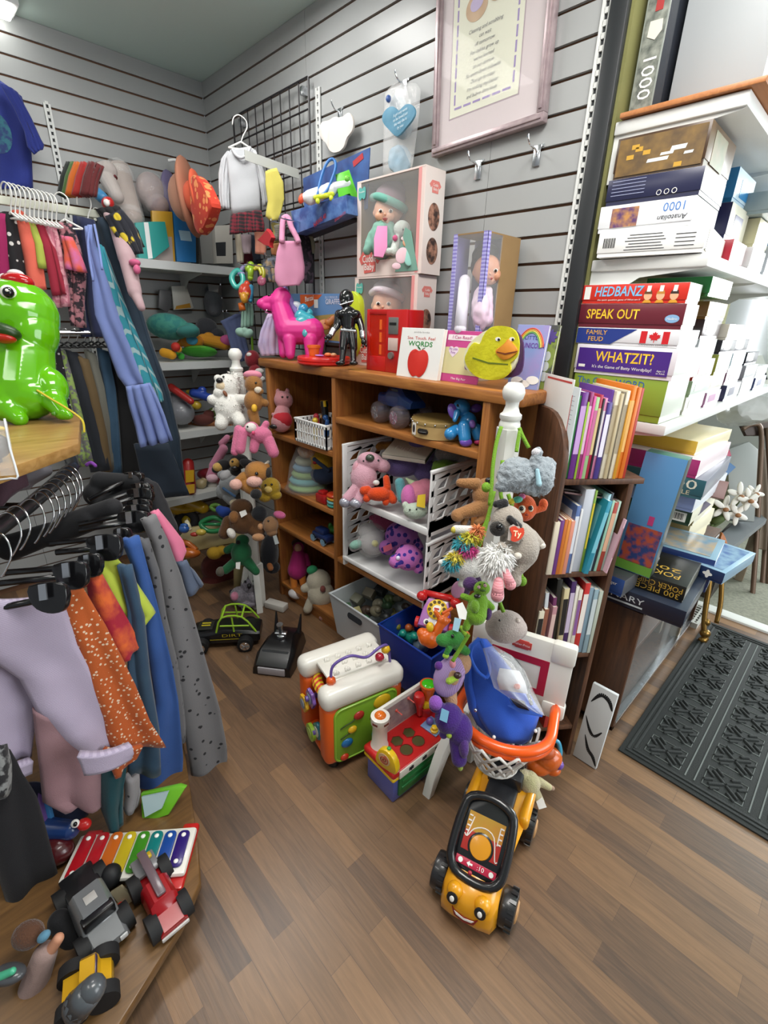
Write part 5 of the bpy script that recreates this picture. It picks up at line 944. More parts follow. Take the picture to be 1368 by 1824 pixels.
for lo,hi in(((-.085,.035),(.085,.058)),((-.085,-.062),(-.062,.035)),((.062,-.062),(.085,.035)),((-.062,-.062),(.062,-.045))):b=B(BXM);b.b2((*lo,.006),(*hi,.0072));b.out('target_print',RC_,tk,0)
b=B(BXM);b.b2((-.028,H2-.045,.006),(.028,H2-.022,.0085),.002);b.b2((-.02,H2-.048,.006),(.02,H2-.019,.0082),.002);b.out('logo_plate',plas('d04a40'),tk)
txt('Fisher-Price',BXM@V((0,H2-.0335,.0092)),BXM.to_3x3()@XR,BXM.to_3x3()@YR,.008,WT,tk,.046)
rz_=.398;rcy=.235
rim=[(BX0-.125,.375,rz_),(BX0-.13,.30,rz_)]+[(BX0+.132*cos(a),rcy+.025-.108*sin(a)*1.0,rz_)for a in[pi+-q*pi/14 for q in range(0,15)]]+[(BX0+.13,.30,rz_),(BX0+.125,.375,rz_)]
b=B(X);b.tube(rim,.0145,12,False,2);b.out('rim',plas('f05a0e',.3),tk,180)
b=B(X);b.tube([(x,y,z-.018)for x,y,z in rim],.0135,12,False,2);b.out('rim_skirt',plas('f05a0e',.3),tk,180)
NET=mt('dcdad4',.5);NC=V((BX0,.235,0));lv=[(rz_-.01,.108),(rz_-.04,.100),(rz_-.072,.086),(rz_-.105,.070),(rz_-.135,.060)]
b=B(X);n=14
for s_ in(1,-1):
 for k_ in range(n):
  pts=[]
  for i,(z,r_)in enumerate(lv):a=2*pi*(k_+s_*i*.5)/n;pts.append(NC+V((r_*cos(a),r_*sin(a),z)))
  b.tube(pts,.0042,6,False,2)
b.tube(circ(NC+V((0,0,lv[-1][0])),(.061,0,0),(0,.061,0),24),.005,8,True);b.out('net',NET,tk,180)
cpX=X;cp=T('fabric_cap','bright blue fabric cap and mask in a clear bag stuffed into the orange hoop','cap',X@V((BX0,.24,.30)))
dC=dep(X@V((BX0,.24,.42)))
CBL=fab('2a5cc8',pat='soft',c2='2350b4',s=8)
rows=[((852,1136),(866,1139)),((836,1150),(890,1168)),((830,1175),(915,1200)),((832,1215),(945,1240)),((843,1255),(962,1268)),((858,1285),(955,1290)),((876,1310),(945,1316)),((892,1322),(930,1325))]
def pxsheet(b,rows,d,bul=.02,th=.004,nc=12,fold=.006,fs=25,seed=0,dd=None):
 P_=[]
 for i,(l,r_)in enumerate(rows):
  rr=[];dv=d+(dd[i]if dd else 0)
  for j in range(nc+1):
   t=j/nc;u,v=l[0]+(r_[0]-l[0])*t,l[1]+(r_[1]-l[1])*t
   p_=at(u,v,d=dv);p_=at(u,v,d=dv-bul*sin(pi*t)-fold*NZ.noise(p_*fs+V((seed,0,0))));rr.append(p_)
  P_.append(rr)
 b.sheet(P_,th);return b
b=B();pxsheet(b,rows,dC+.01,.035,.006,dd=[.05,.045,.03,.02,.01,0,-.005,-.005]);b.out('cap_panel',CBL,cp,180)
b=B();pxsheet(b,[((826,1180),(836,1160)),((828,1220),(845,1225)),((836,1262),(860,1262)),((850,1290),(880,1290)),((880,1316),(900,1312))],dC+.03,.012,.006);b.out('cap_side',CBL,cp,180)
q=P(dC-.035);q.tube([(855,1138),(842,1150),(838,1170),(850,1195),(866,1208)],3.2,8);q.tube([(855,1138),(866,1165),(872,1195),(866,1208)],3,8);q.out=None;q.b.out('piping',fab('2c60cc'),cp,180)
q=P(dC-.045);q.poly([(925,1255),(958,1263),(968,1272),(966,1278),(928,1271),(905,1258)],5,0,1);q.poly([(905,1243),(935,1250),(945,1268),(925,1264),(912,1256)],4,2,1);q.b.out('strap',fab('3562c4'),cp,30)
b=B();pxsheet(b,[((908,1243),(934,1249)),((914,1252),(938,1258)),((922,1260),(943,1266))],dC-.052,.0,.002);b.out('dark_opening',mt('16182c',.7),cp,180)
b=B();pxsheet(b,[((860,1155),(880,1150)),((866,1175),(912,1168)),((872,1200),(935,1195)),((880,1225),(950,1230)),((905,1242),(965,1262)),((950,1268),(970,1275))],dC-.055,.03,.0006,16,.02,60);b.out('plastic_bag',mt('ffffff',.05,al=.2,bump=1,bs=60),cp,180)
q=P(dC-.03);q.tube([(893,1165),(915,1180),(930,1205),(940,1235),(947,1255)],3.2,6);q.tube([(899,1163),(920,1178),(936,1205),(945,1235)],2.4,6);q.b.out('black_cord',mt('1c1c20',.5),cp,180)
b=B();pxsheet(b,[((890,1190),(925,1195)),((885,1210),(935,1215)),((890,1228),(940,1236))],dC-.035,.012,.002);b.out('white_mask',mt('d8d8e0',.6),cp,180);q=blobs(dC-.05,[(921,1223,6,5)]);q.b.out('red_print',mt('d0604a',.6),cp,180)
for u,v in((847,1265),(880,1313),(954,1302)):blobs(dC-.03,[(u,v,3,3.5)]).b.out('snap',METAL if u<870 else WT,cp,180)
X=loc(1.185,-.735,0,radians(-37));car=T('toy_rc_car','black radio-controlled toy truck with a lime green roll cage on the floor','toy car',(1.185,-.745,0))
LIM=plas('9ac832');CB_=plas('151517',.3)
for x in(-.075,.075):
 for y in(-.10,.10):
  b=B(X@frame((x,y,.036),(0,1,0),(0,0,1)));b.lathe([(.02,-.022),(.034,-.02),(.036,-.012),(.036,.012),(.034,.02),(.02,.022)]);o=b.out('wheel',mt('101012',.7),car)
  b=B(X@frame((x+(.021 if x>0 else-.021),y,.036),(0,1,0),(0,0,1)));b.lathe([(.022,-.003),(.022,.002),(.010,.004)]if x>0 else[(.010,-.004),(.022,-.002),(.022,.003)]);b.out('rim',CHROME,o)
  for k_ in range(5):a=2*pi*k_/5;b=B(X);s_=1 if x>0 else-1;b.cyl((x+s_*.024,y,.036),(x+s_*.024,y+.018*cos(a),.036+.018*sin(a)),.003,None,6);b.out('spoke',METAL,o)
b=B(X);loft(b,[(-.16,.05,.05,.04,.065,.008),(-.14,.06,.06,.035,.08,.01),(-.04,.062,.060,.035,.095,.012),(.0,.062,.058,.035,.10,.012),(.15,.06,.06,.035,.085,.01),(.165,.055,.055,.04,.08,.008)]);b.out('body',CB_,car)
b=B(X);b.b2((-.035,-.12,.09),(.035,-.05,.098),.003);b.out('bonnet_panel',mt('2a2c26',.3),car)
for x in(-.055,.055):
 b=B(X);b.tube([(x,-.03,.09),(x*.9,.0,.165),(x*.9,.09,.165),(x,.15,.085)],.0045,8,False,3);b.tube([(x,-.01,.125),(x,.12,.12)],.004,8);b.tube([(x*.9,.045,.165),(x,.05,.09)],.004,8);b.out('roll_cage',LIM,car)
for y in(.0,.09):b=B(X);b.tube([(-.05,y,.165),(.05,y,.165)],.0045,8);b.out('cage_bar',LIM,car)
txt('DIRT',X@V((.0625,.04,.075)),X.to_3x3()@YR,UP,.016,mt('b8a82a',.4),car,.09);pic(car,X@V((.0622,.01,.055)),X.to_3x3()@YR,UP,.14,.004,mt('a89a2a',.4),'stripe')
for dx in(-.012,.006):b=B(X@loc(dx,-.085,.0985,0));b.b2((-.004,-.02,0),(.004,.02,.001));b.out('bonnet_stripe',mt('c8b82a',.4),car)
X=loc(1.455,-.60,0,radians(38),s=1.22);rm=T('remote_control','black toy remote control with two aerial horns lying on the floor by the bookcase','remote control',(1.44,-.61,0))
b=B(X);loft(b,[(-.11,.07,.066,.0,.04,.01),(-.06,.074,.07,.0,.07,.015),(.02,.068,.06,.0,.085,.02),(.10,.064,.05,.0,.06,.015)]);b.out('body',CB_,rm)
b=B(X);b.b2((-.05,-.115,.006),(.05,-.108,.034),.002);b.out('battery_label',mt('a8a4a8',.4),rm);b=B(X@M.Rotation(-.5,4,'X'));b.b2((-.05,-.09,.0),(.05,-.05,.034),.003);b.out('screen',mt('3a3c3e',.2),rm)
b=B(X@M.Translation((0,.01,.085))@M.Rotation(.2,4,'X'));b.lathe([(.02,0),(.018,.01),(.009,.014),(.009,.05),(.012,.052),(.012,.06)],None,14);b.box((0,0,.014),(.045,.02,.012),None,.003);b.out('joystick',METAL,rm)
for x in(-.045,.045):b=B(X);b.cyl((x,.075,.055),(x*1.1,.095,.13),.010,.003);b.out('aerial',CB_,rm)
# ================================================================ SOFT TOYS AND SMALL TOYS
def pd(u,v,y):return dep(at(u,v,y=y))
def eyes(*L):return('eye',EYE,list(L))
G2='soft toys hung on the right white post';G1='soft toys hung on the left white post'
def plush(name,label,u,v,y,body,parts,mat,group=None,**k):
 d=pd(u,v,y);out=[]
 for q in parts:
  if q[0]=='eye':
   for e in q[2]:out.append(('eye',q[1],[e]))
  elif q[0]=='tag':out.append(('swing_tag',q[1],[('p',q[2],2,q[3],0)]))
  else:out.append(q)
 r=toy(name,label,k.pop('cat','soft toy'),d,body,out,mat,group,**k)
 for o in list(r.children):
  if o.name.startswith('eye')and len(o.data.vertices)>400:pass
 return r,d
GRY=fur('8a9298','9aa2a8');WHF=fur('e4e2dc','d6d4ce');LIME=mt('8cb82a',.7)
r,d=plush('plush_elephant','grey plush elephant with round ears hanging at the top of the right post',935,840,-.53,[(922,846,36,32,0),(962,848,24,36,4,-8),('c',950,830,958,806,10,9,-18,-22),(896,866,14,12,-4),(975,835,14,22,0),(905,858,20,18,-4),(950,872,20,12,2)],[('trunk_tip',fur('c4c2c6'),[(956,806,9,8,-24)]),('inner_ear',fur('a4aab0'),[(980,848,8,24,-12,8,5)]),('ribbon',fab('9cc0cc'),[('c',957,838,960,862,3.5,5,-26,-26)])],GRY,G2,nz=(.004,90))
tufts(None,[(922,846,34,30),(962,850,22,33,4)],d,GRY,r,260,5,'fluff',3)
plush('plush_dog','tan plush dog with a black nose hanging nose-left on the right post',845,890,-.50,[(858,882,17,22),('c',848,862,820,860,11,8,-6,-6),('c',855,905,818,915,15,10,-4,-8),('c',865,900,868,925,7,6,-8,-8),(866,862,14,11,0),(815,918,12,12,-8),('c',858,925,850,930,6,6,-6,-6)],[('nose',plas('16161a'),[(871,856,7,6,-10)]),('leg',fur('8e643c'),[('c',830,922,826,932,6,6)])],fur('a6764a','94683f'),G2)
plush('plush_creature','orange plush creature with rainbow hair peering from behind the grey pug',935,905,-.50,[(935,905,20,24),('c',945,912,968,905,6,6,-4,-4),(968,898,8,10,-4),(918,915,10,10,0)],[('hair',fur('d8c83a'),[(912,893,8,5,-14,-20)]),('hair',fur('58b8a0'),[(922,890,9,6,-16,-10)]),('hair',fur('d878a8'),[(930,884,6,5,-14)]),('eye_patch',fur('e8d8c0'),[(930,907,6,7,-18)]),('eye_patch',fur('e8d8c0'),[(945,906,5,6,-17)]),eyes((929,906,4,4,-23),(945,905,4,4,-21)),('mouth',mt('7a2a1c',.6),[(938,917,3,2,-21)])],fur('de6434','d0562a'),G2)
r,d=plush('plush_pug','beige grey plush pug with black ears and a red heart tag on the right post',915,960,-.60,[(903,928,28,29,-4),(925,970,34,44,6,-15),('c',930,1000,912,1022,17,13),('c',945,955,962,970,13,9),('c',893,975,908,988,10,8,-22,-22),('c',915,1015,918,1035,13,11)],[('ear',fur('1c1a1c'),[('c',884,898,897,897,6,9,-14,-10)]),('ear',fur('1c1a1c'),[('c',908,924,922,938,6,8,-30,-26)]),('muzzle',fur('26221f'),[(886,942,14,13,-22,30)]),eyes((890,938,6,6,-33)),('paw',fur('d8d0c4'),[(965,972,7,6,-4)]),('paw',fur('d8d0c4'),[(922,990,7,6,-26)]),('tag',mt('b8b0a8',.5),[(907,938),(921,930),(932,950),(924,968),(904,962)],-34),('tag',mt('d2452c',.4),smoothpoly([(912,952),(908,941),(918,937),(924,942),(932,940),(934,950),(928,960),(918,965),(910,962)],2),-37)],fur('a89e92','9a9086'),G2)
txt('Ty',at(921,951,d=d-.057),RX+RY*.1,-RY+RX*.1,.013,mt('f2e8c0',.5),r,.018,bold=.02)
r,d=plush('plush_unicorn','white plush unicorn with a rainbow fur mane hanging upside down on the right post',825,990,-.60,[(822,1003,33,28),(845,1000,22,30,4),('c',838,945,812,943,9,8,-6,-6),('c',800,1000,786,1002,6,6,-10,-14),('c',830,1030,822,1040,9,7)],[('hoof',mt('c8b848',.4),[(808,944,5,6,-9)])],WHF,G2)
for i,(c_,L_)in enumerate((('d8d040',[(838,958,16,9)]),('3aa8b8',[(826,968,17,10)]),('e04a98',[(833,980,16,9)]),('e8d850',[(812,992,15,8)]),('3aa0b0',[(806,1003,14,8)]),('e89058',[(850,946,8,8)]))):
 tufts(None,[(L_[0][0],L_[0][1],L_[0][2]*.7,L_[0][3]*.7,-24)],d,fur(c_),r,260,12,'mane',10+i,1.1)
r,d=plush('plush_poodle','fluffy white plush with two pink legs dangling on the right post',885,1010,-.66,[(882,1000,24,28),('c',897,1018,908,1040,8,10,-14,-16),('c',888,1035,886,1062,9,12,-12,-12)],[],WHF,G2)
for i,L_ in enumerate(((899,1018,909,1041,7.5,10),(888,1036,886,1060,8.5,11.5))):blobs(d,[('c',*L_,-17,-18)]).b.out('leg',fab('e09aa0',pat='bz',c2='d48890',s=60),r,180)
tufts(None,[(882,998,22,25),(890,992,20,20,-5)],d,mt('f0efec',.9),r,1300,14,'long_fur',5,1.3,.6)
r,d=plush('plush_monster','lime green and purple plush monster with a white swing tag on the right post',855,1075,-.64,[(858,1048,15,13,-6),('c',852,1070,848,1095,17,19),('c',835,1066,825,1062,6,6),('c',868,1075,876,1082,7,6),('c',838,1098,830,1118,8,7)],[('wing',fur('4a2a5e'),[(868,1090,8,15,4)]),('wing',fur('4a2a5e'),[(838,1040,14,13,4)]),('belly',fur('6f9a2a'),[(846,1080,8,12,-16)]),('bow',plas('1c1a1c'),[(850,1062,6,4,-18)]),('cheek',fur('c8a0a0'),[(853,1046,3,3,-18)]),('cheek',fur('c8a0a0'),[(864,1043,3,3,-18)]),('mouth',mt('3a5a1c',.6),[(860,1052,5,2,-19)]),eyes((855,1041,1.6,1.6,-18),(863,1040,1.6,1.6,-17)),('tag',WT,[(812,1078),(824,1073),(832,1090),(830,1104),(818,1102)],-22),('tag',mt('9cc0d0',.5),[(810,1100),(822,1103),(816,1126),(806,1122)],-22)],fur('7aa82c','6c9a24'),G2)
plush('plush_dragon','dark purple plush dragon tucked behind the fluffy white toy on the right post',845,1035,-.56,[(842,1036,16,15),(826,1050,12,14,4)],[('eye_ring',mt('c8b040',.5),[(840,1033,6,7,-14)]),eyes((840,1033,4,5,-19)),('wing',mt('b07a98',.4),[(816,1050,12,16,-6,20,4)]),('horn',mt('4aa8c0',.5),[('c',820,1032,826,1040,6,4)])],fur('3c2448'),G2)
plush('plush_crocodile','green plush crocodile head with raised eyes low on the right post',805,1140,-.64,[(790,1140,14,12,-6),(808,1138,20,16),('c',815,1150,830,1160,10,8),('c',800,1155,795,1164,6,5,-8,-8),(812,1124,6,6,-8)],[eyes((806,1133,3,3.4,-16)),('frill',fur('9ac03a'),[('c',822,1118,828,1128,4,5)]),('foot',fur('9ac03a'),[(794,1168,6,5,-8)]),('horn',fur('d8843a'),[('c',828,1124,834,1130,4,3)])],fur('3a8a3a','32782f'),G2)
plush('plush_hippo','pale pinkish grey plush hippo peering over the white backboard',900,1115,-.52,[(900,1116,36,30),(925,1120,14,18)],[('ear',fur('b8a8a2'),[(922,1106,6,6,-18)]),('ear_inside',fur('d8c8c0'),[(923,1106,3.4,3.6,-23)]),eyes((890,1105,2,2,-29))],fur('a89a94','b8aaa4'),G2)
plush('plush_doll','rag doll with a pleated lilac skirt and purple hands on the right post',800,1210,-.66,[(822,1180,18,22,4),(803,1200,22,30),('c',800,1230,805,1250,14,10)],[('skirt',fab('a88cb8',pat='bx',c2='9478a8',s=90),[(800,1205,27,38,-10,20,12)]),('hand',fur('5a2a80'),[(782,1186,8,8,-12)]),('bow',fur('9ab83a'),[('c',800,1213,812,1208,6,5,-26,-24)]),('bow_knot',plas('3a2420'),[(815,1203,7,6,-26)]),('hair_tie',fab('d88898'),[(806,1182,6,9,-16)])],fur('c49a78','b88c6a'),G2)
plush('plush_dragon','deep purple plush dragon hanging lowest on the right post, feet near the bench',805,1290,-.70,[(778,1258,14,12,-4),(800,1280,26,28),(820,1300,22,30),('c',815,1320,818,1352,15,14),('c',795,1300,790,1308,12,8)],[('wing',fur('8a50b0'),[(776,1252,12,13,-10)]),('belly',fur('4a2a70'),[(826,1330,9,20,-14)]),('toe',fur('8a9a3a'),[(820,1366,5,7,-4)]),('toe',fur('9ab03a'),[(800,1310,5,5,-14)]),('tag',mt('7ab0cc',.5),[(787,1262),(800,1268),(796,1288),(783,1282)],-30)],fur('43207a','3a1a68'),G2)
rp=T('rope','lime green braided rope wound round the right white post','rope',(2.363,-.395,.3));dR=pd(905,800,-.445);ROPE=mt('7fae24',.7,pat='bz',c2='5f8c1a',s=120,bump=.6,bs=300)
for pts in([(893,760),(884,790),(878,830),(876,860),(872,900)],[(925,762),(930,775),(942,798)],[(926,768),(922,790),(920,805)],[(895,820),(893,850),(892,880),(896,895)],[(880,875),(868,925),(856,945),(835,955),(815,958)],[(868,925),(862,950),(852,975)],[(905,880),(912,900),(920,918)],[(888,1066),(892,1078),(897,1090)],[(835,1130),(820,1155),(806,1178)],[(924,1010),(930,1030),(932,1040)]):
 b=P(dR);b.tube(pts,3.6,8,5);b.b.out('strand',ROPE,rp,180)
for u,v in((866,868),(916,975),(930,1035)):blobs(dR,[(u,v,8,9,-22)]).b.out('knot',ROPE,rp,180)
r,d=plush('plush_bear','white plush bear with a black nose on top of the left post',408,710,-.55,[(405,690,23,24),(392,700,12,10,-12),(388,674,7,7),(420,672,7,8),(408,728,25,28),('c',392,716,378,712,10,9,-6,-10),('c',425,712,440,712,10,9,-6,-10),('c',397,745,394,756,12,11,-8,-12),('c',424,745,428,752,12,11,-8,-12)],[('nose',plas('121214'),[(391,678,6,5,-22)]),('muzzle',fur('d8c4a4'),[(395,688,10,9,-15)]),('bow',mt('7a4a30',.7),[(401,701,3,6,-22,-30)]),eyes((398,671,2,2,-21))],WHF,G1)
tufts(None,[(408,730,25,28),(412,684,18,20)],d,WHF,r,380,5,'fluff',8)
plush('plush_bear','golden brown plush bear in a pink cap behind the white bear on the left post',452,715,-.50,[(452,685,16,17),(440,673,6,6),(452,715,17,20),('c',462,715,472,718,8,7),('c',450,735,455,752,10,9),(463,697,7,6,-10)],[('cap',fab('d8889c'),[(450,668,17,8,0)]),('muzzle',fur('d8ccb8'),[(460,695,7,6,-12)]),('heart_patch',mt('d8a82a',.6),[(453,727,5,7,-17)]),eyes((456,682,2,2,-15))],fur('9a6a34','8a5c2c'),G1)
plush('plush_rabbit','pink plush rabbit with long floppy ears on the left post',450,785,-.58,[(448,765,14,14),(465,775,20,15),('c',432,770,428,800,9,9,-8,-8),('c',425,765,418,805,8,7,-6,-6),('c',478,785,487,806,11,10),('c',470,762,474,755,6,6),('c',455,785,452,800,9,8)],[('face',fur('e0d8d4'),[(447,762,10,9,-10)]),('nose',mt('c8406a',.6),[(451,771,3,3.4,-18)]),eyes((441,760,1.8,1.8,-18))],fur('cf6f92','c26485'),G1)
plush('plush_rabbit','pale pink plush with long legs hanging at the left side of the left post',385,830,-.50,[('c',398,800,380,830,8,8),('c',380,838,375,850,9,8),('c',395,790,405,780,6,6)],[('foot',fur('d8b0bc'),[(378,852,10,8,-4)]),('ribbon',fab('5a3a20'),[('t',[(396,790),(418,776),(432,778)],3)])],fur('c07a94'),G1)
plush('plush_dog','black and tan plush puppy lying across the left post',420,828,-.57,[(398,828,13,10),(425,822,18,14),(448,832,16,9,-4,20),('c',390,830,384,836,8,7),(420,840,10,8)],[('patch',fur('c09a54'),[(388,832,9,8,-6)]),('ear',fur('17161a'),[(440,826,14,8,-14,20)]),('face',fur('b88e48'),[(418,825,9,9,-12)]),('nose',plas('121214'),[(418,834,6,4,-18)]),eyes((414,822,2,2,-20))],fur('1d1b1e'),G1)
plush('plush_cow','tan plush cow with a pale pink muzzle and black hoof on the left post',450,850,-.60,[(458,840,22,19),('c',435,850,425,858,10,9),('c',445,868,456,876,12,10),(440,862,16,14,4),(476,830,5,5)],[('muzzle',fur('d8a89c'),[(453,858,14,10,-14)]),('horn',fur('e0d8c8'),[('c',472,828,478,822,3,2)]),('paw',fur('d8a89c'),[(420,863,11,10,-10)]),('hoof',fur('151416'),[(456,880,10,9,-14)]),('ear',fur('2a2420'),[(478,842,6,9,-4)]),eyes((457,847-3,3,3.4,-20))],fur('b07a3c','a06c30'),G1)
plush('plush_elephant','pale grey plush elephant with pink paws behind the cow on the left post',405,868,-.53,[(410,865,20,20),('c',400,850,395,845,9,8),('c',405,885,415,895,9,8),(395,875,10,14)],[('ear',fur('b4b2b4'),[(402,847,9,11,-10,30)]),('ribbon',fab('4a6a90'),[('c',398,870,418,884,2.4,2.4,-18,-18)]),('paw',fur('d8c8a8'),[(418,896,9,7,-8)])],fur('9a9c9e','8e9092'),G1)
plush('plush_lion','mustard yellow plush hanging behind the cow on the left post',485,875,-.49,[(482,868,18,18),(490,882,12,9),(472,885,12,10)],[('muzzle',fur('d8bc6a'),[(478,872,7,6,-14)]),eyes((473,864,2,2,-16),(484,863,2,2,-16))],fur('a88a1e','98781a'),G1)
plush('plush_monkey','brown plush monkey with folded arms and white hands on the left post',435,925,-.58,[(430,905,20,17),(432,930,24,22),('c',408,930,400,950,12,11),('c',440,935,460,950,12,10),('c',455,925,462,945,12,10)],[('arm',fur('8a5c30'),[(417,921,9,11,-18)]),('hand',fur('d8d4cc'),[(412,950,7,10,-16,-30)]),('foot',fur('b88860'),[(460,957,11,7,-8)]),('foot',fur('b88860'),[(464,938,5,6,-8)]),('tag',WT,[(426,912),(437,908),(440,916),(430,922)],-24)],fur('5e3c1e','523418'),G1)
plush('plush_mouse','small tan plush mouse with a pink ear at the right of the left post',485,935,-.50,[(482,935,14,16),(484,948,10,8)],[('ear',fur('d86a9a'),[(498,917,11,7,-4,15)]),('cap',fur('14161c'),[(462,915,14,14,0)]),eyes((478,928,1.8,1.8,-13)),('tag',mt('9aa0a0',.5),[(486,955),(492,953),(497,968),(490,970)],-12)],fur('8c6848'),G1)
plush('plush_dinosaur','green plush dinosaur with splayed legs low on the left post',428,990,-.58,[(430,985,18,22),('c',415,975,405,980,8,7),('c',420,1000,402,1015,9,8),('c',440,1000,456,1018,10,7),(432,962,12,10)],[('foot',fur('5a5448'),[(393,1018,8,9,-4,20)]),('tag',WT,[(420,1002),(428,1001),(427,1014),(420,1013)],-20),('spot',fur('1a1e1a'),[(424,966,4,4,-12)])],fur('1f6a40','185a34'),G1)
plush('plush_zebra','grey striped plush zebra with pink ears lowest on the left post',440,1055,-.52,[(445,1042,16,16),(428,1060,18,16),(450,1062,12,14),(440,1075,18,8)],[('nose',plas('18161a'),[(444,1044,4,5,-15)]),('ear',fur('c88098'),[(418,1062,7,8,-14)]),eyes((437,1036,2,2.4,-15),(452,1035,2,2.4,-15)),('mane',fur('1c1c20'),[('c',412,1054,424,1050,4,4)])],fur('9a949c','6a646e',s=120),G1)
plush('plush_doll','red plush with white shoes behind the left post, beside the bookcase end',455,655,-.22,[(450,640,14,16),(455,665,13,15)],[('shoe',WHF,[(462,662,8,6,-12)]),('shoe',WHF,[(465,676,8,6,-12)]),('face_patch',mt('d8d4d0',.6),[(444,632,5,4,-11)]),('hanging_loop',ROPE,[('t',[(450,628),(449,605),(448,590,60)],2)])],fur('7a1420'))
plush('plush_dog','dark navy plush hanging low between the left post and the bookcase',485,985,-.36,[(480,985,16,34),(485,1010,14,12)],[('scarf',fur('a8683a'),[('c',474,990,482,1012,6,5,-14,-14)])],fur('16181f'))
b=B();p=at(478,1090,z=0);b.box((p.x,p.y+.05,.02),(.12,.05,.035),M.Rotation(.4,3,'Z'),.004);b.out('white_carton',mt('d0cdc6',.5),tg=('small white carton lying on the floor behind the toy remote control','carton'))
# ================================================================ IN THE PINE BOOKCASE
def sit(label,name,u,v,y,body,parts,mat,group=None,**k):return plush(name,label,u,v,y,body,parts,mat,group,**k)
sit('pink plush animal in a red dress sitting on the upper left shelf of the bookcase','plush_animal',503,745,-.285,[(505,713,17,16),(500,705,10,9,-4),(495,698,4,6),(512,697,4,6),('c',503,735,501,752,14,18),('c',490,742,486,738,3,3)],[('dress',fab('b01c2a'),[(503,748,18,16,-3)]),('shoe',plas('171518'),[(488,760,8,4,-10)]),eyes((503,707,1.8,1.8,-15),(512,707,1.8,1.8,-15))],fur('c88a90'))
bk=T('toy_basket','small white slotted basket of little toys on the upper left shelf','basket',(1.335,-.235,.927));x0,x1,y0,y1,z0,z1=1.225,1.455,-.318,-.12,.928,1.03
def slot_wall(b,a,c,n_):
 a,c=V(a),V(c);dv=(c-a)
 nn=V((dv.y,-dv.x,0)).normalized()
 for z_,h_ in((z0+.006,.012),(z1-.008,.016),(z0+.05,.006)):
  b.box(((a+c)/2+V((0,0,z_-a.z))),(abs(dv.x)+.006,abs(dv.y)+.006,h_),None,.001)
 for k_ in range(n_+1):q=a.lerp(c,k_/n_);b.box(q+V((0,0,(z1-z0)/2)),(.006,.006,z1-z0))
for nm,a,c,n_ in(('front_wall',(x0,y0,z0),(x1,y0,z0),12),('back_wall',(x0,y1,z0),(x1,y1,z0),12),('side_wall',(x0,y0,z0),(x0,y1,z0),9),('side_wall',(x1,y0,z0),(x1,y1,z0),9)):b=B();slot_wall(b,a,c,n_);b.out(nm,WHT,bk)
b=B();b.b2((x0,y0,z0),(x1,y1,z0+.004));b.out('floor',WHT,bk);b=B();b.tube([(x0,y0,z1),(x1,y0,z1),(x1,y1,z1),(x0,y1,z1)],.006,8,True);b.out('rim',WHT,bk)
rnd=random.Random(5)
for i,(c_,ds)in enumerate((('c43a4a','red toy figure in the white slotted basket'),('e0a868','tan toy figure in the white slotted basket'),('2f62a8','blue toy figure in the white slotted basket'),('d8b83a','yellow toy bit in the white slotted basket'),('d87a8a','pink toy figure in the white slotted basket'),('e4d4b8','cream toy figure in the white slotted basket'),('b04030','brick red toy bit in the white slotted basket'))):
 x=x0+.03+.027*i;y=-.24+rnd.uniform(-.05,.06);b=B();b.cap((x,y,z0+.03),(x+rnd.uniform(-.015,.015),y,z0+.09),.014,.010);b.ell((x,y,z0+.105),.013);b.ell((x+.018,y,z0+.07),.008);b.out('toy_figure',plas(c_),tg=(ds,'toy figure','little toys in the white slotted basket'))
b=B();b.cyl((1.30,-.2,.97),(1.29,-.2,1.08),.018,.016);b.mi=1;b.cyl((1.29,-.2,1.08),(1.288,-.2,1.105),.019,.017);b.out('toy_torch',[BLK,YLW],tg=('black toy torch with a yellow head sticking out of the white basket','toy torch'))
b=B();b.tube([(1.32,-.17,1.0),(1.345,-.16,1.1),(1.36,-.16,1.15)],.006,8,False,4);b.ell((1.36,-.16,1.155),(.01,.008,.014));b.out('toy_wand',plas('2fa08c'),tg=('turquoise toy wand sticking up from the white basket','toy wand'))
b=B();b.tube([(1.36,-.15,1.0),(1.43,-.14,1.08),(1.47,-.13,1.10)],.014,8,False,3);b.out('toy_figure',plas('2c2e30'),tg=('dark grey toy figure leaning in the back of the white basket','toy figure'))
X_=V((1.16,-.215,.656));rs=T('ring_stacker','pastel plush ring stacker in clear wrap on the middle left shelf','toy',X_)
for i,(c_,r_)in enumerate((('8ab06a',.098),('5fa0a4',.092),('86a866',.080),('6f98b4',.072),('b0b8a0',.06))):b=B(M.Translation(X_));b.lathe([(r_*.4,.002+.032*i),(r_*.85,.0+.032*i),(r_,.016+.032*i),(r_*.85,.031+.032*i),(r_*.4,.03+.032*i)]);b.out('ring',fab(c_),rs,180)
b=B(M.Translation(X_));b.ell((0,0,.185),(.045,.04,.03));b.ell((-.03,-.01,.19),(.02,.02,.02));b.ell((.04,0,.19),(.02,.015,.02));b.out('cat_top',fur('c8843c','d8cfc0',s=40),rs,180)
b=B(M.Translation(X_));b.lathe([(.12,.001),(.104,.02),(.088,.12),(.05,.21),(.02,.225)],None,20);b.out('plastic_wrap',mt('ffffff',.06,al=.14,bump=.9,bs=40),rs,180)
sit('yellow plush in blue overalls on the middle left shelf','plush_toy',575,830,-.17,[(575,825,24,30),(580,808,20,14)],[('overalls',fab('2f3f5c'),[(578,845,26,18,-5),('c',560,818,585,838,3.5,3.5,-22,-24)]),('pocket',mt('b02a2a',.6),[(561,824,4,3,-22)])],fur('c8a01e','b8901a'))
b=B();b.b2((1.335,-.30,.656),(1.41,-.255,.70),.008);b.b2((1.35,-.296,.695),(1.39,-.26,.715),.006);b.out('toy_car',plas('a81e1e'),tg=('small red toy car on the middle left shelf beside the ring stacker','toy car'))
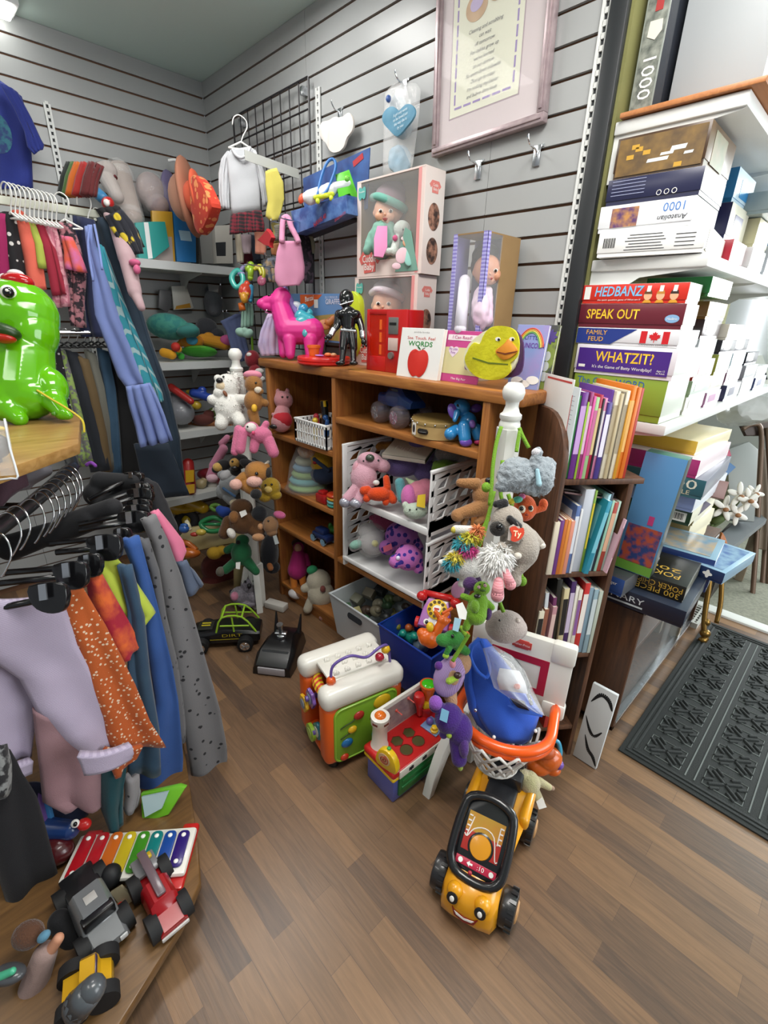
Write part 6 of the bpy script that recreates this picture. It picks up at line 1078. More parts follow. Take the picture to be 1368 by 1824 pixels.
rg=T('ring_toy','stack of orange and teal toy rings beside the bookcase divider','toy',(1.445,-.265,.656))
for i,(c_,h)in enumerate((('3a9a8c',0),('6ab0b4',.016),('d8a02a',.032),('c8401e',.046))):b=B(M.Translation((1.445,-.265,.657+h)));b.lathe([(.030,0),(.040,.003),(.040,.012),(.030,.0155)]);b.out('ring',plas(c_),rg,180)
b=B();b.b2((1.28,-.29,.452),(1.40,-.235,.485),.01);b.b2((1.30,-.285,.48),(1.37,-.24,.51),.01);o=tag(T('toy_car','x','toy car',(1.34,-.26,.438)),'dark blue toy car with pale wheels on the lower left shelf','toy car');b.out('body',plas('1a2c5a'),o)
for x,y in((1.30,-.293),(1.38,-.293),(1.30,-.232),(1.38,-.232)):b=B();b.cyl((x,y-.005,.456),(x,y+.005,.456),.018);b.mi=1;b.cyl((x,y-.0065,.456),(x,y+.0065,.456),.010);b.out('wheel',[plas('16181c'),plas('7aa0b8')],o)
b=B();b.ell((1.31,-.17,.46),(.03,.025,.022));b.ell((1.33,-.17,.485),(.018,.018,.016));b.ell((1.285,-.175,.475),(.012,.012,.02));b.out('toy_turtle',plas('3a8a3a'),tg=('green toy turtle behind the dark blue toy car on the lower left shelf','toy'))
b=B();b.b2((1.40,-.15,.438),(1.45,-.10,.50),.006);b.b2((1.41,-.14,.50),(1.44,-.11,.53),.006);b.out('toy_block',plas('c89a2a'),tg=('yellow toy block at the back of the lower left shelf','toy block'))
d=pd(530,1040,-.27)
toy('rag_doll','doll in a magenta coat and orange trousers standing on the bookcase floor','doll',d,[(532,975,10,11),('c',532,990,530,1015,13,18),('c',545,990,550,1005,5,4)],[('trouser_leg',fab('c87424'),[('c',523,1028,524,1046,7,6)]),('trouser_leg',fab('c87424'),[('c',538,1026,540,1040,7,6)]),('shoe',plas('dcd8d8'),[(527,1058,14,9,-6,15)]),('hair',fur('4a2418'),[(531,968,12,8,4)]),('face',SKIN,[(531,976,7,8,-5)])],fab('a8206a'))
sit('cream white plush lying on its back on the bookcase floor','plush_animal',570,1075,-.27,[(568,1035,22,22),(572,1058,24,24),('c',555,1070,548,1085,9,8),('c',578,1080,580,1098,11,9),('c',550,1045,543,1048,9,8)],[('nose',fur('7a4038'),[(575,1049,5,6,-24)]),('foot',fur('b08078'),[(578,1100,10,6,-6)]),('hair_bow',fab('2a8a5a'),[(556,1015,10,8,-6,-20)])],fur('c4bca8','b4ac98'))
b=B();b.ell((1.42,-.12,.16),(.05,.04,.075));b.ell((1.42,-.12,.25),(.035,.03,.035));b.ell((1.40,-.13,.10),(.03,.04,.02));b.out('plush_animal',fur('6a4424'),tg=('brown plush sitting behind the cream white plush on the bookcase floor','soft toy'))
X=loc(1.775,-.20,1.079,radians(80));mtk=T('toy_monster_truck','blue toy monster truck on big clear wheels on the top right shelf','toy truck',(1.775,-.2,1.079))
for x in(-.055,.055):
 for y in(-.062,.062):
  b=B(X@frame((x,y,.042),(0,1,0),(0,0,1)));b.lathe([(.022,-.026),(.038,-.022),(.042,-.01),(.042,.01),(.038,.022),(.022,.026)],None,24);o=b.out('tyre',mt('9a8f96',.15,al=.3),mtk,180)
  b=B(X@frame((x,y,.042),(0,1,0),(0,0,1)));b.lathe([(.024,-.027),(.022,.0),(.024,.027)],None,20)
  for k_ in range(8):a=pi*k_/4;b.box((.014*cos(a),.014*sin(a),.027),(.018,.004,.003),M.Rotation(a,3,'Z'));b.box((.014*cos(a),.014*sin(a),-.027),(.018,.004,.003),M.Rotation(a,3,'Z'))
  b.out('hub',METAL,o)
b=B(X);loft(b,[(-.10,.035,.032,.075,.10,.008),(-.06,.042,.040,.07,.115,.01),(-.02,.042,.034,.07,.145,.012),(.04,.042,.034,.07,.145,.012),(.06,.042,.04,.07,.115,.01),(.105,.04,.038,.075,.11,.008)]);b.out('body',plas('1c3c78'),mtk)
b=B(X);b.b2((-.03,-.075,.05),(.03,.075,.07),.004);b.b2((.034,-.02,.10),(.0355,.035,.135),.001);b.b2((-.0355,-.02,.10),(-.034,.035,.135),.001);b.out('chassis',BLK,mtk)
tb=T('tambourine','wooden tambourine with studs and jingles on the top right shelf','tambourine',(1.985,-.245,1.079));R_=.10
b=B(M.Translation((1.985,-.222,1.0795)));b.lathe([(R_-.012,0),(R_,.001),(R_,.058),(R_-.012,.058)],None,40);b.out('hoop',mt('b0905a',.5,pat='wood',c2='c8a870',s=8),tb)
b=B(M.Translation((1.985,-.222,1.1375)));b.lathe([(.001,.001),(R_-.002,.001),(R_+.001,-.004),(R_+.001,-.014)],None,40);b.out('skin',mt('8d7440',.6),tb)
for k_ in range(18):a=2*pi*k_/18;b=B(M.Translation((1.985,-.222,1.130)));b.ell((R_*1.01*cos(a),R_*1.01*sin(a),0),.0035);b.out('stud',METAL,tb,180)
for a0 in(-150,-85,-20,50,120):
 b=B(M.Translation((1.985,-.222,1.105))@M.Rotation(radians(a0),4,'Z'));b.prism(rrect(.042,.018,.009),.004,frame((R_-.001,0,0),(0,1,0),(0,0,1)));b.out('slot',mt('1c1610',.8),tb)
 b=B(M.Translation((1.985,-.222,1.105))@M.Rotation(radians(a0),4,'Z'));b.lathe([(.004,0),(.018,.001),(.018,.0022),(.004,.004)],M.Translation((R_-.006,0,-.002)),20);b.out('jingle',METAL,tb)
b=B(M.Translation((1.985,-.222,1.107))@M.Rotation(radians(-112),4,'Z'));b.prism(rrect(.026,.042,.004),.0014,frame((R_-.0005,0,0),(0,1,0),(0,0,1)));o=b.out('sticker',WT,tb);b=B(M.Translation((1.985,-.222,1.107))@M.Rotation(radians(-112),4,'Z'));b.prism([(.008*cos(a),.014*sin(a))for a in[2*pi*i/16 for i in range(16)]],.002,frame((R_-.0002,0,0),(0,1,0),(0,0,1)));b.out('sticker_print',BK,o)
EB=plas('2f84c0',.25);d=pd(828,755,-.25)
toy('toy_elephant','shiny blue toy elephant with purple ears on the top right shelf','toy',d,[(822,726,16,16),(834,752,16,18),('c',826,760,828,782,11,11,-12,-14),('c',812,765,802,773,9,11,-4,-10),('c',848,765,852,778,11,10),('c',814,735,810,748,6,4,-12,-16)],[('ear',plas('6a4aa8'),[(807,733,9,15,-8,-20,4)]),('ear',plas('6a4aa8'),[(848,727,11,8,4,-15,4)]),('foot',plas('6a4ab0'),[(830,788,11,8,-18,0,6)]),('patch',plas('8a6ac0'),[(841,755,6,8,-13,-20,4)]),('toe',plas('c83a70'),[(852,788,8,4,-6)]),eyes((815,722,2,2.4,-15))],EB)
GU='soft toys in the upper stacking basket';GL_='soft toys in the lower stacking basket'
r,d=sit('pale pink plush koala hanging out of the upper stacking basket','plush_koala',650,850,-.33,[(660,822,24,17,-4,12),(682,830,14,12,-6,20),(635,833,8,14,0,15),(648,850,24,28),('c',635,868,618,888,9,9,-6,-10),('c',652,872,640,890,9,9,-12,-14)],[('nose',plas('3a4438'),[(659,816,8,7,-22)]),('foot',mt('a8a8b4',.25,.5),[(614,895,10,9,-12)]),('foot',mt('a8a8b4',.25,.5),[(634,897,11,9,-16)]),('ear_inside',fur('c8909c'),[(634,834,5,10,-8,15)]),eyes((648,821,2,2,-19),(674,820,2,2,-19))],fur('cf9fae','c494a2'),GU)
sit('bright orange plush crab on the edge of the upper stacking basket','plush_crab',675,878,-.34,[(675,880,22,13),('c',655,872,648,874,7,8),('c',695,880,700,890,7,8),('c',690,868,688,852,7,6),(653,888,7,7),(687,895,6,6)],[('tag_ribbon',mt('d0ccc8',.5),[(670,860,6,5,-6)])],fur('d8480f','c83c0a'),GU)
sit('purple plush resting at the back of the upper stacking basket','plush_toy',730,815,-.14,[(748,805,26,28),(715,832,34,18),(760,840,24,20)],[],fur('75659c','6a5a90'),GU)
sit('lime green plush frog in the back right of the upper stacking basket','plush_frog',795,828,-.12,[(792,836,24,18),(812,830,10,8),(778,828,8,8)],[('mouth',mt('b03a34',.6),[(798,836,6,3,-20)])],fur('6f9a2e','628a28'),GU)
sit('grey fluffy plush at the very back of the upper stacking basket','plush_toy',810,808,-.075,[(800,808,26,16),(835,825,22,22)],[],fur('85807a','77726c'),GU)
sit('orange tan plush lying above the green book in the upper basket','plush_toy',670,792,-.13,[(665,796,26,10,0,-10),(695,794,20,8),(650,802,12,6)],[],fur('a8722a','98641f'),GU)
b=B(M.Translation((1.80,-.17,.965))@M.Rotation(radians(22),4,'Z')@M.Rotation(radians(14),4,'X'));b.b2((-.09,-.07,0),(.09,.07,.018),.001);b.mi=1;b.b2((-.088,-.068,.003),(.0905,.068,.015));o=b.out('book',[mt('17301f',.75),PAGE],tg=('dark green book lying on the toys in the upper stacking basket','book'));txt('Pippi',V((1.80,-.19,.985))-V((0,0,0)),V((cos(radians(22)),sin(radians(22)),0)),V((-.36,.9,.22)),.03,WT,o,.09)
sit('pink and white plush unicorn with a pale horn in the upper stacking basket','plush_unicorn',745,885,-.25,[(745,880,24,24),(758,870,20,18),('c',732,895,728,905,10,9)],[('mane',fur('c86aa8'),[(728,885,14,22,-10)]),('horn',mt('a8b890',.6),[('c',735,862,724,853,7,2)]),('arm',fur('5a9aa0'),[('c',712,860,716,888,9,8)])],fur('d07f96','c47488'),GU)
sit('pale mint plush cat with a yellow price tag in the upper stacking basket','plush_cat',740,912,-.32,[(740,910,22,15),(722,900,6,7),(748,900,8,8)],[('tag',mt('d8b81e',.5),[(744,882),(758,880),(757,905),(742,902)],-20),eyes((730,908,1.6,1.6,-16),(742,907,1.6,1.6,-17))],fur('a8b8a4','bcc8bc'),GU)
LEO=mt('b868b0',.9,pat='dots',c2='35278a',s=42,t=.38,bump=.5,bs=260)
sit('purple spotted plush turtle at the right of the lower stacking basket','plush_turtle',725,990,-.31,[(728,993,26,24),(706,1000,14,13,-8),('c',740,1000,745,1012,14,10)],[('eye',plas('d8d0e8'),[(709,994,4,4,-20)])],LEO,GL_)
sit('purple spotted plush turtle in the middle of the lower stacking basket','plush_turtle',705,955,-.22,[(715,955,30,28),(690,975,15,14,-14),('c',735,960,745,975,12,10)],[('tag',mt('b8506a',.5),[(682,974),(697,968),(699,978),(684,984)],-32)],mt('a060a8',.9,pat='dots',c2='2c2078',s=42,t=.42,bump=.5,bs=260),GL_)
r,d=sit('white plush rabbit in a clear bag at the left of the lower stacking basket','plush_rabbit',660,965,-.28,[(665,965,24,24),(655,945,18,14),('c',640,968,630,975,9,8)],[('scarf',fur('8ab8a8'),[(634,970,12,8,-6,-20)]),('patch',fur('c8c48a'),[(668,968,6,6,-22)])],fur('a8a4a4','9a9696'),GL_)
blobs(d,[(662,962,29,32)]).b.out('plastic_bag',mt('ffffff',.06,al=.15,bump=.9,bs=50),r,180)
sit('deep pink plush pig at the back of the lower stacking basket','plush_pig',685,928,-.14,[(685,925,22,20),(664,922,8,5)],[eyes((680,921,1.8,1.8,-19))],fur('b04a70','a34266'),GL_)
sit('cream plush at the back left of the lower stacking basket','plush_toy',650,935,-.15,[(650,938,16,14),(640,948,10,10)],[],fur('b8b09a'),GL_)
rnd=random.Random(9);CL=['3a5a3c','6a6a5a','8a8270','2c2e30','9a9468','4a3a30','a8a28c','5a6a40','2f6a4a','77705c']
NM=['dark green','olive grey','stone grey','charcoal','khaki','dark brown','ivory grey','moss green','bottle green','drab tan'];SH=['block','ball','figure','tube']
k_=0
for i in range(5):
 for j in range(4):
  x=1.60+.065*i;y=-.34+.075*j;z=.20+rnd.uniform(-.01,.035);nm=NM[k_%10];sh=SH[(k_//5)%4];b=B()
  if sh=='block':b.box((x,y,z),(.055,.045,.04),M.Rotation(rnd.uniform(0,3),3,'Z')@M.Rotation(rnd.uniform(0,1),3,'X'),.004)
  elif sh=='ball':b.ell((x,y,z),(.032,.03,.028));b.ell((x+.02,y-.01,z+.022),.016)
  elif sh=='figure':b.cap((x-.02,y,z),(x+.02,y-.02,z+.03),.018,.013);b.ell((x+.03,y-.03,z+.04),.017);b.cap((x-.01,y,z),(x-.04,y+.01,z+.02),.010,.007)
  else:b.tube([(x-.035,y,z),(x,y-.02,z+.03),(x+.035,y,z)],.014,8,False,3)
  b.out('tub_toy',plas(CL[k_%10],.5),tg=('%s toy %s in the pale grey tub'%(nm,sh),'toy','small toys in the pale grey tub'));k_+=1
for i,(u,v,c_,ds)in enumerate(((715,1130,'1f8a7a','teal toy dragon in the dark blue tub'),(735,1135,'2aa08a','bright teal toy animal in the dark blue tub'),(725,1120,'c8642c','orange toy bit in the dark blue tub'),(705,1118,'8a8a3a','olive toy frog in the dark blue tub'),(750,1150,'6a7a88','grey green toy in the dark blue tub'))):
 p=at(u,v,z=.23);b=B();b.ell(p,(.036,.03,.025));b.cap(p+V((.02,-.02,.01)),p+V((.035,-.03,.035)),.013,.010);b.ell(p+V((.04,-.035,.045)),.016);b.cap(p,p+V((-.05,.02,.01)),.012,.004);b.out('tub_toy',plas(c_),tg=(ds,'toy','small toys in the dark blue tub'))
pt=at(783,1078,y=-.36);X=frame(at(775,1088,y=-.39)+V((0,0,-.02)),(.90,.43,0),(-.3,.63,.72));tl=T('toy_telephone','toy telephone with a yellow dial and smiling face at the right of the bookcase','toy telephone',X.translation)
b=B(X);loft_=[(-.055,-.045),(.055,-.045),(.05,.02),(.038,.06),(-.038,.06),(-.05,.02)];b.prism(loft_,.05,M.Translation((0,0,-.05)),.010);b.out('body',mt('dcd8dc',.35,pat='bx',c2='a86ab0',s=4,t=.25),tl)
b=B(X@M.Translation((.004,.022,.0)));b.lathe([(.036,0),(.036,.006),(.030,.010),(.006,.012)]);b.out('dial',YLW,tl)
for k_ in range(10):a=2*pi*k_/10+.2;b=B(X@M.Translation((.004+.026*cos(a),.022+.026*sin(a),.0105)));b.lathe([(.006,0),(.006,.0012)],None,12);b.out('dial_hole',mt('5a4410',.7),tl)
b=B(X@M.Translation((.004,.022,.0125)));b.lathe([(.014,0),(.014,.001)],None,16);b.out('dial_label',WT,tl);pic(tl,X@V((.004,.022,.0138)),X.to_3x3()@XR,X.to_3x3()@YR,.018,.007,mt('c8302c',.5),'logo_print')
for sx_ in(-1,1):b=B(X);b.ell((sx_*.020-.004,-.028,.001),(.011,.011,.005));o=b.out('eye',WT,tl,180);b=B(X);b.ell((sx_*.020-.002,-.029,.005),(.006,.007,.003));b.out('pupil',EYE,o,180)
b=B(X);b.tube([(-.028,-.040,.002),(-.01,-.047,.002),(.014,-.047,.002),(.03,-.040,.002)],.0022,6,False,4);b.out('smile',mt('b01e28',.4),tl)
b=B(X);b.cap((-.055,.075,-.01),(.055,.075,-.01),.012);b.ell((-.062,.06,-.005),(.02,.018,.02));b.ell((.062,.06,-.005),(.02,.018,.02));b.out('handset',REDP,tl,180)
for sx_ in(-1,1):b=B(X);b.cyl((sx_*.056,-.03,-.03),(sx_*.068,-.03,-.03),.020);b.out('wheel',REDP,tl)
d=pd(775,1130,-.56);toy('giraffe_rattle','orange and yellow plastic giraffe rattle above the dark blue tub','toy',d,[('c',760,1135,752,1128,16,10),(768,1140,15,15),('c',775,1130,785,1112,9,8),(788,1105,10,9),('c',780,1096,776,1090,5,4),('c',792,1098,798,1092,5,4),('c',782,1120,800,1105,5,4)],[('yellow_ring',YLW,[(766,1117,7,9,-6)]),('horn',ORG,[('c',790,1092,804,1084,3,3)])],plas('dc6414',.3))
d=pd(975,1345,-.36);toy('toy_boat','orange toy tub with a blue handle on the floor behind the hoop','toy',d,[(975,1350,26,22),(960,1365,22,16),(985,1372,14,10)],[('inside',mt('b8501a',.5),[(972,1340,17,12,-14)]),('handle',plas('3a94b4'),[('t',[(983,1318),(994,1322),(998,1340),(994,1355)],4)]),('handle_end',plas('6a4aa0'),[(996,1362,8,9,-6)]),('red_knob',REDP,[(982,1312,10,10,4)])],plas('c85a14',.3))
d=pd(945,1395,-.46);toy('plush_toy','pale yellow plush lying on the floor right of the ride-on truck','soft toy',d,[(942,1395,20,22),('c',950,1410,962,1428,12,8),('c',960,1392,978,1402,8,6),(930,1380,14,12)],[('paper_tag',WT,[('p',[(955,1428),(966,1420),(974,1438),(960,1442)],2,-10)]),('foot',fur('a88a74'),[('c',975,1400,984,1404,5,4)])],fur('c8c48c','b8a890'))
# ================================================================ CLOTHES AND THINGS HUNG UP
def garm(name,label,cat,rows,d,mat,group=None,az=None,th=.01,fold=.010,k=3.5,seed=0,par=None,bul=.012,anchor=0,av=None):
 """a hanging cloth piece: rows of left and right pixels on an upright plane at depth d, with folds and thickness"""
 c0=[(rows[anchor][0][i]+rows[anchor][1][i])/2 for i in(0,1)];p=at(c0[0],av or c0[1],d=d)
 n=V((CC.x-p.x,CC.y-p.y,0)).normalized()
 if az:n.rotate(M.Rotation(radians(az),3,'Z'))
 R_=[];m=len(rows)-1
 for i in range(m):
  for q in range(4):
   t=q/4;R_.append([[rows[i][s][j]*(1-t)+rows[i+1][s][j]*t for j in(0,1)]for s in(0,1)])
 R_.append(rows[-1]);Pm=[];N_=14
 for i,(l,r_)in enumerate(R_):
  f=i/(len(R_)-1);row_=[]
  for j in range(N_+1):
   t=j/N_;q=at(l[0]+(r_[0]-l[0])*t,l[1]+(r_[1]-l[1])*t,p=p,n=n)
   o=fold*(.25+.75*f)*(sin(t*k*6.28+seed+.6*sin(3*f+seed)))+bul*sin(pi*t)+.004*NZ.noise(q*18+V((seed,0,0)))
   row_.append(q+n*o)
  Pm.append(row_)
 b=B();b.sheet(Pm,th)
 return b.out(name,mat,par,180,tg=None if par else(label,cat,group)if group else(label,cat))
HWH=plas('e6e6e2',.4)
def hanger(label,hook,w,d,mat,group,az=0,tilt=0,wire=None,s=1):
 p=at(*hook,d=d);n=V((CC.x-p.x,CC.y-p.y,0)).normalized();n.rotate(M.Rotation(radians(az),3,'Z'));xa=UP.cross(n)
 X=frame(p,xa,UP,n)@M.Rotation(radians(tilt),4,'Z');r=T('clothes_hanger',label,'hanger',p,group)
 b=B(X);b.tube([(-.016*s,.004,0),(-.012*s,.016*s,0),(0,.022*s,0),(.014*s,.014*s,0),(.016*s,0,0),(.006*s,-.016*s,0),(0,-.03*s,0)],.0026,8,False,4);b.out('hook',wire or mat,r,180)
 b=B(X);b.tube([(0,-.028*s,0),(-w*.5,-.03*s-w*.18,0),(-w,-.03*s-w*.42,0)],.0042,8,False,3);b.tube([(0,-.028*s,0),(w*.5,-.03*s-w*.18,0),(w,-.03*s-w*.42,0)],.0042,8,False,3);b.tube([(-w,-.03*s-w*.42,0),(w,-.03*s-w*.42,0)],.0036,8);b.out('arms',mat,r,180)
 return r
ts=T('t_shirt','royal blue T-shirt with a green print hanging high on the left wall','t-shirt',at(20,300,d=2.0));BLU_=fab('232f7c',pat='soft',c2='2b3a90',s=6)
garm('shirt_body','','',[((-70,140),(0,145)),((-75,180),(38,172)),((-75,230),(52,220)),((-70,290),(56,290)),((-68,340),(58,336))],2.0,BLU_,par=ts,fold=.008)
garm('sleeve','','',[((0,147),(30,165)),((25,190),(55,212)),((45,235),(72,250)),((50,262),(77,258)),((62,275),(74,266))],1.985,BLU_,par=ts,fold=.004)
p_=at(-8,235,d=1.965);b=B(frame(p_,UP.cross(V((1,-.3,0)).normalized()),UP));b.prism([(.055*cos(a),.075*sin(a))for a in[2*pi*i/24 for i in range(24)]],.003);b.out('chest_print',mt('2c6a7a',.7,pat='noise',c2='20346a',s=50,soft=.1),ts)
rl=T('clothes_rail','pale rail along the left wall carrying children\'s clothes on white hangers','clothes rail',(.45,-1.1,1.84))
b=B();b.b2((.436,-2.3,1.827),(.464,-.72,1.857),.003);b.out('bar',mt('c2c4b4',.35),rl)
for y in(-.78,-1.9):b=B();b.b2((0,y-.006,1.815),(.46,y+.006,1.83),.002);b.out('arm',mt('c2c4b4',.35),rl)
GR='clothes on the upper rail';GH='white hangers on the upper rail'
def rd(u):y=-1.10+.35*u/180;return dep(V((.50,y,1.75)))
C_=[('magenta top at the far left of the upper rail','t_shirt',[((-20,385),(8,380)),((-20,440),(14,430)),((-20,500),(16,500))],0,fab('9a1c58'),0),('black dress with white dots left of the coral jacket','dress',[((0,380),(26,378)),((6,430),(34,430)),((12,520),(44,520))],14,fab('18161a',pat='dots',c2='d8d4d0',s=30,t=.22),1),('coral fleece jacket on the upper rail above the green coin bank','jacket',[((14,378),(40,376)),((20,400),(62,402)),((28,440),(70,440)),((36,490),(76,482)),((44,520),(80,515))],30,fab('d8604e',pat='soft',c2='e06c58',s=10),2),('lime green top behind the coral jacket','t_shirt',[((50,392),(64,396)),((62,430),(82,440)),((70,480),(88,478))],55,fab('a8b44a'),3),('crimson dress on the upper rail','dress',[((62,394),(78,398)),((74,440),(98,440)),((86,490),(112,490)),((94,528),(120,524))],66,fab('8c1a30',pat='soft',c2='9c2038',s=9),4),('dusty pink dress behind the crimson dress','dress',[((80,394),(98,398)),((92,440),(108,440)),((98,500),(118,500)),((98,548),(124,546))],80,fab('c07284',pat='noise',c2='d89aa4',s=60),5),('dark floral dress with a pink and orange panel','dress',[((104,396),(128,400)),((110,440),(140,440)),((118,490),(150,490)),((126,540),(146,540)),((132,580),(150,584))],100,fab('2a2028',pat='noise',c2='a87078',s=45),6),('orange and pink patchwork top on the upper rail','t_shirt',[((114,420),(126,424)),((120,450),(140,452)),((122,480),(150,486))],96,fab('d85a44',pat='noise',c2='c86aa0',s=14,soft=.1),7),('navy dress left of the long periwinkle dress','dress',[((132,384),(168,392)),((134,440),(176,440)),((138,500),(182,500)),((140,560),(190,560)),((150,600),(196,600))],125,fab('1b2242'),8),('dark indigo denim pinafore at the right end of the upper rail','dress',[((170,388),(196,390)),((178,440),(222,440)),((196,520),(244,530)),((225,600),(268,610)),((250,700),(300,700)),((270,780),(318,780)),((285,860),(326,860))],178,fab('22303e',pat='soft',c2='2b3c4c',s=12),9),('teal dress with a pale checked edge beside the periwinkle dress','dress',[((168,430),(186,440)),((176,500),(206,500)),((196,560),(232,570)),((220,620),(258,630)),((250,690),(288,700)),((262,715),(292,715))],168,fab('2f8a9a',pat='bx',c2='9ab4b8',s=22,t=.8),10)]
for ds,nm,rw,u,m_,s_ in C_:garm(nm,ds,nm.replace('_','-'),rw,rd(u),m_,GR,az=-25,th=.02,fold=.014,k=1.6,seed=s_)
pd_=T('dress','long periwinkle blue sundress with a gathered hem on the upper rail','dress',at(170,400,d=rd(150)),GR);PW=fab('7484bc',pat='soft',c2='7f90c8',s=7)
garm('bodice','','',[((153,405),(162,400)),((157,450),(170,440)),((165,500),(190,500)),((170,560),(215,570)),((192,615),(236,612)),((212,670),(258,662)),((227,690),(266,682))],rd(150)-.03,PW,par=pd_,az=-15,th=.012,fold=.012,k=1.5)
garm('skirt_flounce','','',[((226,688),(266,682)),((232,720),(278,705)),((244,760),(292,740)),((252,795),(306,785))],rd(150)-.035,PW,par=pd_,az=-15,th=.012,fold=.02,k=3)
for pts in([(160,402),(157,440),(166,500)],[(168,400),(176,440),(182,480)]):q=P(rd(150)-.035);q.tube(pts,2.2,6);q.b.out('strap',PW,pd_,180)
pkd=plush('baby_outfit','pale pink baby outfit with a bow hanging at the end of the upper rail',232,470,-.72,[('c',205,395,226,460,12,15),('c',226,460,240,520,14,12),('c',240,520,252,548,10,7),('c',205,395,190,384,10,6)],[('bow',fab('c05a80'),[(240,468,10,6,-12),(244,480,6,8,-12)])],fab('b8a0a2',pat='soft',c2='a8888e',s=12),GR,cat='baby clothes')
garm('dungarees','black dungarees with a long strap at the right end of the upper rail','dungarees',[((170,372),(212,368)),((185,392),(230,392)),((210,420),(246,412)),((232,445),(256,440))],rd(180)-.02,fab('17171a'),GR,seed=3,th=.02)
for i,u in enumerate((8,16,24,33,42,50,58,66,74,82,90)):hanger(('first','second','third','fourth','fifth','sixth','seventh','eighth','ninth','tenth','eleventh')[i]+' white plastic hanger from the left on the upper rail',(u+4,346+u*.24),.04,rd(u)-.03,HWH,GH,az=-60,s=2)
hanger('empty white hanger standing clear in the middle of the upper rail',(110,364),.07,rd(110)-.04,HWH,GH,az=-35,s=1.9);hanger('white hanger of the periwinkle sundress on the upper rail',(150,366),.03,rd(150)-.03,HWH,GH,az=-40,s=2.1);hanger('rearmost white hanger at the right end of the upper rail',(172,384),.05,rd(172),HWH,GH,az=-40,s=1.3)
r2=T('clothes_rail','chrome lower rail of trousers behind the green coin bank','clothes rail',(.45,-1.0,1.27));p0=at(100,592,x=.45);b=B();b.cyl((.45,-1.9,p0.z),(.45,-.78,p0.z),.010);b.out('bar',CHROME,r2)
for y in(-.79,-1.7):b=B();b.cyl((0,y,p0.z),(.45,y,p0.z),.008);b.out('arm',CHROME,r2)
L_=[('black trousers with white dots on the lower rail',[((86,612),(106,616)),((88,660),(116,660)),((92,710),(126,720)),((100,760),(136,760))],fab('17151a',pat='dots',c2='b8b4b8',s=45,t=.2)),('grey patterned leggings on the lower rail',[((98,618),(114,624)),((112,680),(130,680)),((126,740),(146,740)),((146,830),(168,826))],fab('6f6c6e',pat='noise',c2='8fa85a',s=50)),('dark slate trousers on the lower rail',[((116,622),(136,628)),((130,690),(158,690)),((150,770),(180,770)),((164,840),(196,836))],fab('22262e')),('khaki trousers on the lower rail',[((138,632),(156,640)),((152,700),(172,700)),((168,770),(188,770)),((180,840),(198,840))],fab('6a5638')),('stone grey trousers on the lower rail',[((152,622),(168,630)),((166,690),(184,690)),((178,760),(196,760)),((186,836),(204,836))],fab('77766c')),('mid blue jeans on the lower rail',[((174,618),(192,626)),((186,690),(206,690)),((194,760),(212,760)),((196,850),(218,850))],fab('3c5a74',pat='soft',c2='32506a',s=20)),('wide black trousers at the right of the lower rail',[((194,610),(212,612)),((204,690),(232,690)),((214,770),(252,770)),((216,860),(272,860))],fab('141416')),('dark jeans hanging lowest beside the corner shelves',[((240,790),(300,790)),((252,840),(322,840)),((262,890),(338,880))],fab('1e2a38'))]
for i,(ds,rw,m_)in enumerate(L_):garm('trousers',ds,'trousers',rw,dep(V((.52,-1.02+.038*i,1.0)))-.02,m_,'trousers on the lower rail',az=-20,th=.018,fold=.008,k=1.2,seed=i)
for i,u in enumerate((104,118,134,148,160,172,184)):hanger(('leftmost','second','third','fourth','fifth','sixth','rightmost')[i]+' black trouser hanger on the lower rail',(u,596),.05,dep(V((.45,-1.0+.03*i,1.27))),plas('18181a'),'black hangers on the lower rail',az=-45,wire=CHROME,s=1.1)
gd=T('wire_grid','black wire grid panel hooked on the slatwall near the corner','wire grid',(.70,-.03,1.5));GX0,GX1,GZ0,GZ1=.36,1.005,1.30,2.375;GB=mt('232124',.4)
for i in range(10):x=GX0+(GX1-GX0)*i/9;b=B();b.cyl((x,-.030,GZ0),(x,-.030,GZ1),.0032 if i not in(0,9)else .005,None,6);b.out('upright_wire',GB,gd)
z=GZ0
while z<GZ1+.01:b=B();b.cyl((GX0,-.035,z),(GX1,-.035,z),.0036,None,6);b.out('cross_wire',GB,gd);z+=.1075
for x in(.42,.95):b=B();b.b2((x-.01,-.03,2.33),(x+.01,-.001,2.36),.002);b.out('wall_clip',METAL,gd)
GG='clothes and toys hung on the black grid'
af_=T('face_out_arm','flat white display arm sticking out from the black grid','display arm',at(530,300,y=-.1));b=B();a_,c_=at(436,276,y=-.30),at(532,310,y=-.04);c_.z=a_.z-.02;b.sheet([[a_+V((0,0,.018)),c_+V((0,0,.018))],[a_-V((0,0,.018)),c_-V((0,0,.018))]],.004);b.out('arm',mt('b4b6b0',.4),af_)
wA=pd(435,330,-.27)
hanger('white hanger holding the grey baby top in front of the black grid',(427,226),.055,wA,HWH,GG,s=1.9)
bt=T('baby_outfit','pale grey long-sleeved baby top with a red plaid skirt in front of the black grid','baby clothes',at(435,400,d=wA),GG);TG=fab('b6b8bc',pat='soft',c2='c2c4c8',s=9)
garm('top','','',[((412,268),(444,263)),((404,280),(456,274)),((406,296),(460,290)),((410,330),(462,325)),((413,382),(464,376))],wA,TG,par=bt,fold=.0015,k=1,th=.012)
garm('sleeve','','',[((406,272),(414,272)),((396,285),(412,284)),((391,310),(410,310)),((392,350),(407,350)),((394,372),(408,374))],wA+.01,TG,par=bt,fold=.003,th=.014);garm('sleeve','','',[((452,266),(462,290)),((460,300),(470,312)),((466,335),(474,335)),((471,368),(478,364))],wA+.01,TG,par=bt,fold=.003,th=.014)
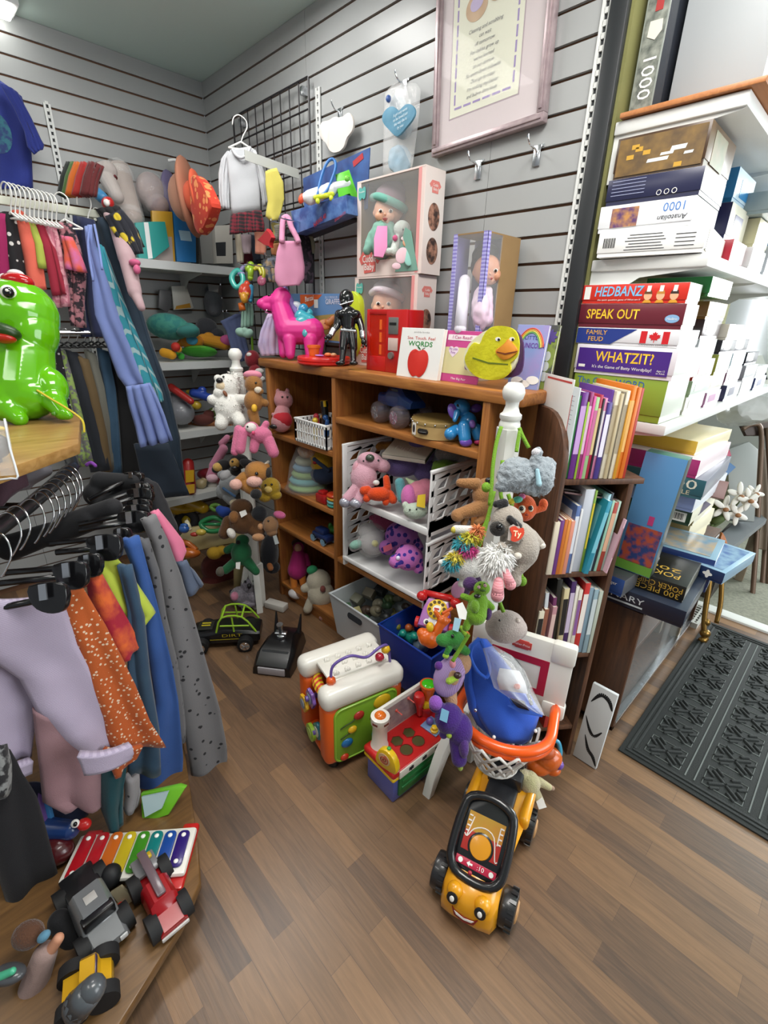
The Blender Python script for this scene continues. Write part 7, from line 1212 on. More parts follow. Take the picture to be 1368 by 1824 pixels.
garm('skirt','','',[((412,382),(465,374)),((410,400),(470,398)),((410,418),(470,412))],wA,fab('6a1424',pat='plaid',c2='1a1216',s=22,t=.5),par=bt,fold=.012,k=4)
q=P(wA-.014);q.tube([(414,266),(420,276),(430,281),(440,275),(446,262)],2.6,6);q.b.out('neckband',TG,bt,180)
for i,(u,v,y)in enumerate(((488,394,-.20),(505,388,-.26),(530,394,-.14),(448,416,-.16),(430,470,-.24),(408,556,-.2),(446,470,-.24),(545,416,-.08),(436,538,-.24),(476,454,-.14),(480,556,-.3))):
 e=at(u,v,y=y);q=B();q.tube([(e.x,-.034,e.z-.004),(e.x,y,e.z-.004),(e.x,y-.012,e.z+.008)],.0026,8,False,3);q.out('grid_hook',CHROME,tg=(('first','second','third','fourth','fifth','sixth','seventh','eighth','ninth','tenth','eleventh')[i]+' chrome hook of the black grid, among the hung baby things','hook','chrome hooks on the black grid'))
garm('hat','pale yellow baby hat hanging on the black grid beside the display arm','hat',[((474,306),(492,300)),((474,330),(504,325)),((478,360),(506,355)),((474,385),(500,380)),((484,394),(494,392))],pd(490,350,-.2),fab('c8bc5a',bump=.5,bs=40),GG,fold=.005,k=1)
for ds,nm,rw,m_,y in(('pale pink bib hanging by its straps in front of the black grid','bib',[((500,430),(534,430)),((494,450),(538,450)),((490,480),(542,475)),((491,500),(541,495)),((498,511),(532,508))],fab('d490b0'),-.24),('black sleepsuit hanging behind the pink bib','sleepsuit',[((520,395),(540,398)),((526,430),(552,430)),((535,480),(558,480)),((545,505),(556,505))],fab('25252c',pat='noise',c2='5a4a5a',s=40),-.12),('cream tights hanging under the plaid skirt','tights',[((420,418),(432,418)),((422,440),(433,440)),((424,470),(432,468))],fab('c8c0ac'),-.22),('white patterned sock by the cream tights','sock',[((430,418),(446,418)),((433,440),(446,440)),((436,452),(444,452))],fab('b8a8b0'),-.2),('maroon baby trousers under the grid','trousers',[((432,445),(446,445)),((430,460),(450,462)),((428,472),(446,472))],fab('5a1424'),-.16),('peach sleepsuit legs hanging below the plaid skirt','sleepsuit',[((454,412),(474,412)),((456,430),(474,432)),((456,452),(472,454))],fab('d89078'),-.16),('grey striped sock hanging left of the pink bib','sock',[((490,402),(506,400)),((492,416),(506,416)),((488,428),(500,430))],fab('8a8676',pat='bz',c2='3a3a38',s=60),-.2),('olive cloth hanging on the grid by the striped sock','muslin',[((484,398),(498,396)),((488,412),(500,412)),((488,434),(498,432))],fab('948a4a'),-.17),('dark navy baby clothes hanging in the shade of the grid','trousers',[((444,420),(458,420)),((446,450),(462,450)),((450,470),(464,470))],fab('1c2230'),-.05),('tan mitten on the black grid','mitten',[((486,436),(500,432)),((484,446),(496,448)),((486,454),(492,456))],fab('a06a40'),-.18),('pale green hat at the right edge of the grid','hat',[((544,420),(556,420)),((546,436),(560,438)),((550,450),(558,452))],fab('a8ac90'),-.06)):
 o=garm(nm,ds,nm,rw,pd(rw[1][0][0]+8,rw[1][0][1],y),m_,GG,fold=.004,k=1.3,th=.012)
 if nm=='bib':q=P(pd(510,450,-.24));q.tube([(502,432),(503,405),(505,390),(513,388),(519,405),(527,420),(532,432)],5,8);q.b.out('strap',fab('d490b0'),o,180)
tr(None,'star_toy',fab('b01420'),[(464,428),(476,420),(482,408),(488,420),(492,424),(486,432),(488,442),(476,436)],.02,.004,tg=('bright red star-shaped cushion toy hanging on the grid','toy'),y=-.24)
dT=pd(440,500,-.22);GT='teethers and clips hung by the corner shelf'
for ds,nm,c_,bl in(('turquoise flower teether ring','teether','3aa89c',[('t',[(414,490),(424,482),(432,492),(432,505),(422,512),(414,502)],5,8,4,True)]),('lime green teether hanging beside the turquoise ring','teether','9ac032',[('c',447,472,446,495,6,5),(442,478,6,7)]),('bunch of curved yellow teether rings','teether','c8c23a',[('t',[(455,478),(464,474),(470,486),(468,498)],3.5),('t',[(452,480),(461,478),(466,490)],3.2)]),('pink button-shaped teether','teether','c86a88',[(466,500,8,9,0,0,4)]),('mauve and blue clip above the turquoise ring','dummy_clip','8a84b4',[('t',[(428,484),(434,476),(440,474)],4),(430,488,7,4)]),('red and cream character toy on a clip','clip_toy','c8422c',[(437,522,12,17,0),(440,508,6,8)]),('blue plastic teether below the lime one','teether','3a8ab0',[('c',447,512,446,535,5,4)]),('amber bear-shaped teether','teether','d0942c',[(435,530,7,10,-8),(430,524,4,4,-8),(440,524,4,4,-8)]),('small orange block clip','clip_toy','c8641e',[('p',[(424,540),(434,538),(436,550),(426,552)],8)])):
 q=blobs(dT,bl);q.b.out(nm,plas(c_),tg=(ds+' hanging at the corner','teether',GT),sm=180)
garm('blanket','slate blue cloth hanging over the corner shelf edge','cloth',[((393,572),(428,555)),((404,590),(432,580)),((412,620),(440,615)),((424,645),(446,640))],pd(420,600,-.18),fab('5a668e'),fold=.006);o=garm('bow_bib','mint green cloth with a bow hanging in front of the slate blue cloth','cloth',[((434,540),(448,540)),((431,560),(451,560)),((430,585),(450,580))],pd(440,570,-.22),fab('94b8a8'),fold=.008);dm=pd(440,590,-.24);blobs(dm,[(430,592,11,8,0,15),(442,594,10,8,0,-25),(436,588,5,5,-5)]).b.out('bow',fab('94b8a8'),o,180,remesh=.003)
garm('pouch_bag','lilac and pink unicorn pouch hanging at the left end of the bookcase top','bag',[((478,560),(496,556)),((465,590),(500,585)),((460,615),(500,612)),((466,634),(498,632))],pd(480,600,-.30),fab('a8a0c8',pat='soft',c2='c8a8b8',s=10),fold=.008)
garm('baby_outfit','pale blue patterned baby clothes hanging behind the pink toy horse','baby clothes',[((470,462),(492,458)),((468,480),(500,478)),((472,500),(498,505))],pd(480,480,-.12),fab('7a8290',pat='noise',c2='c8b090',s=40),GG)
HT='sun hats hanging above the corner shelf'
def hat(ds,u,v,ru,rv,rot,c_,c2,y,pat=None):
 d=pd(u,v,y);r=T('sun_hat',ds,'hat',at(u,v+rv,d=d),HT);m_=fab(c_,pat=pat,c2=c2,s=30,t=.42)if pat else fab(c_)
 blobs(d,[(u-ru*.5,v,ru*1.0,rv*.62,6,rot,ru*1.2)]).b.out('crown',m_,r,180);blobs(d,[(u,v,ru*.5,rv,0,rot,rv*.8)]).b.out('brim',mt(c2 or c_,.85)if pat is None else m_,r,180)
hat('lilac sun hat, leftmost of the hanging hats',306,352,22,44,-4,'7d7296','6c6488',-.28);hat('tan and coral sun hat in the middle of the hanging hats',338,352,24,66,-6,'b0806a','a87058',-.33);hat('plain coral hat behind the patterned one',354,352,18,46,-8,'cc583a',None,-.35)
tr(None,'sun_hat',fab('b8321a',pat='dots',c2='d8844a',s=34,t=.4),smoothpoly([(358,318),(372,322),(388,352),(396,372),(384,400),(372,420),(362,402),(358,362)],3),.05,.012,tg=('red hat with orange spots, rightmost of the hanging hats','hat',HT),y=-.36)
hk=T('wall_hook','white bracket hook holding the sun hats','hook',at(310,290,y=-.05));q=P(pd(312,300,-.25));q.tube([(300,286),(312,285),(318,292),(320,310),(318,330)],2.4);q.b.out('prong',WHT,hk)
# ================================================================ ON THE CORNER SHELVES
def pbox(label,name,pts,y,th,c_,group=None,pr=None):
 o=tr(None,name,mt(c_,.4),pts,th,.001,tg=(label,name.replace('_',' '),group),x=y)
 if pr:tr(o,'front_print',mt(pr[1],.4),pr[0],.001,x=y+th)
 return o
def pdx(u,v,x):return dep(at(u,v,x=x))
S1='packs on the top corner shelf'
pbox('ochre yellow pack standing on the top corner shelf','baby_pack',[(268,376),(304,378),(310,468),(272,464)],.20,.02,'c0942a',S1,([(274,420),(306,422),(309,466),(275,462)],'a89c98'));pbox('bright blue pack right of the ochre one on the top corner shelf','baby_pack',[(304,376),(322,378),(345,410),(346,468),(312,466)],.19,.025,'2274b4',S1,([(318,410),(338,412),(342,430),(322,428)],'a8cce0'));pbox('turquoise pack with a white ribbon on the top corner shelf','baby_pack',[(237,398),(262,396),(290,396),(298,440),(270,462),(244,462)],.22,.03,'2f9a94',S1,([(256,396),(264,396),(272,460),(264,461)],'e4e8e8'))
pbox('narrow black and yellow pack on the top corner shelf','baby_pack',[(334,412),(350,412),(352,470),(340,470)],.17,.02,'2a2a26',S1,([(336,416),(344,416),(346,440),(340,440)],'c8b83a'));pbox('grey wrapped pack near the corner on the top corner shelf','baby_pack',[(350,408),(374,406),(378,470),(356,470)],.16,.03,'8a8a88',S1);o=pbox('white carton with a dark bottle picture at the right end of the top corner shelf','bottle_carton',[(375,404),(406,402),(408,470),(379,470)],.18,.05,'b9b6ae',S1,([(384,432),(402,431),(402,456),(386,456)],'2a2c30'))
d=pdx(225,350,.14);toy('wrapped_cushion','cream cushion in clear wrap standing on the top corner shelf','cushion',d,[('c',212,310,232,385,20,20),(214,300,16,12)],[('plastic_wrap',mt('ffffff',.06,al=.18,bump=1,bs=40),[('c',212,308,233,388,23,23)])],fab('a8988e',pat='soft',c2='98867c',s=10))
d=pdx(268,345,.13);toy('wrapped_plush','pinkish plush in a clear bag behind the lilac sun hat','soft toy',d,[(268,340,24,30),(280,365,20,18)],[('plastic_wrap',mt('ffffff',.06,al=.16,bump=1,bs=40),[(270,345,28,36)])],fab('a8928c',pat='soft',c2='8a7f86',s=14))
sb=T('striped_hat','black, green, orange and red striped fabric hat at the end of the upper rail','hat',at(140,340,d=1.95))
for c_,a,e in(('1c2420',108,122),('4a6a34',116,128),('c8641c',122,140),('a02420',134,152),('5a1a1c',148,166)):garm('stripe','','',[((a+16,292),(e+14,294)),((a+6,318),(e+4,320)),((a,350),(e,350))],2.02-(a-108)*.002,fab(c_),par=sb,fold=.004,th=.03)
d=pdx(190,320,.22);toy('wrapped_clothes','maroon edged bag of pale baby clothes behind the striped hat','bag',d,[('c',160,312,192,305,14,16),('c',192,320,208,350,14,12)],[('trim',fab('5a1a20'),[('t',[(150,310),(180,292),(206,318)],4),('t',[(172,325),(195,312),(214,345)],4)])],fab('b0a8a4'))
d=pdx(182,350,.3);o=toy('toy_blocks','blue and white boxed toy with a red end beside the striped hat','toy',d,[('c',158,330,182,352,9,10)],[('red_end',plas('b82a2a'),[(192,362,10,11,-3,40)]),('label',WT,[(190,361,5,6,-11)])],mt('3a80b0',.4))
garm('apron','black apron with coloured dots and a black strap under the striped hat','apron',[((190,385),(215,375)),((198,405),(236,400)),((215,430),(248,430)),((234,455),(252,452))],1.98,fab('1a1c26',pat='dots',c2='c8b02a',s=16,t=.3),fold=.006,th=.02)
S2='things on the second corner shelf'
pbox('white and yellow card pack hanging above the second corner shelf','card_pack',[(304,510),(330,509),(343,548),(340,550),(308,552)],.05,.015,'d0cec6',S2,([(314,545),(338,540),(340,548),(312,551)],'c8902a'));pbox('zebra print pouch hanging above the second corner shelf','pouch',[(282,516),(302,518),(304,546),(296,556),(280,548)],.05,.02,'5a5a5c',S2);d=pdx(380,540,.08);toy('bagged_clothes','grey baby things in a clear bag hanging above the second corner shelf','bag',d,[(380,540,16,24),(376,518,10,8)],[('header_card',mt('a8a8a8',.5),[('p',[(370,506),(390,508),(388,520),(372,518)],3,-14)])],fab('54585e',pat='soft',c2='6a6e74',s=20))
d=pdx(305,585,.2);toy('baby_hat','teal printed baby sun hat lying on the second corner shelf','hat',d,[(300,582,38,22,0,5),(340,588,16,12,0,20)],[('brim',fab('357a74'),[(335,590,20,10,-12,-10)])],fab('2f7a76',pat='noise',c2='3f8a7c',s=30));plush('plush_toy','dark grey plush on the second corner shelf behind the orange toys',370,588,at(370,588,x=.1).y,[(368,585,20,18),(385,595,14,10)],[],fur('3a3c42'),S2)
for ds,nm,c_,bl,pr in(('orange plush toy with a blue oval on the second corner shelf','plush_rattle','c8821e',[(342,608,20,14),('c',325,610,318,614,7,5)],('patch','4aa0c4',[(342,606,10,8,-14)])),('orange plush toy with a pink end on the second corner shelf','plush_rattle','c88a22',[('c',362,605,400,612,10,11),(372,600,10,8)],('patch','c85a94',[(404,606,12,9,-6)])),('green leaf-shaped plush on the second corner shelf','plush_rattle','3f9a2c',[(355,626,32,9)],('edge','6ab83a',[(352,622,24,5,-6)])),('yellow and red teether toy at the left of the second corner shelf','plush_rattle','d89a1c',[('c',292,628,306,632,8,8),(318,622,6,6)],('red_ball','b82a1e',[(313,618,8,8,-6)])),('little green bead toy at the edge of the second corner shelf','plush_rattle','3fa83a',[(323,635,6,6),(318,630,4,4)],None)):toy(nm,ds,'baby toy',pdx(bl[0][0]if bl[0][0]!='c' else bl[0][1],612,.2),bl,[(pr[0],mt(pr[1],.7),pr[2])]if pr else[],fab(c_),S2)
S3='toys on the lower corner shelves'
for ds,nm,c_,bl,y in(('grey plastic tub of toys on the third corner shelf','toy_tub','7e8086',[(322,735,24,22),(318,712,18,16)],-.4),('red plastic stick toy on the third corner shelf','toy_sword','a82420',[('c',305,690,340,715,7,6)],-.35),('blue plastic toy at the back of the third corner shelf','toy_car','2444a0',[('c',345,700,385,712,8,7),(360,695,8,7)],-.25),('yellow toy lump on the third corner shelf','toy_block','b89a2a',[(350,722,9,8),('c',335,698,348,702,4,4)],-.3),('green plush ball in the round dish on the third corner shelf','plush_ball','5f7a34',[(388,745,14,12),(380,735,10,9)],-.25),('maroon cloth in the round dish on the third corner shelf','cloth','5a2a24',[(362,748,20,10),(372,738,10,8)],-.3),('red toy telephone box with yellow panels on the fourth corner shelf','toy_tower','a01c1c',[('c',335,826,338,872,10,11)],-.38),('dark red soft book on the fourth corner shelf','soft_book','6a1420',[(375,845,24,12),(392,850,12,14)],-.3),('cream toy block on the fourth corner shelf','toy_block','a89870',[(358,862,10,9),(364,855,6,6)],-.35),('white board game base on the fourth corner shelf','game_board','b8b4ac',[('c',375,866,405,862,6,6)],-.3)):
 d=pdx(bl[0][0]if bl[0][0]!='c' else bl[0][1],bl[0][1]if bl[0][0]!='c' else bl[0][2],.2);o=blobs(d,bl).b.out(nm,fab(c_)if 'cloth' in nm or 'plush' in nm else plas(c_,.4),tg=(ds,'toy',S3),sm=180,remesh=.004)
 if nm=='toy_tower':blobs(d,[('p',[(330,838),(345,837),(345,858),(331,860)],3,-13),('p',[(331,864),(346,862),(346,878),(332,880)],3,-13)]).b.out('yellow_panel',plas('c89a1c'),o)
q=P(pdx(378,755,.2));q.tube([(338,750),(345,764),(375,768),(405,764),(416,752),(405,744),(375,741),(346,744)],3.5,8,5,True);q.e(377,757,36,8,4);q.b.out('round_dish',mt('8a5228',.6),tg=('round wicker-brown dish with an orange rim on the third corner shelf','dish',S3),sm=180)
dP=pd(385,960,-.55);r=T('play_table','cream baby play table with a green steering wheel in the dark corner','toy',at(385,1000,d=dP));q=P(dP);q.poly([(312,962),(330,940),(420,925),(440,948),(430,965),(352,982)],60,20,6);q.b.out('top',plas('b0a070',.4),r,40)
for nm,c_,bl in(('orange_edge','b8601c',[('t',[(316,962),(335,968),(350,980)],5),(335,985,22,10)]),('steering_wheel','1f7a44',[('t',[(360,930),(380,922),(398,930),(392,944),(372,946),(360,938)],4.5,8,4,True),('c',362,934,396,934,3,3)]),('blue_knob','2a5aa0',[(328,942,9,8,-10),(328,936,7,4,-12)]),('red_button','a83024',[(346,952,7,4,-10)]),('yellow_button','c8b04a',[(358,948,9,6,-12)]),('lever','d8d0b0',[('c',338,942,333,930,4,4,-6,-6)]),('green_ring','6aa03a',[('t',[(376,903),(384,899),(392,903),(384,909)],3.5,8,4,True)]),('leg','a89868',[('c',330,985,328,1060,9,9,20,20)]),('leg','a89868',[('c',425,965,425,1050,9,9,20,20)])):blobs(dP-.02,bl).b.out(nm,plas(c_),r,180)
r,d=plush('toy_dump_truck','yellow toy dump truck with a black wheel behind the play table',330,905,-.45,[('c',305,900,320,905,14,14),('c',340,895,362,905,12,10),(330,908,20,8)],[('wheel',mt('16161a',.7),[('t',[(318,925),(330,912),(345,920),(346,934),(332,940),(320,936)],8,10,4,True)]),('hub',plas('a8901c'),[(333,927,9,10,0)])],plas('c8a01c'),cat='toy truck')
for ds,nm,c_,bl,y in(('blue toy lump behind the cream play table','toy_part','2448a0',[(400,912,12,10),(392,908,8,8)],-.5),('dark red bean bag under the cream play table','bean_bag','541812',[(395,1010,36,30),(385,1060,42,40)],-.45),('yellow and maroon toy under the play table','toy_part','b08a1c',[(382,985,14,12),(395,980,10,9)],-.56)):blobs(pd(bl[0][0],bl[0][1],y),bl).b.out(nm,fab(c_),tg=(ds,'toy'),sm=180,remesh=.004)
q=P(pd(350,1070,-.62));q.poly([(333,1062),(360,1046),(372,1050),(374,1084),(344,1092),(336,1080)],40,0,3);q.b.out('red_crate',plas('a81814'),tg=('red plastic toy crate beside the black toy truck','crate'))
# ================================================================ ROUND CLOTHES RACK IN THE FOREGROUND
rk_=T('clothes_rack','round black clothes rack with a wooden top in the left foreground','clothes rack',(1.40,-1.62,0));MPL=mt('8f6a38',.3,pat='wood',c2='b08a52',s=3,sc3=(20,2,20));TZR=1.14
pts=[at(143.5,740,z=TZR),at(139,790,z=TZR),at(0,838,z=TZR)];pts[2]=pts[2]+(pts[2]-pts[1])*.6;pts+=[V((1.9,-2.0,TZR)),V((1.2,-2.05,TZR)),V((.85,-1.75,TZR)),V((.95,-1.3,TZR))]
b=B();b.prism([(p.x,p.y)for p in pts],.028,M.Translation((0,0,TZR-.028)),.003);b.out('wooden_top',MPL,rk_)
ring=[at(u,v,z=.985)for u,v in((-70,990),(-30,962),(10,932),(50,902),(90,868),(118,842),(128,828))];ring+=[V((1.05,-1.22,.985)),V((.90,-1.5,.985)),V((1.0,-1.9,.985)),V((1.4,-2.1,.985))]
b=B();b.tube(ring,.0185,14,False,6);b.out('ring',plas('232426',.35),rk_,180)
for x,y in((1.40,-1.62),):b=B();b.cyl((x,y,.06),(x,y,TZR-.03),.025);b.out('column',BLK,rk_)
for p in(ring[3],ring[8]):b=B();b.cyl(p,(1.40,-1.62,.985),.010);b.out('spoke',BLK,rk_)
for p in ring[1:2]:b=B();b.cyl((p.x,p.y,.985),(p.x,p.y,TZR-.028),.006);b.out('support',CHROME,rk_)
base=[at(u,v,z=.085)for u,v in((352,1500),(357,1570),(322,1650),(270,1730),(205,1835))];base=base+[V((2.1,-1.9,0)),V((1.5,-2.2,0)),V((.9,-1.9,0)),V((1.1,-1.35,0)),V((1.6,-1.12,0))]
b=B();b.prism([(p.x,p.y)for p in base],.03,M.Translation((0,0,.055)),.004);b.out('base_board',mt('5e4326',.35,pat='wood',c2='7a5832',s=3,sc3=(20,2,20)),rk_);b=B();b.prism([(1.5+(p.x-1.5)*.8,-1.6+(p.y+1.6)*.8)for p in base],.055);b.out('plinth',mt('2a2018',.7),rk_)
GF='clothes on the round rack';GHB='black clip hangers on the round rack'
def clipbar(label,u0,v0,u1,v1,d0,d1,hook,cw,ch):
 """hook over the ring, black bar, clip with a metal tab"""
 a,c=at(u0,v0,d=d0),at(u1,v1,d=d1);r=T('clip_hanger',label,'hanger',a,GHB);b=B();b.tube([a,a.lerp(c,.5),c],.0075,8);b.out('bar',plas('161618',.25),r,180)
 hu,hv=hook;q=P(at(hu,hv,d=d0)and d0);q.tube([(hu-26,hv+12),(hu-14,hv+1),(hu,hv),(hu+14,hv+14),(hu+20,hv+40),(hu+10,hv+66),(hu+2,hv+78)],1.7,8,5);q.b.out('hook',CHROME,r,180)
 q=P(d1-.012);q.poly(smoothpoly([(u1-cw,v1-ch*.5),(u1+cw*.7,v1-ch*.62),(u1+cw,v1-ch*.1),(u1+cw*.8,v1+ch*.5),(u1,v1+ch*.62),(u1-cw*.8,v1+ch*.3)],3),14,0,2.5);q.b.out('clip',plas('131315',.2),r,40)
 q=P(d1-.026);q.poly([(u1-cw*.5,v1-ch*.55),(u1-cw*.1,v1-ch*.6),(u1-cw*.02,v1+ch*.05),(u1-cw*.42,v1+ch*.1)],3);q.b.out('metal_tab',METAL,r,30)
K=lambda L_:[((a/3.04,820+b_/3.04),(c/3.04,820+e/3.04))for a,b_,c,e in L_]
LIL=fab('a89cb4',pat='bz',c2='b8acc2',s=75,t=.5)
lp=T('trousers','lilac striped rolled-up trousers, nearest on the round rack','trousers',at(60,1200,d=1.0),GF)
garm('waist_and_leg','','',K([(-150,745,330,735),(-150,900,375,860),(-120,1010,415,990),(110,1170,480,1120),(195,1330,560,1260),(300,1450,625,1400),(420,1590,690,1540)]),1.02,LIL,par=lp,fold=.012,k=1,th=.012,av=1065);garm('leg','','',K([(-160,960,180,1000),(-150,1150,195,1180),(-140,1350,190,1400),(-60,1640,165,1610)]),1.03,LIL,par=lp,fold=.014,k=1,th=.012,av=1065)
garm('cuff','','',K([(425,1590,705,1535),(445,1630,715,1575),(465,1685,700,1610)]),1.012,LIL,par=lp,fold=.003,k=.6,th=.02,av=1065);garm('cuff','','',K([(-80,1650,168,1615),(-60,1720,160,1690)]),1.022,LIL,par=lp,fold=.003,k=.6,th=.02,av=1065)
for nm,ds,rw,d,m_,k_ in(('trousers','burnt orange trousers with tiny white flowers on the round rack',[(335,705,440,690),(360,860,560,880),(430,1000,640,1040),(490,1200,720,1200),(560,1380,800,1390),(595,1560,890,1530)],1.10,fab('b4551f',pat='dots',c2='e0c4a8',s=85,t=.27),1.2),('trousers','second leg of burnt orange flowered trousers peeping below on the round rack',[(560,1560,770,1540),(600,1630,740,1610),(630,1690,650,1680)],1.12,fab('a84c1a',pat='dots',c2='d8bca0',s=85,t=.27),1),('shorts','red and orange tie-dye shorts on the round rack',[(480,620,530,605),(490,750,610,740),(520,880,690,870),(600,1010,770,1015),(670,1065,700,1050)],1.15,fab('a01830',pat='noise',c2='d8642a',s=12,soft=.08),1),('shorts','bright lime green shorts on the round rack',[(440,525,625,530),(540,610,690,610),(600,740,780,740),(690,850,830,820),(710,930,740,905)],1.19,fab('a8b83a',pat='soft',c2='b8c84a',s=10),1.4),('jeans','mid blue denim jeans behind the orange trousers on the round rack',[(640,560,700,560),(690,800,770,850),(690,1100,800,1150),(700,1400,850,1450),(690,1690,860,1690)],1.21,fab('2f4a5f',pat='soft',c2='27405a',s=14),1.2),('jeans','long royal blue trousers on the round rack',[(665,420,745,405),(740,600,800,600),(780,850,870,850),(820,1100,930,1100),(850,1300,965,1300),(770,1600,990,1600),(760,1800,985,1760)],1.26,fab('274a86',pat='soft',c2='2e5496',s=10),1),('leggings','grey marl leggings with black leopard marks, long leg at the right of the round rack',[(770,310,835,290),(830,440,900,420),(870,650,980,620),(910,850,1050,850),(945,1100,1120,1100),(980,1350,1190,1350),(1020,1560,1228,1560),(1045,1710,1230,1655)],1.33,fab('6f6e70',pat='dots',c2='1e1e22',s=34,t=.2),1),('leggings','second pair of grey leopard leggings behind the royal blue trousers',[(750,420,790,420),(810,600,850,600),(850,850,890,850),(900,1100,950,1100),(930,1350,990,1350),(960,1500,1000,1500)],1.30,fab('5c5c60',pat='dots',c2='1e1e22',s=34,t=.2),1),('t_shirt','bubblegum pink top on the round rack behind the grey leggings',[(825,275,845,270),(860,350,920,360),(900,450,985,440),(935,540,1008,490),(962,556,975,546)],1.40,fab('cf6a88',pat='soft',c2='d8789a',s=10),1),('jeans','faded denim skirt corner behind the pink top on the round rack',[(960,540,1000,540),(985,620,1050,600),(1010,725,1098,680)],1.42,fab('4a5468',pat='soft',c2='566278',s=16),1),('trousers','dusty mauve trousers hanging below the lilac pair',[(185,1330,430,1450),(195,1450,540,1600),(220,1650,556,1700),(240,1830,550,1840),(330,1880,540,1870)],1.07,fab('8c6a70',pat='soft',c2='98767c',s=8),1.5),('trousers','dark teal trousers low on the round rack',[(560,1640,680,1650),(555,1760,670,1760),(560,1890,660,1880),(600,1990,655,1970)],1.13,fab('12444c'),1.2),('leggings','pale grey printed leggings low behind the teal trousers',[(680,1700,745,1700),(690,1800,760,1800),(680,1880,740,1880)],1.17,fab('8a8688',pat='dots',c2='303034',s=30,t=.15),1),('trousers','navy trousers hanging low behind the mauve pair',[(30,1720,240,1740),(80,1850,470,1900),(110,1960,440,1950)],1.12,fab('1c2440'),1.5),('trousers','black trousers hanging to the base at the left edge of the round rack',[(-80,1480,40,1560),(-80,1800,190,1800),(-40,2100,300,2200),(60,2420,330,2440)],.98,fab('15151a'),1.2),('leggings','black and white printed leggings at the left edge of the round rack',[(-60,1500,20,1540),(-60,1650,45,1640),(-60,1800,60,1780)],.97,fab('8a8c8c',pat='noise',c2='26262a',s=40),1),('jumper','plum top lying over the rack arms under the wooden top',[(-40,905,90,860),(-40,960,110,880),(-20,1000,60,930)],1.2,fab('4e3540'),1)):
 if 'plum' in ds:rw=[(-60,90,130,70),(-60,160,150,130),(-40,250,40,200)]
 garm(nm,ds,nm.replace('_','-'),K(rw),d,m_,GF,fold=.012,k=k_,seed=len(ds)%7,th=.014,av=1065)
ORD=['nearest','second','third','fourth','fifth','sixth','seventh','eighth','ninth','tenth','rearmost']
for i,a in enumerate(((-60,1095,84,1066,1.0,1.0,(0,950),34,44),(-10,1040,124,1026,1.04,1.07,(18,914),30,40),(10,1020,158,1008,1.08,1.12,(34,902),20,34),(100,984,184,976,1.14,1.16,(60,890),30,38),(90,968,215,955,1.18,1.22,(76,878),14,24),(140,944,236,930,1.24,1.30,(86,872),27,32),(140,934,244,912,1.3,1.36,(96,862),22,22),(142,925,246,900,1.34,1.40,(106,854),20,18),(144,918,248,884,1.38,1.44,(116,846),22,24),(156,905,250,872,1.42,1.5,(122,838),18,20),(158,890,236,850,1.46,1.56,(127,832),16,16))):clipbar(ORD[i]+' black clip hanger on the round rack',*a)
for ds,c_,bl,d in(('white top rumpled behind the ring of the round rack','a8a4ac',[('c',55,850,80,838,14,12),(40,862,18,12)],1.45),('purple hair band on the rack behind the hangers','7a3a9a',[('t',[(152,830),(162,824),(172,832)],4)],1.6),('shiny black top at the back of the round rack','15161a',[('c',180,858,240,858,18,14),(170,880,20,22),('c',190,900,235,890,20,16)],1.56),('black dress hanging at the back of the round rack','17171c',[('c',270,870,300,940,14,16),('c',260,860,285,900,10,14)],1.6),('black cardigan between the hangers of the round rack','18181c',[('c',20,975,90,950,24,20),('c',90,955,160,925,20,22),('c',120,930,200,905,16,18)],1.36)):blobs(d,bl).b.out('garment',fab(c_),tg=(ds,'clothes',GF),sm=180,remesh=.005)
dD=dep(at(60,750,z=TZR));DG=plas('5fae0c',.12)
r=toy('coin_bank','big glossy green dinosaur coin bank on the wooden rack top','coin bank',dD,[(32,562,66,62,0),(60,590,38,56),(15,622,66,30,-8),('c',45,630,40,690,46,52),(40,702,58,46),(94,690,24,36,4,-12),('c',96,715,110,735,20,13,-6,-10),(12,700,28,44,-22,12),('c',14,725,34,745,26,14,-26,-30),(118,740,12,8,-10)],[('mouth',mt('1a3a06',.4),[(2,590,32,14,-56,12)]),('tongue',plas('b02418'),[(2,602,24,8,-60,5)]),('eye',WT,[(15,521,12,12,-50)]),('pupil',EYE,[(15,521,8.5,9,-57)]),('eye_highlight',WT,[(12,517,2.5,2.5,-66)]),('cap',plas('b01418',.15),[(30,503,28,15,-18)]),('cap_rim',plas('e0dcd8',.2),[('c',-5,512,8,496,8,8,-30,-24),(28,489,14,8,-16)]),('claw',plas('3f7a0a',.3),[(96,737,4,4,-24)])],DG,vox=.004)
q=P(dD-.05);q.tube([(66,695),(90,710),(120,728),(146,748),(150,770)],1.8,6);q.b.out('straw',mt('c8b42a',.5),tg=('yellow drinking straw leaning against the green coin bank','straw'))
ast=T('acrylic_stand','clear acrylic stand with a dark trinket at the left edge of the rack top','stand',at(5,830,z=TZR));ac_=mt('ffffff',.03,al=.2)
q=P(.98);q.poly([(-30,748),(10,750),(28,846),(-30,850)],3,0);q.b.out('front',ac_,ast,30);q=P(.98);q.tube([(8,746),(18,800),(32,848),(20,852),(-30,858)],2,6,2);q.b.out('edge',mt('d8dce0',.1),ast,180);blobs(1.03,[(-5,795,20,22),(-12,820,14,12)]).b.out('trinket',mt('2c2624',.4),ast,180);blobs(1.03,[(0,764,9,5)]).b.out('yellow_tag',plas('d8b81c'),ast,180)
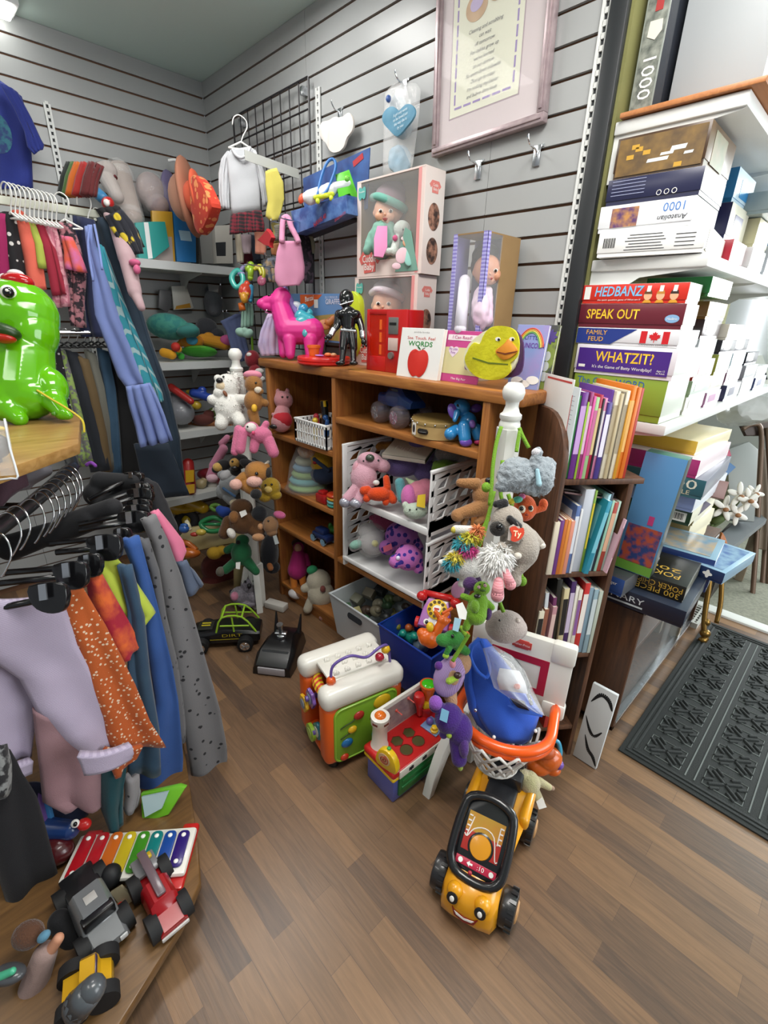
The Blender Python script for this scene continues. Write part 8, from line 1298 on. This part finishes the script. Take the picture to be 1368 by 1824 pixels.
# ================================================================ TOYS ON THE RACK BASE
GBT='toys on the wooden base of the round rack';Z0=.086
def fl(u,v,z=Z0):return at(u,v,z=z)
o_,e_=fl(130,1528,.12),fl(332,1512,.12);xa=(e_-o_);L_=xa.length;xa=V((xa.x,xa.y,0)).normalized();ya=UP.cross(xa);X=frame(o_,xa,ya)
xy=T('xylophone','toy xylophone with eight rainbow bars on a white body on the rack base','xylophone',o_,GBT);hw=.062
b=B(X);b.b2((-.01,-hw,-.018),(L_+.012,hw,0),.008);b.out('body',WPL,xy)
for x in(.015,L_-.012):b=B(X);b.box((x,0,-.028),(.045,hw*2+.05,.02),None,.008);b.out('red_foot',REDP,xy)
for i,c_ in enumerate(('b01420','b01a24','c8641c','c8b020','3f8a1e','147a78','1c4a9a','2c1a70')):
 x=L_*(.07+.125*i);h_=hw*(.98-.03*i);b=B(X@M.Translation((x,0,.001)));b.prism(rrect(L_*.108,h_*2,.012),.006,None,.001);o=b.out('bar',plas(c_),xy)
 for s_ in(-1,1):b=B(X);b.ell((x,s_*h_*.72,.008),(.006,.006,.003));b.out('pin',WT,o,180)
def vehicle(name,label,u0,v0,u1,v1,w,h,c_,parts,z=Z0):
 a,c=fl(u0,v0),fl(u1,v1);d=c-a;n=d.length;X=frame(a,V((-d.y,d.x,0)),V((d.x,d.y,0))*-1);X=frame(a,V((d.y,-d.x,0)),V((d.x,d.y,0)));r=T(name,label,'toy vehicle',(a+c)/2,GBT);r.location.z=Z0
 b=B(X);loft(b,[(0,w*.42,w*.40,.025,h*.55,.005),(n*.35,w*.5,w*.45,.02,h*.6,.006),(n*.42,w*.5,w*.42,.02,h,.01),(n*.72,w*.5,w*.42,.02,h,.01),(n*.8,w*.5,w*.45,.02,h*.65,.008),(n,w*.46,w*.42,.025,h*.5,.006)]);b.out('body',plas(c_),r)
 for x in(-w*.52,w*.52):
  for y in(n*.18,n*.82):b=B(X@frame((x,y,.030),(0,1,0),(0,0,1)));b.lathe([(.012,-.014),(.030,-.013),(.031,.013),(.012,.014)],None,20);b.out('wheel',mt('141416',.7),r)
 for nm,lo,hi,cc in parts:b=B(X);b.b2([lo[0]*w,lo[1]*n,lo[2]*h],[hi[0]*w,hi[1]*n,hi[2]*h],.004);b.out(nm,plas(cc),r)
vehicle('toy_truck','silver toy pickup truck with a black windscreen on the rack base',140,1575,205,1700,.085,.095,'6e7072',[('windscreen',(-.4,.70,.66),(.4,.80,.98),'101114'),('roof_label',(-.15,.52,1.0),(.15,.62,1.02),'b8b4b0'),('cargo_bed',(-.44,.02,.5),(.44,.36,.62),'1a1a1c'),('headlight',(-.4,1.0,.3),(-.2,1.02,.45),'c8c8c8')])
vehicle('toy_fire_engine','red toy fire engine with a grey ladder on the rack base',262,1560,315,1665,.07,.08,'9c1018',[('ladder',(-.15,-.05,1.0),(.15,.7,1.12),'6a5a60'),('grey_panel',(-.4,-.1,.6),(.4,.2,.75),'7a7a7c'),('yellow_light',(-.3,-.06,.76),(.1,.04,.86),'c8a81c'),('bumper',(-.46,1.0,.2),(.46,1.03,.34),'c8c4c0')])
vehicle('toy_cement_mixer','yellow toy cement mixer with a grey drum at the front of the rack base',120,1790,205,1745,.07,.085,'c8981a',[('windscreen',(-.35,.70,.62),(.35,.76,.95),'3a2c50'),('grille',(-.3,1.0,.2),(.3,1.02,.4),'8a6a10')])
blobs(dep(fl(150,1775,.16)),[('c',140,1790,165,1762,26,22)]).b.out('mixer_drum',plas('4c5054'),bpy.data.objects['toy_cement_mixer'],180)
for ds,nm,m_,bl,pr,z in(('cloth doll in a pale dress lying at the lower left of the rack base','cloth_doll',fab('a88e86',pat='soft',c2='8c7470',s=20),[('c',80,1700,45,1800,20,26),('c',30,1780,70,1830,24,26)],[('leg',SK2,[('c',85,1700,104,1672,10,9)]),('skirt',fab('7a1040'),[('c',85,1800,88,1840,10,12)]),('bow',fab('5a8aa4'),[(78,1668,12,8,-10,-40)]),('hair',fur('5a3a28'),[(50,1665,26,22,0)])],.14),('mint and grey toy at the left edge of the rack base','toy',plas('4a4c50'),[(15,1735,30,14)],[('mint_bar',plas('4ab48c'),[('c',0,1740,22,1730,7,6,-12,-12)])],.15),('blue and red toy with a round eye behind the xylophone','toy',plas('1f3a70'),[('c',85,1475,125,1478,18,16)],[('red_beak',REDP,[(150,1468,12,10,-6)]),('eye',WT,[(134,1467,7,7,-14)]),('pupil',EYE,[(134,1468,3.4,4,-20)])],.16),('maroon round toy behind the xylophone','toy',plas('4a1418'),[(100,1515,30,24)],[],.12),('black toy truck wheel pile between the silver truck and the fire engine','toy_truck',mt('131316',.6),[(198,1560,18,20),(232,1625,20,18),(215,1595,14,14)],[('beige_panel',plas('a89c80'),[('p',[(196,1590),(215,1578),(240,1602),(218,1618)],4,-18)]),('red_dot',REDP,[(216,1612,6,5,-22)])],.12),('black clothes heap on the rack base by the silver truck','cloth',fab('101014'),[('c',105,1640,140,1690,18,18),('c',110,1740,150,1700,16,20)],[],.12)):
 toy(nm,ds,'toy',dep(fl(bl[0][1]if bl[0][0]=='c' else bl[0][0],bl[0][2]if bl[0][0]=='c' else bl[0][1],z)),bl,pr,m_,GBT)
q=P(dep(fl(290,1435,.12)));q.poly([(250,1415),(318,1400),(330,1404),(300,1452),(272,1462),(252,1462)],12,0,3);o=q.b.out('toy_laptop',plas('78c430'),tg=('lime green toy laptop with a pale screen on the rack base','toy',GBT));q=P(dep(fl(290,1435,.12))-.012);q.poly([(252,1420),(300,1410),(288,1440),(258,1456)],4);q.b.out('screen',mt('b8d0d4',.2),o)
for i,(c_,u,ds)in enumerate((('b09a30',52,'yellow'),('6a4a8a',66,'violet'),('3a7ab0',78,'sky blue'))):q=P(dep(fl(60,1460,.2))+.01*i);q.poly([(u-12,1440),(u,1405),(u+24,1500),(u+12,1530)],8,0,1);q.b.out('picture_book',mt(c_,.4),tg=(ds+' picture book standing behind the black trousers on the rack base','book',GBT))
# ================================================================ THE AISLE
MM=mt('222625',.75,bump=.5,bs=300);mat=T('door_mat','dark grey rubber door mat with a squares and leaf pattern on the laminate floor','mat',(3.25,.62,0));mx0,mx1,my0,my1=2.735,3.78,.02,1.225
b=B();b.b2((mx0,my0,.0005),(mx1,my1,.007),.002);b.out('base',MM,mat)
b=B()
for k_ in(.018,.036):b.b2((mx0+k_,my0+k_,.006),(mx1-k_,my0+k_+.010,.0105),.002);b.b2((mx0+k_,my1-k_-.010,.006),(mx1-k_,my1-k_,.0105),.002);b.b2((mx0+k_,my0+k_+.011,.006),(mx0+k_+.010,my1-k_-.011,.0105),.002)
b.out('border',MM,mat)
GRV=mt('666c69',.8)
for i in range(5):
 for j in range(8):
  cx,cy=mx0+.125+.185*i,my0+.12+.14*j;w_,h_=.058,.050;b=B()
  b.tube([(cx-w_,cy-h_,.0075),(cx+w_,cy-h_,.0075),(cx+w_,cy+h_,.0075),(cx-w_,cy+h_,.0075)],.0022,5,True);b.out('square_outline',GRV,mat)
  b=B()
  for q in range(4):
   for s_ in(-1,0,1):
    sx_,sy_=((1,1),(1,-1),(-1,1),(-1,-1))[q];d_=V((sx_*w_,sy_*h_,0)).normalized();n_=V((-d_.y,d_.x,0));c_=V((cx,cy,.008))+d_*(.034 if s_==0 else .048)+n_*s_*.018;le=.026 if s_==0 else .014
    b.cap(c_-d_*le,c_+d_*le*.7,.0055,.0055)
  b.out('leaf_ridges',MM,mat)
 x=mx0+.125+.185*i+.0925;b=B();b.b2((x-.016,my0+.06,.006),(x-.012,my1-.06,.009));b.b2((x+.012,my0+.06,.006),(x+.016,my1-.06,.009));b.out('column_ridge',GRV,mat,0)
fg=T('floor_grille','white slotted metal grille on the floor past the glass cabinet','grille',(2.63,1.2,0));b=B();b.b2((2.50,1.10,0),(2.715,1.115,.03));b.b2((2.50,1.315,0),(2.715,1.33,.03));b.b2((2.705,1.115,0),(2.715,1.315,.03));b.b2((2.50,1.115,0),(2.51,1.315,.03))
for k_ in range(6):b.b2((2.52+.033*k_,1.115,.024),(2.53+.033*k_,1.315,.03))
for k_ in range(7):b.b2((2.51,1.13+.028*k_,.022),(2.705,1.137+.028*k_,.028))
b.out('grid',mt('b4b4ae',.5),fg,0);b=B();b.b2((2.51,1.116,.001),(2.704,1.314,.003));b.out('dark_floor',mt('26221e',.9),fg)
BR=mt('8a6a34',.3,.8);st=T('brass_stand','ornate brass stand leg between the cabinet and the door mat','stand',at(1258,1145,z=0));q=P(dep(at(1255,1140,z=0))-.02);q.tube([(1268,1000),(1262,1050),(1256,1090),(1254,1120),(1258,1140)],4.5,10);q.tube([(1286,1010),(1284,1070),(1276,1110)],4,10);q.e(1256,1128,9,8);q.e(1252,1140,8,6);q.e(1258,1108,7,7);q.b.out('leg',BR,st,180)
tbx=[at(u,v,z=.42)for u,v in((1215,1010),(1250,1018),(1366,925),(1340,905))];tt=T('low_table','low grey-topped table on the carpet at the end of the aisle','table',(tbx[1].x,tbx[1].y,0));b=B();b.prism([(p.x,p.y)for p in tbx],.03,M.Translation((0,0,.39)));b.out('top',mt('6c7074',.35),tt)
for p in(tbx[1],tbx[2],tbx[0]):b=B();b.b2((p.x-.05,p.y-.02,0),(p.x-.01,p.y+.02,.39));b.out('leg',mt('8a7c68',.5),tt)
b=B();c_=tbx[2].lerp(tbx[1],.4);b.b2((c_.x-.12,c_.y,0),(c_.x-.06,c_.y+.3,.38));b.out('side_panel',mt('2e2620',.6),tt)
dF=dep(at(1305,960,z=.42));r=T('flower_bunch','bunch of white artificial lilies lying on the low table','flowers',at(1305,960,z=.42));PET=mt('e2ded6',.6)
for i,(u,v,s_)in enumerate(((1290,905,22),(1318,882,22),(1335,890,20),(1312,915,20),(1345,878,16))):
 q=P(dF-.02*(i%3))
 for k_ in range(5):a=1.257*k_+i;q.e(u+s_*.55*cos(a),v+s_*.55*sin(a),s_*.55,s_*.24,-4*(k_%2),math.degrees(a),s_*.12)
 q.b.out('petals',PET,r,180);blobs(dF-.02*(i%3),[(u+3,v+3,5,4,-9)]).b.out('flower_centre',mt('9a6a44',.6),r,180)
q=P(dF+.02);q.tube([(1290,905),(1275,925),(1262,945)],3,6);q.tube([(1318,890),(1290,925),(1268,940)],2.5,6);q.e(1276,900,14,8,0,40);q.e(1280,925,16,7,0,-30);q.b.out('leaves',mt('4a5a2c',.7),r,180)
q=P(dep(at(1285,1015,z=.3)));q.poly(smoothpoly([(1285,948),(1296,965),(1298,1000),(1290,1025),(1282,1024),(1284,990)],3),14,0,3);q.b.out('wooden_ornament',mt('a8622c',.4),tg=('orange-brown curved wooden ornament beside the low table','ornament'))
CHB=mt('6a5444',.4,.3)
for i,(du,ds)in enumerate(((0,'front brown folding chair leaning at the right edge beyond the low table'),(16,'second brown folding chair behind the first at the right edge'))):
 r=T('folding_chair',ds,'folding chair',at(1340+du,1060,z=0),'folding chairs at the end of the aisle');d=dep(at(1345,1055,z=0))+.12*i;q=P(d);q.tube([(1322+du,765),(1340+du,756),(1356+du,770),(1352+du,880),(1345+du,1000),(1338+du,1085)],4,8);q.tube([(1366+du,762),(1374+du,900),(1368+du,1040)],4,8);q.b.out('frame',CHB,r,180);q=P(d+.02);q.poly([(1318+du,752),(1390+du,748),(1390+du,775),(1330+du,776)],8,0,2);q.b.out('back_rest',mt('4a3830',.5),r);q=P(d+.03);q.poly([(1330+du,800),(1390+du,800),(1390+du,985),(1340+du,975)],8,0,2);q.b.out('seat',mt('7c6a58',.5),r)
q=P(dep(at(1320,945,z=.42)));q.poly([(1296,800),(1335,786),(1352,800),(1345,930),(1300,925)],40,0,3);q.b.out('grey_box',mt('8e918f',.5),tg=('plain grey box standing behind the white lilies','box'))
for ds,nm,c_,pl_,d_ in(('blue box beside the jigsaw stack at the end of the aisle','box','1f5a8a',[(1245,850),(1290,815),(1312,832),(1272,870)],2.05),('crimson box on the blue box at the end of the aisle','box','a0204a',[(1268,806),(1300,800),(1304,812),(1270,820)],2.0),('bundle of brown paperback spines on the cabinet','box','7a5048',[(1250,850),(1300,858),(1290,890),(1240,878)],1.85),('purple game box with a pale edge behind the cabinet pile','box','3c2c4c',[(1222,915),(1255,890),(1268,898),(1232,930)],1.8)):q=P(d_);q.poly(pl_,16,0,2);q.b.out(nm,mt(c_,.4),tg=(ds,nm))
pc=T('poster','white poster with dark script on the far wall under the window','poster',(2.15,3.54,.9));q=P(dep(at(1345,660,y=3.5)));q.poly([(1326,636),(1380,630),(1380,690),(1318,692)],4);q.b.out('sheet',mt('efece4',.5),pc);q=P(dep(at(1345,660,y=3.5))-.012);q.tube([(1335,680),(1342,655),(1350,672),(1358,650),(1366,676)],1.4,6);q.b.out('script_print',BK,pc)
q=P(2.5);q.poly(smoothpoly([(1318,712),(1350,706),(1390,712),(1392,745),(1340,748),(1316,738)],3),60,0,8);q.b.out('clear_bag',mt('c8c8c4',.15,al=.5,bump=.8,bs=30),tg=('clear plastic bag lying on the folding chairs at the right edge','bag'))
